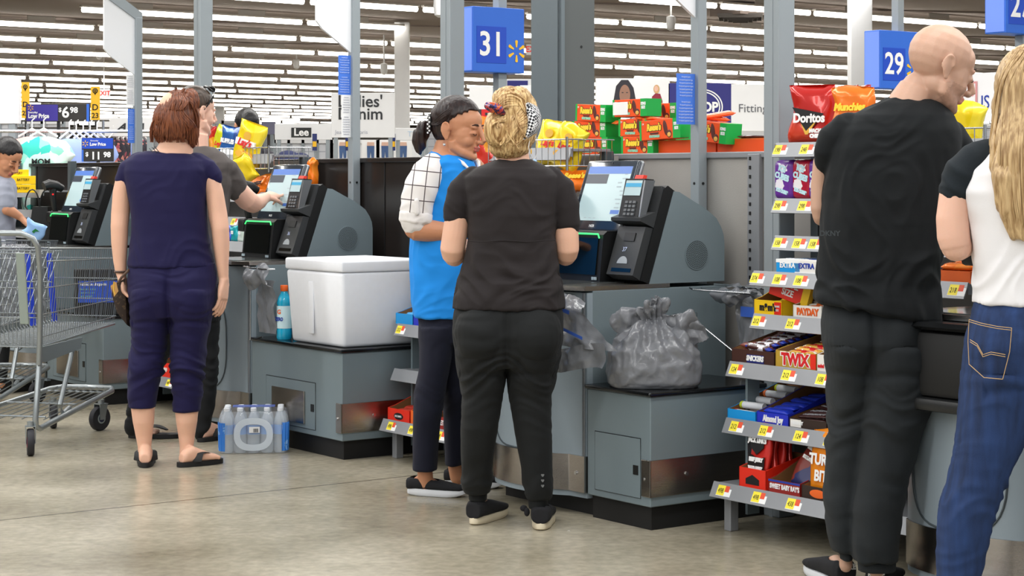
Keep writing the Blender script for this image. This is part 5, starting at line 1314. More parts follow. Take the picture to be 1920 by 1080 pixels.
# ================================================================== people
def skinmat(n, c): 
    m = mat(n, c, .5, 0, .05, 9, .06, 160); b = bsdf(m)
    b.inputs['Subsurface Weight'].default_value = .12; b.inputs['Subsurface Radius'].default_value = (.02,.008,.004); b.inputs['Subsurface Scale'].default_value = .5
    return m
def hairmat(n, c, c2):
    m = mat(n, c, .38, 0, 0, spec=.45); tc = nd(m,'ShaderNodeTexCoord'); mp = nd(m,'ShaderNodeMapping'); mp.inputs['Scale'].default_value = (70,70,7)
    ns = nd(m,'ShaderNodeTexNoise'); ns.inputs['Scale'].default_value = 1.6; ns.inputs['Detail'].default_value = 4
    lk(m,tc.outputs['Object'],mp.inputs[0]); lk(m,mp.outputs[0],ns.inputs[0])
    r = nd(m,'ShaderNodeValToRGB'); r.color_ramp.elements[0].position=.35; r.color_ramp.elements[1].position=.65
    r.color_ramp.elements[0].color = lin(c); r.color_ramp.elements[1].color = lin(c2); lk(m,ns.outputs[0],r.inputs[0]); lk(m,r.outputs[0],bsdf(m).inputs['Base Color'])
    bn = nd(m,'ShaderNodeBump'); bn.inputs['Strength'].default_value=.5; bn.inputs['Distance'].default_value=.004; lk(m,ns.outputs[0],bn.inputs['Height']); lk(m,bn.outputs[0],bsdf(m).inputs['Normal'])
    return m
def cloth(n, c, bump=.25, var=.05, rough=.9, fuzz=0):
    """woven cloth: fine weave plus soft creases"""
    m = mat(n, c, min(rough,.78), 0, var, 7, bump, 900, spec=.3, fuzz=.03)
    b = bsdf(m); old = b.inputs['Normal'].links[0].from_node
    tc = nd(m,'ShaderNodeTexCoord'); mp = nd(m,'ShaderNodeMapping'); mp.inputs['Scale'].default_value = (5,5,13); mp.inputs['Rotation'].default_value = (0,.35,0)
    n1 = nd(m,'ShaderNodeTexNoise'); n1.inputs['Scale'].default_value = 1; n1.inputs['Detail'].default_value = 3; n1.inputs['Distortion'].default_value = .8
    n1.noise_type = 'RIDGED_MULTIFRACTAL'
    lk(m,tc.outputs['Object'],mp.inputs[0]); lk(m,mp.outputs[0],n1.inputs[0])
    bn = nd(m,'ShaderNodeBump'); bn.inputs['Strength'].default_value = .30; bn.inputs['Distance'].default_value = .012
    lk(m,n1.outputs[0],bn.inputs['Height']); lk(m,bn.outputs[0],old.inputs['Normal'])
    return m
SKL = skinmat('skin_fair',(226,178,152)); SKT = skinmat('skin_tan',(196,138,104)); SKP_ = skinmat('skin_pink',(228,182,160)); LIP = mat('lips',(186,104,92),.45,0,0); LIPP = mat('lips_pale',(206,140,122),.45,0,0)
BROW = mat('brow_dark',(52,34,26),.8,0,0); STUB = mat('stubble',(180,142,122),.7,0,.15,90)
def wr(ampl, fz=18, fx=6, seed=0, zmod=None):
    def f(p, n):
        w = noise.noise(Vector((p.x*5+seed, p.y*5, p.z*5)))
        q = noise.noise(Vector((p.x*fx+seed, p.y*fx, p.z*fz+3*w)))
        r = noise.noise(Vector((p.x*fx*2.1+seed+7, p.y*fx*2, p.z*fz*1.5+4*w)))
        a = ampl*((1-abs(q)*2.2)*.6+r*.5)
        return a*(zmod(p) if zmod else 1)
    return f
class Fig:
    def __init__(s, label, z, x, skin, vox=.0042):
        s.z = z; s.px = z/F; s.t = thing('person', label, 'person', ((x-960)*z/F, z, 0), 0); s.o = s.t.location.copy(); s.b = MB(); s.skin = skin; s.vox = vox; s.heads = []
    def p(s, x, y, dz=0):
        q = P(x, y, s.z+dz); return q-s.o
    def r(s, px, dz=0): return px*(s.z+dz)/F
    def rows(s, mb, rows, n=32, pw=.85, inset=0):
        """(y, xl, xr, half depth m, dz) horizontal slices from the outline"""
        rs = []
        for y, xl, xr, d, dz in rows:
            c = s.p((xl+xr)/2, y, dz); a = s.r((xr-xl)/2, dz)-inset
            rs.append(mb.ring(c, Vector((max(.01,a),0,0)), Vector((0,max(.01,d-inset),0)), n, pw))
        mb.skin(rs)
    def limb(s, mb, pts, n=18, grow=0):
        """(x, y, dz, radius px, [depth ratio])"""
        q = [s.p(a[0], a[1], a[2]) for a in pts]; rs = []; m = len(q)
        for i, a in enumerate(pts):
            t = (q[min(i+1,m-1)]-q[max(i-1,0)]).normalized()
            e1 = t.cross(Vector((0,1,0)))
            if e1.length < .2: e1 = t.cross(Vector((0,0,1)))
            e1.normalize(); e2 = t.cross(e1).normalized(); rr = s.r(a[3])+grow; k = a[4] if len(a) > 4 else 1
            rs.append(mb.ring(q[i], e1*rr, e2*rr*k, n))
        mb.skin(rs)
        for i in (0, m-1): mb.ball(q[i], s.r(pts[i][3])*.9+grow, seg=14) if grow <= 0 else None
    def garment(s, name, mb, m, vox=.006, it=3, disp=None, label=None):
        me = remesh(mb, vox, it, .5, disp); return obj(name, me, s.t, label, m)
    def head(s, x, y, dz, yaw, pitch, roll, k=1.0, wide=1.0, ears=1):
        """yaw 0 looks away from the camera, positive turns to the right in the picture; pitch>0 looks down"""
        M = Matrix.Translation(s.p(x,y,dz)) @ Matrix.Rotation(-yaw,4,'Z') @ Matrix.Rotation(roll,4,'Y') @ Matrix.Rotation(-pitch,4,'X') @ Matrix.Rotation(PI,4,'Z') @ Matrix.Diagonal((k*wide,k,k,1))
        R3 = M.to_3x3(); b = s.b
        def B(c, r): b.ball(M @ Vector(c), r, M=R3, seg=20)
        B((0,.015,.040),(.077,.097,.088)); B((0,-.028,-.012),(.066,.061,.080)); B((0,-.012,-.045),(.061,.060,.045)); B((0,-.030,-.060),(.052,.052,.042)); B((0,-.078,-.092),(.021,.016,.015))
        for q in (-1,1):
            B((q*.030,-.056,-.030),(.028,.026,.028)); B((q*.027,-.079,.026),(.025,.009,.009)); B((q*.031,-.080,.003),(.017,.011,.010)); b.tube([M @ Vector(v) for v in ((q*.058,-.006,-.036),(q*.052,-.010,-.060),(q*.034,-.045,-.078),(q*.008,-.072,-.090))],[.018,.022,.022,.020],14)
            b.ball(M @ Vector((q*.011,-.099,-.031)),(.0095,.011,.008),M=R3,seg=12)
            if ears:
                E = R3 @ Matrix.Rotation(q*-.35,3,'Z') @ Matrix.Rotation(-.15,3,'X')
                b.ball(M @ Vector((q*.081,.018,-.002)),(.006,.019,.032),M=E,seg=16); b.ball(M @ Vector((q*.079,.012,-.030)),(.006,.010,.010),M=E,seg=12)
                b.tube([M @ Vector((q*(.083+.004*math.sin(a)),.020+.017*math.cos(a),.004+.027*math.sin(a))) for a in [-.6+.35*i for i in range(12)]],.0045,8)
        b.tube([M @ Vector(v) for v in ((0,-.084,.034),(0,-.097,.010),(0,-.112,-.012),(0,-.121,-.026))],[.010,.0105,.012,.0125],12); B((0,-.042,.046),(.060,.046,.050))
        B((0,-.108,-.032),(.011,.011,.009)); B((0,-.091,-.053),(.023,.010,.0055)); B((0,-.089,-.064),(.019,.010,.0065)); B((0,-.085,-.045),(.016,.008,.010))
        s.heads.append(M); return M
    def build_body(s, extra=None, lip=LIP, brow=BROW, stub=None, hands=None):
        me = remesh(s.b, s.vox, 6, .5)
        mats = [s.skin, lip, brow]+([stub] if stub else [])
        for M in s.heads:
            I = M.inverted()
            for f in me.polygons:
                c = I @ f.center
                if c.z > .14 or c.z < -.12 or abs(c.x) > .1 or abs(c.y) > .14: continue
                if c.y < -.085 and abs(c.x) < .023*(1-((c.z+.0585)/.016)**2*.9 if abs(c.z+.0585) < .016 else 0) and abs(c.z+.0585) < .0125: f.material_index = 1
                elif False: pass
                elif stub and c.y < -.01 and c.z < -.030 and (c.z < -.045 or abs(c.x) > .03 ) and not (c.y > -.02 and c.z > -.05): f.material_index = 3
        o = obj('body', me, s.t, None, mats); return o
    def eyes(s, M, closed=.5):
        b = MB()
        for q in (-1,1):
            pts = [M @ Vector((q*(.031+.015*math.cos(a)), -.0905-.0015*math.sin(a)+.004*abs(math.cos(a)), .001-.006*closed*math.sin(a))) for a in [PI*i/8 for i in range(9)]]
            b.tube(pts, .0013, 6)
        part(s.t,'eyelashes',b,BROW)
        for q in (-1,1):
            b = MB(); b.tube([M @ Vector(v) for v in ((q*.013,-.0895,.0335),(q*.024,-.0890,.0375),(q*.036,-.0850,.0375),(q*.047,-.0765,.0325))],[.0022,.0034,.0030,.0014],8)
            part(s.t,'eyebrow',b,BROW,60)
def hand(b, w, d, pn, side=1, curl=.5, size=1.0, point=False, spread=.12, thumb=.6):
    """w wrist, d towards the fingers, pn out of the palm, side puts the thumb"""
    w = Vector(w); d = Vector(d).normalized(); pn = Vector(pn); pn = (pn-d*pn.dot(d)).normalized(); a = d.cross(pn)*side; k = size
    rs = []
    for f, wd, th in ((0,.026,.021),(.02,.030,.019),(.05,.039,.017),(.08,.042,.014),(.092,.040,.012)):
        rs.append(b.ring(w+d*f*k, a*wd*k, pn*th*k, 16, .75))
    b.skin(rs); b.ball(w, .024*k, seg=12)
    L = [(.036,.042,.026,.020),(.013,.045,.030,.021),(-.010,.042,.028,.021),(-.032,.034,.021,.018)]
    for i, (off, l1, l2, l3) in enumerate(L):
        c = curl*(.85+.12*i); 
        if point and i == 0: c = .05
        p = w+d*.088*k+a*off*k*.92; ang = c*.55; dd = (d+a*off*spread*10*.1).normalized(); pts = [p-d*.02*k, p]; rr = [.0085*k,.0092*k]
        for l, e, r0 in ((l1,.55,.0088),(l2,.95,.0080),(l3,.6,.0066)):
            v = dd*math.cos(ang)+pn*math.sin(ang); p = p+v*l*k; pts.append(p); rr.append(r0*k); ang += c*e
        b.tube(pts, rr, 10); b.ball(pts[-1], rr[-1]*.98, seg=10)
    p = w+d*.022*k+a*.026*k; v = (d*.75+a*.75+pn*.35).normalized()
    p2 = p+v*.040*k; p3 = p2+(d*.9+a*.25+pn*thumb).normalized()*.030*k; p4 = p3+(d*.9-a*.05+pn*thumb).normalized()*.024*k
    b.tube([p-v*.01*k,p,p2,p3,p4],[.013*k,.0145*k,.0115*k,.0098*k,.0078*k],10); b.ball(p4,.0076*k,seg=10)
    return w+d*.1*k+pn*.02*k
def foot(s, heel, toe, k=1.0, h=.07, thick=1.0):
    """bare foot volume between two floor points, returns local frame"""
    a = FLR(*heel)-s.o; c = FLR(*toe)-s.o; d = (c-a); L = d.length; d.normalize(); sd = Vector((d.y,-d.x,0)); u = Vector((0,0,1))
    return a, d, sd, L
def put_foot(s, fr, z0=.02, w=.040):
    a, d, sd, L = fr; b = s.b; u = Vector((0,0,1)); rs = []
    for f, ww, hh in ((.02,.55,.030),(.10,.72,.042),(.28,.76,.055),(.50,.85,.040),(.72,1.05,.026),(.86,1.0,.020),(.97,.7,.013)):
        rs.append(b.ring(a+d*L*f+u*(z0+hh*.62), sd*w*ww, u*hh*.72, 18, .8))
    b.skin(rs)
    for i in range(5): b.ball(a+d*L*(.96-.02*abs(i-.6))+sd*(-1)*(w*.8-w*.4*i)+u*(z0+.010), (.010 if i else .012)*w/.040, seg=10)
    return a+d*L*.24
def sole_outline(L, w, n=28):
    pts = []
    for i in range(n):
        t = 2*PI*i/n; y = math.cos(t); f = (1-y)/2
        wd = w*(.78+.26*f-.30*math.exp(-((f-.42)/.16)**2)*.35)
        pts.append((math.copysign(abs(math.sin(t))**.75, math.sin(t))*wd, L/2-(y)*L/2))
    return pts
def shoe(s, fr, kind, mu, ms, ml=None, L=None, w=.043, ankle=None, words=None):
    a, d, sd, L0 = fr; L = L or L0+.03
    M = Matrix((sd, d, Vector((0,0,1)))).transposed().to_4x4(); M.translation = a-d*.015
    h = {'flip':.022,'slip':.028,'sneaker':.029}[kind]
    b = MB(); o = sole_outline(L, w); 
    if kind == 'flip': b.prism(o, .002, h, 'z', M)
    else:
        rs = []
        for z, k in ((.001,.94),(.006,1.02),(h*.6,1.03),(h,.98)):
            rs.append([b.b.verts.new(M @ Vector((x*k, L/2+(y-L/2)*k, z+(.010*max(0,(y/L-.8)/.2)**2 if z < .01 else .006*max(0,(y/L-.8)/.2)) + (.004*max(0,(.3-y/L)/.3) if z > h*.5 else 0)))) for x, y in o])
        b.skin(rs)
    so = part(s.t, 'sole', b, ms, 50)
    if kind == 'flip':
        b = MB()
        for q in (-1,1): 
            rs = []
            for i in range(9):
                f = i/8; y = L*(.34+.40*f); x = q*w*.86*(1-f)**.6 if f<1 else 0; z = h+.052*math.sin(PI*min(1,f*1.0)*.5+.6)*(1-f*.55)*(1 if i else .1)
                c = M @ Vector((x, y, z)); t_ = (M.to_3x3() @ Vector((.9,q,0))).normalized(); rs.append(b.ring(c, t_*(.021*(1-.45*f)), Vector((0,0,.0035)), 10))
            b.skin(rs)
        part(s.t, 'strap', b, mu, 60)
    else:
        rs = []; b = MB(); top = .052 if kind == 'slip' else .066
        for f, ww, hh in ((.0,.66,top*.85),(.08,.80,top),(.22,.84,top*.94),(.38,.82,top*.88),(.52,.88,top*.78),(.68,.98,top*.60),(.82,.95,top*.47),(.93,.75,top*.36),(.985,.35,top*.2)):
            c = M @ Vector((0,(L+.002)*f-.001,h-.003)); rs.append(b.ring(c+Vector((0,0,hh*.5)), sd*w*ww, Vector((0,0,hh*.52)), 24, .72))
        b.skin(rs)
        me = remesh(b, .0045, 2, .5); I = M.inverted()
        # opening for the foot
        bm = bmesh.new(); bm.from_mesh(me)
        if kind == 'slip':
            kill = [v for v in bm.verts if (I @ v.co).z > h+.020 and ((I @ v.co).x/(w*.60))**2+(((I @ v.co).y-L*.27)/(L*.27))**2 < 1]
        else:
            kill = [v for v in bm.verts if (I @ v.co).z > h+.038 and ((I @ v.co).x/(w*.55))**2+(((I @ v.co).y-L*.20)/(L*.17))**2 < 1]
        bmesh.ops.delete(bm, geom=kill, context='VERTS'); bm.to_mesh(me); bm.free()
        up = obj('shoe_upper', me, s.t, None, mu)
        if words: text(s.t, words, M @ Vector((0,-.014,h+.045)), .024, sd, Vector((0,0,1)), WHTP, bold=.001)
    return M
# ---- hair laid in strands over base volumes seen from the camera
class Hair:
    def __init__(s, fig, balls, m, groove=.003, vox=.006, name='hair', fn=None):
        s.f = fig; s.balls = balls; s.m = m; b = MB()
        for (x,y,dz,rx,ry,rz) in balls: b.ball(fig.p(x,y,dz),(fig.r(rx),rz,fig.r(ry)),seg=28)
        c = fig.p(balls[0][0],balls[0][1],balls[0][2])
        def g(p,n):
            a = math.atan2(p.x-c.x,p.y-c.y); w = noise.noise(p*14)
            return groove*(math.sin(a*34+5*w)+.6*math.sin(a*71+8*w))
        if fn: fn(b)
        s.obj = obj(name, remesh(b, vox, 2, .5, g), fig.t, None, m); s.sb = MB()
    def surf(s, x, y):
        best = None
        for (cx,cy,dz,rx,ry,rz) in s.balls:
            q = 1-((x-cx)/rx)**2-((y-cy)/ry)**2
            if q > 0:
                d = dz-rz*math.sqrt(q)
                best = d if best is None else min(best, d)
        return best
    def strands(s, guide, n, spread, r=.0035, lift=.001, seed=0, ends=None):
        """guide: list of (x,y) in the picture; n copies spread sideways"""
        rr = random.Random(seed)
        for k in range(n):
            o0, o1 = rr.uniform(-1,1)*spread, rr.uniform(-1,1)*spread*(ends if ends is not None else .5); pts = []; last = None; lk = rr.uniform(-.5,2.2)*lift
            m = len(guide); N = (m-1)*4+1
            for i in range(N):
                f = i/(N-1); u = f*(m-1); j = min(int(u), m-2); w = u-j
                g0, g1, g2, g3 = guide[max(j-1,0)], guide[j], guide[j+1], guide[min(j+2,m-1)]
                def cr(a,b_,c_,d_): return .5*(2*b_+(c_-a)*w+(2*a-5*b_+4*c_-d_)*w*w+(3*b_-a-3*c_+d_)*w**3)
                x = cr(g0[0],g1[0],g2[0],g3[0]); y = cr(g0[1],g1[1],g2[1],g3[1]); tx = g2[0]-g1[0]; ty_ = g2[1]-g1[1]; ln = math.hypot(tx,ty_) or 1
                off = o0*(1-f)+o1*f+1.2*math.sin(f*6+k); x += -ty_/ln*off; y += tx/ln*off
                d = s.surf(x, y)
                if d is None: d = last if last is not None else 0
                elif last is not None: d = .5*d+.5*last
                last = d; pts.append(s.f.p(x, y, d-lift-lk))
            q = rr.uniform(.7,1.3)*r; s.sb.tube(pts, [q*(.35+.65*math.sin(PI*min(1,.15+.85*(i/(N-1)))) ) for i in range(N)], 6)
    def done(s, name='hair_strands'):
        return part(s.f.t, name, s.sb, s.m, 60)

def seat(f, xc, yc, dx, amp=.022, cleft=.02):
    """rounded seat with a centre seam, as a displacement for trousers seen from behind"""
    c = f.p(xc,yc); d = f.r(dx)
    def g(p, n):
        if n.y > .3: return 0
        a = 0
        for q in (-1,1): a += amp*math.exp(-((p.x-c.x-q*d)/(d*.80))**2-((p.z-c.z)/.10)**2)
        zz = p.z-c.z
        w = 1/(1+math.exp(-(zz+.15)/.02))*1/(1+math.exp((zz-.10)/.03))
        a -= cleft*math.exp(-((p.x-c.x)/.013)**2)*w
        a -= .008*math.exp(-((zz+.105+.25*abs(abs(p.x-c.x)-d)**1.2)/.014)**2)*(abs(p.x-c.x)<d*1.8)
        return a*max(0,min(1,-n.y*1.6))
    return g
def both(*fs): return lambda p, n: sum(f(p,n) for f in fs)
# ---------------------------------------------------------------- woman in navy, back to us
f = Fig('woman in navy top and cropped trousers with her back turned, purse in left hand', 8.72, 318, SKL)
NAVY = cloth('navy_jersey',(24,20,62),.2,.06); 
TOP = [(284,272,348,.05,.0),(291,250,366,.075,0),(302,236,388,.095,0),(320,232,394,.115,0),(350,238,390,.125,0),(380,244,387,.13,.0),(410,248,388,.13,0),(440,248,391,.13,0),(470,244,395,.135,0),(500,241,402,.14,0)]
mb = MB(); f.rows(mb, TOP, 36, .82)
f.limb(mb,[(262,300,0,17),(243,318,0,21),(231,343,0,17)],18,.0); f.limb(mb,[(366,300,0,17),(388,316,0,20),(402,334,0,17)],18,.0)
f.garment('short_sleeved_top', mb, NAVY, .006, 3, wr(0.0076,9,7,3,lambda p: .5+.9*max(0,1-abs(p.z-.83)/.25)))
mb = MB(); f.rows(mb,[(492,243,402,.125,.0),(520,241,407,.145,0),(560,243,406,.15,0),(592,249,398,.120,0)],36,.85)
f.rows(mb,[(545,248,324,.145,0),(575,245,321,.138,0),(600,246,319,.125,0),(650,248,310,.10,0),(685,243,304,.095,0),(705,241,303,.09,0),(722,241,296,.08,0),(763,242,291,.065,0)],26,.9)
f.rows(mb,[(545,312,402,.145,0),(575,315,403,.138,0),(600,317,396,.125,0),(650,322,385,.10,0),(685,321,382,.095,0),(705,322,381,.09,0),(724,323,380,.08,0),(771,325,375,.065,0)],26,.9)

f.garment('cropped_trousers', mb, NAVY, .0055, 6, both(wr(0.0119,26,5,8,lambda p: .45+1.3*max(0,1-abs(p.z-.43)/.14)), seat(f,324,556,38)))
for (y,xl,xr) in ((744,241.5,293),(750,324.5,377.5)):
    mb = MB(); f.rows(mb,[(y-14,xl,xr,.074,0),(y+19,xl+1.5,xr-2,.068,0)],26,.9); f.garment('trouser_cuff', mb, NAVY, .006, 1, wr(0.0034,6,20,4))
f.rows(f.b,[(240,303,358,.055,.0),(262,303,356,.055,0),(280,292,362,.055,0),(292,262,362,.065,0),(330,250,376,.095,0),(400,258,378,.11,0),(480,255,390,.115,0),(560,255,394,.12,0)],28,.9)
f.limb(f.b,[(252,305,0,14),(236,330,0,18),(229,360,0,17.5),(226,400,0,17.5),(224,425,-.01,16.5),(224,455,-.01,15.5),(225,490,-.01,12.5),(227,512,-.01,10.5)])
f.limb(f.b,[(378,305,0,14),(393,330,0,17),(402,360,0,17),(408,400,0,18),(413,430,-.01,17),(415,460,-.01,15.5),(417,495,-.01,12),(419,522,-.01,9.5)])
f.limb(f.b,[(283,560,0,30),(278,650,0,26),(270,730,0,22),(268,765,0,22.5),(269,790,0,20),(270,815,.01,16),(271,838,.01,12.5),(271,856,.01,12.5)])
f.limb(f.b,[(360,560,0,30),(354,650,0,26),(352,730,0,22),(350,770,0,22),(350,790,0,20),(350,815,.01,16),(350,838,.01,13),(350,862,.01,14)])
hand(f.b, f.p(420,524,-.01), Vector((-.05,-.1,-1)), Vector((-1,.35,-.1)), side=1, curl=.45, size=.98, spread=.2)
hand(f.b, f.p(227,514,-.01), Vector((.25,-.15,-1)), Vector((1,-.1,.1)), side=-1, curl=.9, size=.95)
fl = foot(f,(272,877),(276,860)); fl = (fl[0],fl[1],fl[2],.235); put_foot(f, fl)
fr_ = foot(f,(338,876),(411,868)); put_foot(f, fr_)
FLB = mat('flip_flop_black',(22,22,24),.6,0,.05)
shoe(f, fl, 'flip', FLB, FLB, w=.047); shoe(f, fr_, 'flip', FLB, FLB, w=.045, L=fr_[3]+.03)
M = f.head(329,222,.015, .35, .35, .05, .96)
f.build_body(lip=LIPP)
HB = hairmat('auburn_hair',(84,42,26),(136,78,48))
h = Hair(f,[(329,222,0,42,40,.098),(333,204,0,34,27,.09),(332,181,0,19,13,.05),(356,190,0,17,24,.06),(326,243,.0,41,26,.088),(303,236,0,17,34,.05),(360,236,0,13,42,.05)],HB,.0028,.0055)
for i in range(9): h.strands([(330+3*(i-4),184),(322+5*(i-4),212),(326+10*(i-4)*.95,240),(327+10*(i-4),263+4*abs((i%3)-1)+(8 if i>6 else 0))],10,5,.0034,.002,i,ends=1.0)
for i in range(7): h.strands([(318+4*i,206),(322+5*i,190),(326+3*i,176),(320+5*i,171-3*(i%3))],6,4,.003,.002,30+i)
h.strands([(345,180),(362,192),(370,214),(371,240)],14,5,.003,.001,50); h.strands([(312,200),(296,216),(290,238),(293,258)],14,4,.003,.001,51)
h.done()
part(f.t,'thin_straps',MB().tube([f.p(280,278,-.045),f.p(285,284,-.055),f.p(289,288,-.062)],.0016,6).tube([f.p(285,276,-.05),f.p(290,282,-.058),f.p(294,287,-.064)],.0016,6).tube([f.p(290,275,-.053),f.p(295,281,-.060),f.p(299,286,-.066)],.0016,6),BLK)
part(f.t,'wrist_band',MB().tube([f.p(227+11.5*math.cos(a),510+1.5*math.sin(a)*0,-.01-.030*math.sin(a)) for a in [2*PI*i/16 for i in range(16)]],.006,6,closed=True),mat('watch_brown',(70,46,34),.5))
# purse held in her left hand
PUR = spots_mat('purse_pattern',(58,46,38),[(58,46,38),(92,74,54)],70,.55,.7)
q = f.p(229,560,-.03)+f.o
t = thing('purse','brown patterned purse with tan lining held by the woman in navy','purse',(q.x,q.y,q.z),0)
def pp(x,y,dz): return P(x,y,8.69+dz)-q
mb = MB(); o1=[pp(*a) for a in ((212,535,-.02),(236,522,.02),(246,612,.03),(240,608,.0),(222,585,-.02),(213,556,-.025))]
for dy,mi in ((-.030,0),(.022,0)): mb._f([mb.b.verts.new(v+Vector((0,dy,0))) for v in o1])
A=[v+Vector((0,-.030,0)) for v in o1]; B_=[v+Vector((0,.022,0)) for v in o1]
for i in range(1,6): mb.quad(A[i],A[(i+1)%6],B_[(i+1)%6],B_[i])
part(t,'purse_shell',mb,PUR)
part(t,'tan_lining',MB().prism([(pp(212,0,0).x-.001,pp(0,535,0).z),(pp(222,0,0).x,pp(0,527,0).z),(pp(226,0,0).x,pp(0,545,0).z),(pp(216,0,0).x,pp(0,558,0).z)],-.046,-.05),mat('tan_leather',(196,150,92),.5))
part(t,'zip',MB().tube([pp(214,528,-.06),pp(213,545,-.06),pp(216,552,-.06)],.003,6),GB)
part(t,'wrist_strap',MB().tube([pp(222,530,-.05),pp(228,520,-.055),pp(240,508,-.05),pp(243,505,-.03)],.006,6),mat('strap_brown',(82,60,46),.6))
# ---------------------------------------------------------------- man in grey tee reaching to the screen
f = Fig('man in grey tee, sunglasses on his head, reaching to the checkout screen', 9.5, 320, SKP_)
GT = cloth('grey_tee',(84,78,76),.3,.10)
mb = MB(); f.rows(mb,[(276,330,398,.06,.0),(288,292,420,.09,0),(305,270,436,.115,0),(335,268,434,.13,0),(380,272,428,.135,0),(430,276,422,.135,0),(500,276,422,.14,0),(530,276,424,.14,0)],34,.85)
f.limb(mb,[(398,302,.0,22),(424,322,.03,25),(440,346,.08,23),(443,358,.11,21)],20); f.limb(mb,[(296,302,0,22),(278,325,.0,24),(268,352,0,22)],20)
f.garment('grey_tee_shirt', mb, GT, .0065, 3, wr(0.0076,10,9,6))
TR = cloth('black_trousers',(28,29,31),.2,.06)
mb = MB(); f.rows(mb,[(505,285,415,.12,0),(560,284,414,.135,0),(600,286,412,.13,0)],30,.85)
f.limb(mb,[(318,580,0,32),(296,650,0,26),(272,720,.0,20),(252,775,.02,15),(247,804,.03,12.5)],20); f.limb(mb,[(380,580,0,31),(384,650,0,25),(388,700,.0,20),(384,760,0,17),(377,800,0,15),(376,812,0,14)],20)
f.garment('black_trousers', mb, TR, .007, 2, wr(0.0102,20,5,9))
f.limb(f.b,[(366,250,.02,24),(364,275,.02,27),(362,290,.01,30)]); f.rows(f.b,[(282,310,410,.07,0),(320,285,420,.10,0),(420,285,410,.11,0),(560,292,405,.11,0)],24,.9)
f.limb(f.b,[(405,308,.0,17),(430,332,.05,18),(448,358,.10,19),(462,374,.15,20),(474,382,.22,18.5)]); 
f.limb(f.b,[(474,382,.22,18.5),(486,378,.30,15),(494,373,.38,11.5),(500,370,.43,10)])
f.limb(f.b,[(285,320,0,17),(272,370,0,16),(268,420,.05,15),(280,450,.12,12)])
hand(f.b, f.p(498,371,.415), Vector((.42,.86,.20)), Vector((-.2,.35,-1)), side=-1, curl=1.15, size=.95, point=True)
f.limb(f.b,[(318,580,0,24),(270,730,0,15),(250,800,.03,9)]); f.limb(f.b,[(380,580,0,24),(386,700,0,15),(378,806,0,9.5)])
fa = foot(f,(246,821),(296,821)); put_foot(f,fa); fb = foot(f,(376,829),(404,824)); fb=(fb[0],(FLR(412,822)-FLR(372,829)).normalized(),fb[2],.24)
fb=(fb[0],fb[1],Vector((fb[1].y,-fb[1].x,0)),.24); put_foot(f,fb)
shoe(f, fa, 'flip', FLB, FLB, w=.05, L=.26); shoe(f, fb, 'flip', FLB, FLB, w=.05, L=.26)
M = f.head(368,212,.03, .78, .12, .0, 1.0)
f.build_body(lip=LIPP)
HM = hairmat('short_brown_hair',(40,30,22),(66,50,38))
def cap(fig, M, m, k=1.06, fl=(.030,.42), name='hair', groove=.0008, lift=(0,0,0)):
    """close-cut hair: a shell over the skull"""
    b = MB(); R3 = M.to_3x3(); b.ball(M @ (Vector((0,.017,.042))+Vector(lift)),(.077*k,.097*k,.089*k),M=R3,seg=48)
    I = M.inverted(); dead = []
    for v in b.b.verts:
        c = I @ v.co
        line = -.040 if c.y > .045 else (-.012 if c.y > -.005 else fl[0]+(-c.y)*fl[1])
        if abs(c.x) > .05 and -.01 < c.y < .040 : line = max(line, .012)
        if c.z < line or (c.y < -.075 and c.z < .085): dead.append(v)
    bmesh.ops.delete(b.b, geom=dead, context='VERTS')
    fs = b.b.faces[:]; r = bmesh.ops.extrude_face_region(b.b, geom=fs)
    for v in [g for g in r['geom'] if isinstance(g, bmesh.types.BMVert)]:
        c = I @ v.co; c = Vector((0,.017,.042))+(c-Vector((0,.017,.042)))*.93; v.co = M @ c
    return obj(name, remesh(b,.0045,2,.5,lambda p,n: groove*noise.noise(p*90)), fig.t, None, m)
cap(f, M, HM, 1.07)
sg = MB()
for q in (-1,1): sg.tube([M @ Vector(v) for v in ((q*.082,.03,-.005),(q*.086,.0,.035),(q*.080,-.035,.085),(q*.062,-.050,.112))],.0035,6)
sg.tube([M @ Vector(v) for v in ((-.062,-.050,.112),(-.03,-.045,.134),(0,-.04,.139),(.03,-.045,.134),(.062,-.050,.112))],.006,8)
for q in (-1,1): sg.ball(M @ Vector((q*.036,-.052,.128)),(.030,.008,.018),M=M.to_3x3() @ Matrix.Rotation(-.7,3,'X'),seg=16)
part(f.t,'sunglasses',sg,GLS,50)
# ---------------------------------------------------------------- man behind the crisps
f = Fig('man with black hair seen from behind beyond the crisp bags', 12.6, 462, SKT, .007)
f.limb(f.b,[(462,255,0,16),(462,280,0,18)]); f.rows(f.b,[(285,440,486,.07,0),(310,420,505,.10,0),(400,425,500,.11,0),(520,430,495,.11,0)],20,.9)
f.limb(f.b,[(450,510,0,20),(450,600,0,15),(450,690,0,10)]); f.limb(f.b,[(476,510,0,20),(476,600,0,15),(476,690,0,10)])
f.limb(f.b,[(426,300,0,13),(418,360,0,12),(420,420,0,9)]); f.limb(f.b,[(500,300,0,13),(508,360,0,12),(506,420,0,9)])
M = f.head(462,240,0,-.4,.05,0,.96); f.build_body()
HK = hairmat('black_hair',(10,9,11),(24,21,23)); cap(f, M, HK, 1.09)
mb = MB(); f.rows(mb,[(268,446,480,.06,0),(276,428,498,.10,0),(300,412,512,.13,0),(400,418,506,.14,0),(500,424,500,.14,0)],24,.85); f.limb(mb,[(424,295,0,15),(416,345,0,15)]); f.limb(mb,[(502,295,0,15),(510,345,0,15)])
f.garment('dark_shirt', mb, cloth('dark_shirt_fabric',(44,42,50),.2), .01, 2, wr(.005))
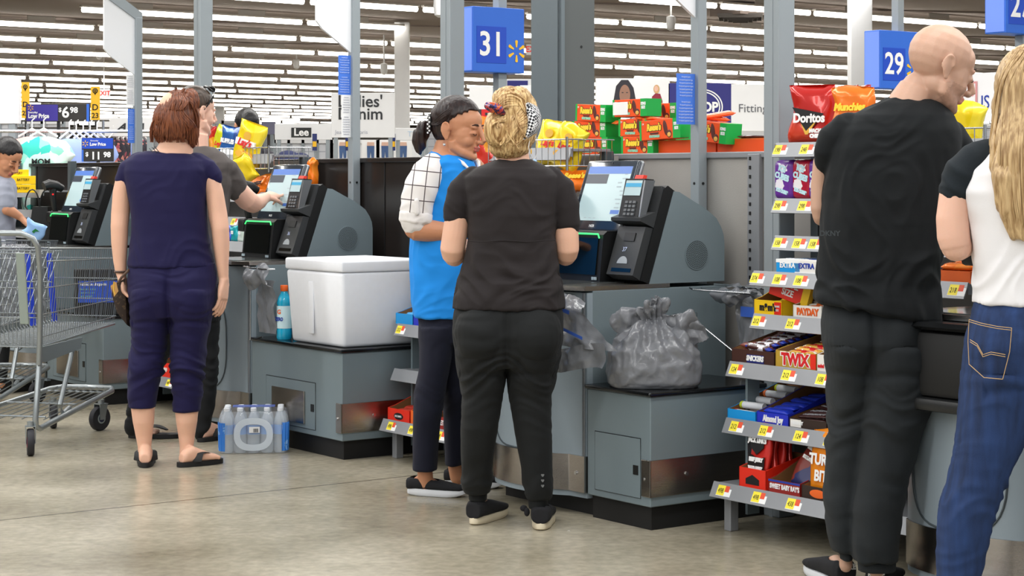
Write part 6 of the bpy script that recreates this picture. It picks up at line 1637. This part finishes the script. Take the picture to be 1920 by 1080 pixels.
mb = MB(); f.limb(mb,[(450,490,0,24),(450,600,0,19),(450,692,0,15)]); f.limb(mb,[(476,490,0,24),(476,600,0,19),(476,692,0,15)]); f.garment('trousers', mb, TR, .01, 2)
for x in (450,476): 
    fr2=(FLR(x,706)-f.o,Vector((0,1,0)),Vector((1,0,0)),.25); shoe(f,fr2,'sneaker',FLB,FLB)
# ---------------------------------------------------------------- girl bagging at the far left
f = Fig('girl in grey tee with black hair, bagging at the left edge', 11.6, -8, SKT, .0045)
GG = cloth('light_grey_tee',(150,154,168),.25,.08)
mb = MB(); f.rows(mb,[(330,-22,16,.05,.0),(338,-40,26,.08,0),(352,-52,30,.11,0),(385,-50,30,.12,0),(430,-48,26,.12,0),(480,-50,28,.13,0)],30,.85)
f.limb(mb,[(8,350,-.06,15),(10,368,-.07,17),(10,388,-.08,17)]); f.limb(mb,[(-44,350,0,15),(-52,385,0,15)])
f.garment('grey_tee_shirt', mb, GG, .0065, 3, wr(0.0068,12,9,2))
mb = MB(); f.rows(mb,[(470,-50,28,.12,0),(520,-52,30,.14,0),(550,-50,28,.13,0)],26,.85); f.limb(mb,[(-30,545,0,20),(-28,640,0,14),(-26,715,0,9)]); f.limb(mb,[(6,545,0,20),(6,640,0,14),(4,715,0,9)])
f.garment('trousers', mb, TR, .008, 2)
f.limb(f.b,[(0,318,0,13),(-2,335,0,14)]); f.rows(f.b,[(336,-34,22,.06,0),(380,-42,22,.09,0),(480,-40,20,.10,0),(540,-42,20,.10,0)],22,.9)
f.limb(f.b,[(8,352,-.06,11),(9,372,-.07,11.5),(10,392,-.10,10.5)]); f.limb(f.b,[(10,392,-.10,10.5),(24,398,-.08,9.5),(38,407,-.05,7)])
f.limb(f.b,[(-44,352,0,11),(-50,400,0,11),(-30,420,-.05,8)]); f.limb(f.b,[(-30,540,0,16),(-28,640,0,11),(-26,722,0,7)]); f.limb(f.b,[(6,540,0,16),(6,640,0,11),(4,722,0,7)])
hand(f.b, f.p(38,407,-.05), Vector((.75,.1,-.75)), Vector((-.6,.1,-.7)), side=1, curl=.6, size=.88)
hand(f.b, f.p(-30,420,-.05), Vector((.75,.1,-.75)), Vector((-.6,.1,-.7)), side=-1, curl=.6, size=.88)
M = f.head(12,297,-.02, 2.05, .62, .0, .95); f.build_body(); f.eyes(M)
for x in (-26,4):
    fr2=(FLR(x,738)-f.o,Vector((.5,.86,0)),Vector((.86,-.5,0)),.22); shoe(f,fr2,'sneaker',FLB,FLB)
cap(f, M, HK, 1.08)
h = Hair(f,[(4,283,.0,24,26,.085),(-6,300,.02,16,20,.07),(14,275,.0,22,20,.075)],HK,.001,.006,'tied_hair'); h.sb.b.free()
t = thing('snack_packet','light blue packet with a palm print held by the bagging girl','packet',P(56,432,11.5),0); t.rotation_euler=(.2,.5,.2)
me_ = bagpouch(.13,.11,.03,5); part(t,'packet',me_,mat('packet_light_blue',(150,190,236),.4,0,.1),60); t.location.z-=.05
part(t,'palm_print',MB().prism([(-.01,.05),(.0,.075),(.03,.07),(.008,.06),(.006,.045)],-.019,-.018),mat('palm_green',(30,120,60),.5))
t = thing('carrier_bag','grey carrier bag in the rear trolley under the hands of the bagging girl','carrier bag',P(16,470,10.95),0); t.location.z = .515
mb = MB(); mb.rs=None; rs=[]
for z,a,bb in ((0,.19,.14),(.05,.20,.15),(.20,.17,.13),(.30,.15,.11),(.40,.12,.09)): rs.append(mb.ring(Vector((0,0,z)),Vector((a,0,0)),Vector((0,bb,0)),30,.8))
mb.skin(rs); obj('film',remesh(mb,.010,1,.5,lambda p,n: crumple(p,14,.03,8) if p.z>.01 else 0),t,None,BAGM)
# ---------------------------------------------------------------- shop worker in the blue vest
f = Fig('woman with dark ponytail in bright blue vest over a checked shirt', 7.9, 815, SKT, .0036)
VB = cloth('vest_blue',(28,138,226),.15,.03); PL = grid_mat('checked_shirt',(232,228,226),(74,62,66),.052,.060,.0020,'xz',.85,.10); PLN = cloth('shirt_cream',(232,228,226),.2)
mb = MB()
f.rows(mb,[(283,812,852,.05,.02),(292,797,872,.085,.01),(305,782,890,.11,0),(330,775,900,.125,0),(370,772,902,.135,0),(420,772,898,.135,0),(470,768,895,.14,0),(520,769,893,.145,0),(560,772,893,.15,0),(594,776,894,.155,0)],40,.82)
vest = f.garment('blue_vest', mb, VB, .0055, 3, wr(0.0059,4,10,5))
mb = MB(); f.limb(mb,[(812,306,-.07,20),(800,325,-.11,29),(789,352,-.13,31),(782,380,-.13,30),(780,402,-.13,29)],24)
slv = f.garment('checked_sleeve', mb, PL, .005, 3, wr(0.0051,10,9,2))
mb = MB(); f.limb(mb,[(781,399,-.13,31),(779,416,-.13,30.5)],24); 
f.garment('sleeve_cuff', mb, PLN, .005, 2, wr(0.0059,6,20,7))
mb = MB(); f.limb(mb,[(781,376,-.205,5),(782,400,-.205,5)],8); f.garment('sleeve_tab', mb, PLN, .004, 1)
# collar of shirt at the neck
part(f.t,'shirt_collar',MB().tube([f.p(858,299,-.078),f.p(868,306,-.095),f.p(878,315,-.112)],[.005,.008,.004],10).tube([f.p(888,300,.04),f.p(896,305,.02),f.p(898,314,-.02)],[.012,.012,.006],10),PLN,60)
spark(f.t,(f.p(876,338,0).x,-.155,f.p(0,338,0).z),.026,YEL)
NV = cloth('dark_navy_trousers',(24,26,42),.2,.05)
mb = MB(); f.rows(mb,[(560,780,890,.13,0),(600,784,890,.14,0),(640,786,888,.135,0)],34,.85)
f.rows(mb,[(610,785,858,.12,-.05),(650,786,850,.105,-.06),(690,786,842,.095,-.07),(739,776,834,.085,-.07),(780,775,827,.08,-.07),(830,774,821,.075,-.045),(881,774,818,.07,-.03)],26,.9)
f.rows(mb,[(610,815,892,.12,.05),(690,822,884,.10,.08),(739,828,878,.09,.09),(780,832,873,.085,.13),(871,836,868,.07,.16)],26,.9)
f.garment('navy_trousers', mb, NV, .0065, 2, wr(0.0051,10,5,9))
f.rows(f.b,[(262,818,862,.055,.02),(280,812,862,.06,.02),(292,800,872,.07,.0),(330,785,890,.095,0),(420,782,886,.11,0),(520,780,880,.11,0),(590,786,880,.11,0)],28,.9)
f.limb(f.b,[(812,308,-.07,16),(800,330,-.11,23),(788,370,-.13,24),(780,405,-.13,24.5),(778,428,-.13,23)])
f.limb(f.b,[(778,428,-.13,23),(800,432,-.13,21),(830,434,-.12,19),(860,436,-.08,15),(885,437,-.03,12)])
f.limb(f.b,[(892,310,.12,16),(905,360,.16,19),(905,415,.18,19),(900,430,.10,15),(895,436,.02,12)])
hand(f.b, f.p(885,437,-.03), Vector((.9,.3,.05)), Vector((.1,.2,-1)), side=1, curl=.6, size=.92); hand(f.b, f.p(895,436,.06), Vector((.9,.2,.05)), Vector((.1,.1,-1)), side=-1, curl=.6, size=.92)
f.limb(f.b,[(820,600,-.05,24),(805,740,-.07,19),(796,860,-.04,14),(797,885,-.03,14.5),(799,910,-.02,14)]); f.limb(f.b,[(860,600,.06,24),(855,740,.09,19),(852,860,.15,13),(853,878,.16,13),(857,898,.17,13)])
fa = foot(f,(772,927),(848,931)); put_foot(f,fa,.018,.031); fb = foot(f,(842,911),(922,915)); put_foot(f,fb,.018,.031)
SHB = mat('black_knit_shoe',(24,24,28),.85,0,.1,60,.4,500); SOW = mat('white_sole',(214,216,220),.6,0,.04); SOI = mat('ivory_sole',(210,198,172),.6,0,.05)
shoe(f, fa, 'slip', SHB, SOW, L=.25, w=.045); shoe(f, fb, 'slip', SHB, SOW, L=.25, w=.045)
M = f.head(861,246,-.01, 2.02, .16, -.0, 1.03)
f.build_body(); f.eyes(M,.9)
HD = hairmat('dark_brown_hair',(24,14,14),(46,29,26))
cap(f, M, HD, 1.09, (.045,.60), lift=(0,.004,.004)); 
h = Hair(f,[(838,232,.02,31,40,.085),(850,214,.0,38,32,.088),(824,222,.02,18,28,.05)],HD,.0012,.005,'swept_hair')
# keep the face clear
bm = bmesh.new(); bm.from_mesh(h.obj.data); I = M.inverted()
bmesh.ops.delete(bm, geom=[v for v in bm.verts if (lambda c: c.y < .005 and c.z < .030+(.005-c.y)*.85)(I @ v.co)], context='VERTS'); bm.to_mesh(h.obj.data); bm.free()
for i in range(6): h.strands([(884-4*i,200-3*i),(862-3*i,200-1*i),(838,210+2*i),(820,224+2*i),(808,232)],6,4,.0022,.001,i,ends=.3)
h.done()
mb = MB(); f.limb(mb,[(806,232,.02,7),(797,236,.02,13),(790,250,.02,15),(787,266,.02,14),(786,282,.02,9)],18); obj('ponytail',remesh(mb,.005,1,.5,lambda p,n:.003*math.sin(p.x*260+4*noise.noise(p*12))),f.t,None,HD)
mb = MB(); mb.tube([f.p(805+2*math.cos(a)-2*math.sin(a)*0,232+17*math.sin(a),.02-.035*math.cos(a)) for a in [2*PI*i/16 for i in range(16)]],.006,8,closed=True); hb = part(f.t,'hair_tie',mb,BLK)
for i in range(9): part(hb,'pearl',MB().ball(f.p(802+(i%2)*3,217+4*i,-.022-.012*math.sin(PI*i/8)),.0042,seg=10),WHTP)
part(f.t,'earring',MB().ball(f.p(833,271,-.085),.006,seg=12),CHR)
# ---------------------------------------------------------------- blonde woman in black scrubs
f = Fig('blonde woman in black scrub top and trousers, back turned, checked headband', 7.15, 955, SKL, .0042)
SB = cloth('scrub_black',(38,33,34),.25,.08,.75); BK = cloth('black_stretch_trousers',(22,24,25),.2,.06,.8)
mb = MB(); f.rows(mb,[(300,930,997,.055,.02),(307,915,1012,.08,.01),(318,888,1032,.10,0),(332,868,1047,.12,0),(360,870,1048,.13,0),(400,876,1043,.135,0),(450,878,1040,.13,0),(490,872,1044,.13,0),(530,862,1051,.14,0),(560,852,1057,.15,0),(577,849,1058,.152,0)],40,.80)
f.limb(mb,[(885,330,0,20),(868,352,0,26),(860,385,0,27),(855,413,0,23.5)],22); f.limb(mb,[(1032,330,0,20),(1050,352,0,26),(1058,388,0,28),(1064,425,0,25)],22)
f.garment('black_scrub_top', mb, SB, .0055, 3, wr(0.0105,15,7,11,lambda p: .5+1.3*max(0,1-abs(p.z-.94)/.16)))
mb = MB(); f.rows(mb,[(303,930,994,.058,.018),(296,937,990,.052,.02)],26,.9); f.garment('red_neck_trim', mb, spots_mat('red_trim',(60,24,30),[(170,36,44),(40,26,32)],90,.8,.5), .005, 1)
part(f.t,'top_seam',MB().tube([f.p(878+18.2*i,452+1.2*math.sin(i*1.3),-.135) for i in range(10)],.0018,5),SB)
mb = MB(); f.rows(mb,[(560,860,1050,.13,0),(590,850,1056,.15,0),(625,849,1055,.155,0),(660,856,1049,.14,0),(685,862,1043,.12,0)],38,.85)
f.rows(mb,[(620,858,957,.152,0),(660,854,953,.145,0),(700,860,948,.128,0),(740,867,942,.105,0),(800,864,934,.095,0),(860,865,924,.085,.04),(905,868,920,.075,.08),(922,873,918,.065,.09)],26,.9)
f.rows(mb,[(620,946,1048,.152,0),(660,948,1051,.145,0),(700,951,1043,.128,0),(740,954,1033,.105,0),(800,964,1034,.095,0),(860,974,1035,.085,0),(910,983,1035,.075,0),(934,988,1032,.065,0)],26,.9)
mb.ball(f.p(902,625,-.08),(.10,.095,.11)); mb.ball(f.p(1003,625,-.08),(.10,.095,.11))
f.garment('black_trousers', mb, BK, .0058, 6, both(wr(0.0093,20,4,15,lambda p: .35+1.2*max(0,1-abs(p.z-.60)/.16)+1.2*max(0,1-abs(p.z-.15)/.08)), seat(f,951,640,48,.02,.012)))
for y,xl,xr,dz in ((930,878,914,.10),(944,990,1028,.0)):
    mb = MB(); f.rows(mb,[(y-12,xl,xr,.055,dz),(y+8,xl+1,xr-1,.052,dz)],22,.9); f.garment('ribbed_cuff', mb, BK, .005, 1)
HT = mat('reflective_heart',(120,122,124),.3,.5,0)
for i,y in enumerate((891,901,911)):
    c = f.p(1017.5,y,-.088+.004*i); mb = MB(); pts=[(.006*1.0*math.sin(a)**3, .0055*(math.cos(a)-.35*math.cos(2*a)-.15*math.cos(3*a))) for a in [2*PI*k/20 for k in range(20)]]
    mb.prism([(c.x+x,c.z+z) for x,z in pts], c.y-.002, c.y); part(f.t,'heart_print',mb,HT)
f.limb(f.b,[(964,265,.02,25),(963,290,.02,29),(962,302,.02,33)]); f.rows(f.b,[(302,925,1000,.06,.01),(330,885,1030,.09,0),(400,890,1030,.105,0),(480,888,1030,.105,0),(580,875,1035,.11,0),(640,880,1030,.11,0)],26,.9)
f.limb(f.b,[(890,335,0,18),(868,365,0,23),(858,405,0,23.5),(853,440,0,24),(848,468,0,23),(850,480,.02,21)]); f.limb(f.b,[(850,480,.02,21),(862,474,.08,19),(880,462,.16,15),(895,452,.24,11)])
f.limb(f.b,[(1030,335,0,18),(1050,370,0,23),(1060,410,0,23.5),(1062,445,0,23.5),(1064,468,0,22),(1062,480,.02,20)]); f.limb(f.b,[(1062,480,.02,20),(1054,472,.08,18),(1042,460,.16,14),(1030,450,.24,11)])
hand(f.b, f.p(895,452,.24), Vector((.3,.9,.1)), Vector((0,.1,-1)), side=1, curl=.5, size=.9); hand(f.b, f.p(1030,450,.24), Vector((-.3,.9,.1)), Vector((0,.1,-1)), side=-1, curl=.5, size=.9)
f.limb(f.b,[(905,660,0,32),(903,740,0,26),(898,830,.03,20),(897,910,.08,13),(897,940,.10,11.5),(898,957,.11,11.5)]); f.limb(f.b,[(1000,660,0,32),(995,740,0,26),(1004,830,0,20),(1009,920,0,13),(1010,950,0,12),(1011,962,.01,13)])
fa = foot(f,(890,984),(938,966)); put_foot(f,fa,.022,.031); fb = foot(f,(1014,994),(1022,972)); fb=(fb[0],fb[1],fb[2],.235); put_foot(f,fb,.022,.031)
shoe(f, fa, 'sneaker', SHB, SOI, L=.265, w=.046); shoe(f, fb, 'sneaker', SHB, SOI, L=.265, w=.048)
mb = MB(); mb.ball(f.p(982,953,-.01),(.014,.012,.012)).ball(f.p(988,960,-.02),(.011,.01,.016)).ball(f.p(1030,955,-.02),(.010,.01,.012)); part(f.t,'lace_bow',mb,SHB,60)
M = f.head(964,232,.02,.25,.12,.05,1.0); f.build_body(lip=LIPP)
HL = hairmat('blonde_hair',(150,108,64),(238,206,150))
h = Hair(f,[(967,238,.01,40,54,.108),(962,206,.01,36,32,.104),(950,186,-.01,27,23,.085),(972,184,-.0,24,22,.08),(929,242,-.065,21,34,.055),(940,222,-.03,22,24,.07),(955,276,0,38,24,.085),(985,215,.02,24,40,.08),(944,262,-.045,16,20,.05)],HL,.0022,.0055)
for i in range(6): h.strands([(988+2*i,208-2*i),(975-2*i,185+2*i),(950-2*i,180+4*i),(930,200+4*i),(925+2*i,225+3*i)],8,7,.0034,.003,i,ends=.6)
for i in range(5): h.strands([(985,200+8*i),(968,222+5*i),(952,248+4*i),(945-2*i,270)],8,6,.0030,.002,20+i,ends=.4)
for i in range(5): h.strands([(948,205+4*i),(928,215+3*i),(914+i,238),(920+i,262),(938,272),(948,258)],8,5,.0034,.004,40+i,ends=.5)
for i in range(5): h.strands([(990-3*i,250+3*i),(975,268),(958,270),(940,262)],8,5,.003,.002,60+i,ends=.4)
for i in range(4): h.strands([(935+12*i,298-i),(942+9*i,284),(948+4*i,266),(950,252)],8,6,.0028,.002,80+i,ends=.3)
h.strands([(950,240),(960,262),(975,285)],5,3,.0022,.006,95); h.strands([(965,205),(972,235),(990,262)],4,3,.002,.008,96); h.strands([(930,182),(945,168),(965,166),(985,178),(996,200)],12,5,.003,.0,97,ends=.6)
h.done()
# checked headband
HBM = mat('houndstooth_check',(20,20,22),.8,0,0)
tc = nd(HBM,'ShaderNodeTexCoord'); ck = nd(HBM,'ShaderNodeTexChecker'); ck.inputs['Scale'].default_value = 120; ck.inputs[1].default_value=(.015,.015,.02,1); ck.inputs[2].default_value=(.85,.85,.86,1)
mpx = nd(HBM,'ShaderNodeMapping'); mpx.inputs['Rotation'].default_value=(0,.5,0); lk(HBM,tc.outputs['Object'],mpx.inputs[0]); lk(HBM,mpx.outputs[0],ck.inputs[0]); lk(HBM,ck.outputs[0],bsdf(HBM).inputs['Base Color'])
mb = MB(); rs=[]
for (x,y,dz,hw) in ((988,190,.0,.012),(997,203,-.02,.020),(1002,220,-.03,.023),(1001,238,-.03,.022),(995,252,-.03,.018),(988,262,-.03,.010)):
    rs.append(mb.ring(f.p(x,y,dz-.01), Vector((hw*.95,0,.25*hw)), Vector((-.012,-.05,0))*1.0, 14, .8))
mb.skin(rs); part(f.t,'headband',mb,HBM,60)
CLP = spots_mat('clip_print',(60,30,60),[(200,90,40),(30,30,50),(170,60,60),(60,50,120)],60,.15,.3)
mb = MB(); mb.tube([f.p(914,198,-.10),f.p(922,201,-.125),f.p(934,205,-.12),f.p(944,213,-.095)],[.014,.021,.020,.010],14); part(f.t,'hair_clip',mb,CLP,60)
mb = MB(); mb.tube([f.p(994,258,-.05),f.p(991,275,-.055),f.p(994,290,-.045),f.p(1000,301,-.02)],.0018,6); mb.tube([f.p(1003,252,-.02),f.p(1008,268,-.01),f.p(1006,290,.0),f.p(1001,303,.0)],.0018,6); mo_ = part(f.t,'mask_loop',mb,WHTP)
mb = MB(); mb.ball(f.p(1001,303,.01),(.012,.02,.010)); part(f.t,'face_mask',mb,mat('mask_blue',(160,196,226),.7),60)
part(f.t,'earring',MB().ball(f.p(996,284,-.055),(.003,.003,.010),seg=10),GB)
# ---------------------------------------------------------------- bald man in black
f = Fig('bald man in black tee and dark joggers, looking down to his right', 5.97, 1650, skinmat('skin_bald',(198,158,136)), .0042)
BT = cloth('black_tee',(14,18,21),.25,.08); JG = cloth('charcoal_joggers',(32,36,39),.25,.08)
mb = MB(); f.rows(mb,[(182,1668,1740,.06,.02),(196,1640,1765,.085,.01),(218,1598,1788,.11,.0),(245,1572,1800,.125,0),(280,1556,1798,.135,0),(330,1548,1788,.14,0),(400,1543,1772,.145,0),(470,1538,1762,.145,0),(530,1534,1757,.15,0),(565,1528,1760,.166,0),(584,1528,1762,.170,0)],44,.82)
f.limb(mb,[(1590,238,0,30),(1562,262,0,30),(1549,288,.0,22),(1546,312,.02,17)],22); f.limb(mb,[(1775,250,0,32),(1796,285,.03,33),(1788,325,.06,34),(1786,362,.08,32)],24)
def hem(p, n):
    return wr(0.0150,5,9,21,lambda p: .45+.8*max(0,1-abs(p.z-1.0)/.35))(p,n)*n+Vector((0,0,-(p.x-f.p(1644,582).x)*.19*max(0,min(1,(f.p(0,500).z-p.z)/.13))))
f.garment('black_tee_shirt', mb, BT, .0062, 3, hem)
text(f.t,'DKNY',f.p(1556,438,-.15),.022,(1,-.2,0),(0,0,1),mat('faint_print',(52,58,62),.7,0,0),bold=.0005,name='small_print')
mb = MB(); f.rows(mb,[(560,1550,1744,.115,0),(585,1544,1752,.135,0),(605,1541,1756,.15,0),(640,1543,1757,.158,0),(676,1552,1752,.125,0)],40,.85)
f.rows(mb,[(650,1546,1642,.14,.0),(700,1551,1640,.13,.03),(790,1556,1632,.105,.05),(880,1547,1622,.10,.06),(940,1547,1612,.095,.06),(1000,1551,1602,.085,.06),(1030,1560,1600,.075,.06)],26,.9)
f.rows(mb,[(650,1608,1757,.145,-.02),(700,1613,1753,.135,-.03),(760,1618,1744,.12,-.04),(820,1616,1725,.11,-.04),(890,1607,1702,.105,-.04),(960,1599,1691,.10,-.04),(1020,1597,1684,.095,-.04),(1052,1602,1682,.085,-.04)],28,.9)

f.garment('dark_joggers', mb, JG, .0062, 6, both(wr(0.0127,15,4,31,lambda p: .35+.9*max(0,1-abs(p.z-.50)/.25)+1.0*max(0,1-abs(p.z-.10)/.10)), seat(f,1622,630,50,.018,.014)))
for y,xl,xr,dz in ((1040,1573,1598,.06),(1062,1608,1680,-.04)):
    mb = MB(); f.rows(mb,[(y-12,xl,xr,.055,dz),(y+8,xl+1,xr-1,.055,dz)],22,.9); f.garment('ribbed_cuff', mb, JG, .005, 1)
f.limb(f.b,[(1720,165,.0,34),(1710,185,.0,38),(1700,205,0,42)]); f.rows(f.b,[(196,1650,1755,.07,0),(240,1590,1780,.10,0),(330,1565,1770,.115,0),(450,1558,1745,.115,0),(600,1560,1735,.12,0),(650,1565,1735,.12,0)],28,.9)
f.limb(f.b,[(1590,245,0,24),(1555,275,0,20),(1541,305,.03,17),(1537,350,.04,17),(1536,390,.04,16.5),(1539,408,.05,15)]); f.limb(f.b,[(1539,408,.05,15),(1548,412,.12,15),(1570,420,.28,13)])
f.limb(f.b,[(1780,260,0,24),(1792,320,.06,25),(1788,370,.09,25),(1785,420,.10,24),(1785,440,.12,22)]); f.limb(f.b,[(1785,440,.12,22),(1770,445,.25,18),(1755,450,.36,14)])
hand(f.b, f.p(1570,420,.28), Vector((.3,.95,.05)), Vector((0,.1,-1)), side=1, curl=.5); hand(f.b, f.p(1755,450,.36), Vector((-.1,.95,.05)), Vector((0,.1,-1)), side=-1, curl=.6)
f.limb(f.b,[(1590,660,0,28),(1587,800,.05,22),(1580,920,.06,18),(1585,1030,.06,12),(1586,1062,.06,13)]); f.limb(f.b,[(1690,660,0,36),(1668,800,-.04,28),(1650,930,-.04,22),(1644,1045,-.04,15),(1644,1075,-.04,15)])
fa = (FLR(1584,1104)-f.o, Vector((-.25,.97,0)).normalized(), Vector((.97,.25,0)).normalized(), .25); put_foot(f,fa,.022,.031); fb = (FLR(1646,1122)-f.o, Vector((.35,.93,0)).normalized(), Vector((.93,-.35,0)).normalized(), .25); put_foot(f,fb,.022,.031)
shoe(f, fa, 'sneaker', SHB, SOW, L=.29, w=.05, words='NIKE'); shoe(f, fb, 'sneaker', SHB, SOW, L=.29, w=.052, words='NIKE')
M = f.head(1763,131,-.01, 1.32, .40, -.0, 1.08); f.build_body(lip=LIPP, stub=STUB); f.eyes(M,.3)
part(f.t,'zip_pull',MB().tube([f.p(1757,664,-.05),f.p(1757,676,-.05)],.003,6),CHR)
# ---------------------------------------------------------------- woman with long blonde hair, right edge
f = Fig('woman with long blonde hair, white tee with black sleeves, blue jeans', 5.36, 1925, SKP_, .0042)
WT = cloth('white_tee',(232,230,232),.2,.02); BS = cloth('black_raglan',(22,30,36),.25,.08)
JE = mat('blue_denim',(27,50,92),.85,0,.55,9,.35,400,stretch=(4,4,.5)); 
mb = MB(); f.rows(mb,[(268,1880,1975,.06,.02),(285,1845,2010,.09,0),(320,1812,2040,.115,0),(360,1802,2050,.13,0),(420,1818,2040,.135,0),(480,1826,2030,.13,0),(530,1828,2036,.135,0),(568,1826,2044,.14,0)],40,.82)
f.garment('white_tee_shirt', mb, WT, .006, 3, wr(0.0085,8,6,5))
mb = MB(); f.limb(mb,[(1862,285,.0,26),(1830,300,0,34),(1805,330,0,37),(1792,362,0,34)],24); f.limb(mb,[(1985,285,0,26),(2020,300,0,34),(2045,330,0,37),(2055,362,0,34)],24)
f.rows(mb,[(266,1872,1985,.07,.0),(285,1845,2010,.095,0),(296,1838,2014,.10,0)],30,.85)
f.garment('black_raglan_sleeves', mb, BS, .006, 3, wr(0.0068,10,7,9))
mb = MB(); f.rows(mb,[(556,1834,2036,.125,0),(590,1824,2046,.145,0),(640,1812,2058,.16,0),(690,1807,2064,.155,0),(730,1806,2066,.15,0)],40,.85)
f.rows(mb,[(700,1805,1945,.15,0),(760,1801,1935,.14,0),(820,1795,1921,.13,0),(870,1788,1897,.115,0),(915,1780,1877,.10,0),(945,1768,1867,.10,0),(985,1760,1858,.095,0),(1040,1757,1846,.085,0),(1100,1759,1832,.075,0),(1150,1762,1822,.065,0)],30,.9)
f.rows(mb,[(700,1930,2066,.15,0),(820,1938,2060,.13,0),(915,1950,2050,.10,0),(1000,1955,2045,.09,0),(1150,1965,2030,.065,0)],26,.9)
f.garment('blue_jeans', mb, JE, .006, 4, both(wr(0.0093,24,4,14,lambda p: .35+1.3*max(0,1-abs(p.z-.42)/.10)), seat(f,1938,650,62,.02,.014)))
ST = mat('gold_stitching',(196,160,110),.7,0,0)
def onj(x,y): 
    a = (x-1935)/125; return f.p(x,y,-.158*math.sqrt(max(.05,1-abs(a)**2.6))-.013)
mb = MB()
for pts in (((1817,599),(1840,606),(1870,612),(1897,615)),((1817,603),(1840,610),(1870,616),(1896,619)),((1897,615),(1893,660),(1880,711)),((1880,711),(1845,708),(1817,683)),((1817,683),(1815,640),(1817,599)),((1819,637),(1832,645),(1843,665),(1858,660),(1885,665)),((1819,641),(1832,649),(1843,669),(1858,664),(1885,669))):
    q=[]
    for a_,b_ in zip(pts[:-1],pts[1:]):
        for k in range(5): q.append(onj(a_[0]+(b_[0]-a_[0])*k/5,a_[1]+(b_[1]-a_[1])*k/5))
    q.append(onj(*pts[-1])); mb.tube(q,.0010,5)
part(f.t,'pocket_stitching',mb,ST)
f.limb(f.b,[(1925,235,.02,30),(1925,275,.02,34)]); f.rows(f.b,[(272,1885,1968,.06,0),(320,1840,2015,.09,0),(420,1840,2015,.10,0),(520,1846,2010,.10,0),(640,1835,2030,.11,0),(700,1835,2030,.11,0)],28,.9)
f.limb(f.b,[(1858,292,0,24),(1812,325,0,29),(1790,370,0,30),(1786,410,0,31),(1788,445,0,31),(1792,462,.0,29)]); f.limb(f.b,[(1792,462,0,29),(1808,458,.10,25),(1830,445,.22,19),(1845,435,.30,15)])
f.limb(f.b,[(1992,292,0,24),(2036,325,0,28),(2058,380,0,28),(2060,450,0,27)]); f.limb(f.b,[(2060,450,0,27),(2040,445,.12,22),(2010,435,.28,15)])
hand(f.b, f.p(1845,435,.30), Vector((.2,.95,.1)), Vector((0,.1,-1)), side=1, curl=.5, size=.9); hand(f.b, f.p(2010,435,.28), Vector((-.2,.95,.1)), Vector((0,.1,-1)), side=-1, curl=.5, size=.9)
f.limb(f.b,[(1875,700,0,44),(1850,850,0,38),(1812,980,0,30),(1795,1120,0,20),(1793,1165,.0,16)]); f.limb(f.b,[(1995,700,0,44),(1998,850,0,38),(1998,980,0,30),(1998,1120,0,20),(1998,1165,.0,16)])
for x in (1793,1998):
    fr2=(FLR(x,1180)-f.o,Vector((.2,.98,0)).normalized(),Vector((.98,-.2,0)).normalized(),.24); put_foot(f,fr2,.02); shoe(f,fr2,'sneaker',SOW,SOW)
M = f.head(1932,172,.0,.2,.15,0,.98); f.build_body(lip=LIPP)
HG = hairmat('long_blonde_hair',(150,118,78),(206,176,130))
def hf(b): f.rows(b,[(110,1905,1960,.05,0),(150,1880,1985,.09,0),(200,1866,2000,.10,-.01),(260,1858,2006,.09,-.05),(330,1857,2006,.055,-.115),(400,1872,1992,.04,-.125),(450,1898,1970,.03,-.13)],30,.9)
h = Hair(f,[(1932,160,0,64,78,.118),(1930,200,0,68,60,.112),(1930,290,-.06,72,110,.105),(1934,360,-.09,64,110,.08)],HG,.0025,.0065,fn=hf)
for i in range(12): h.strands([(1915+4*i,95),(1880+9*i,150),(1866+11*i,230),(1862+11*i,310),(1872+10*i,380+4*i),(1890+8*i,425+6*(i if i<5 else 10-i))],8,6,.0034,.002,i,ends=.8)
h.done()
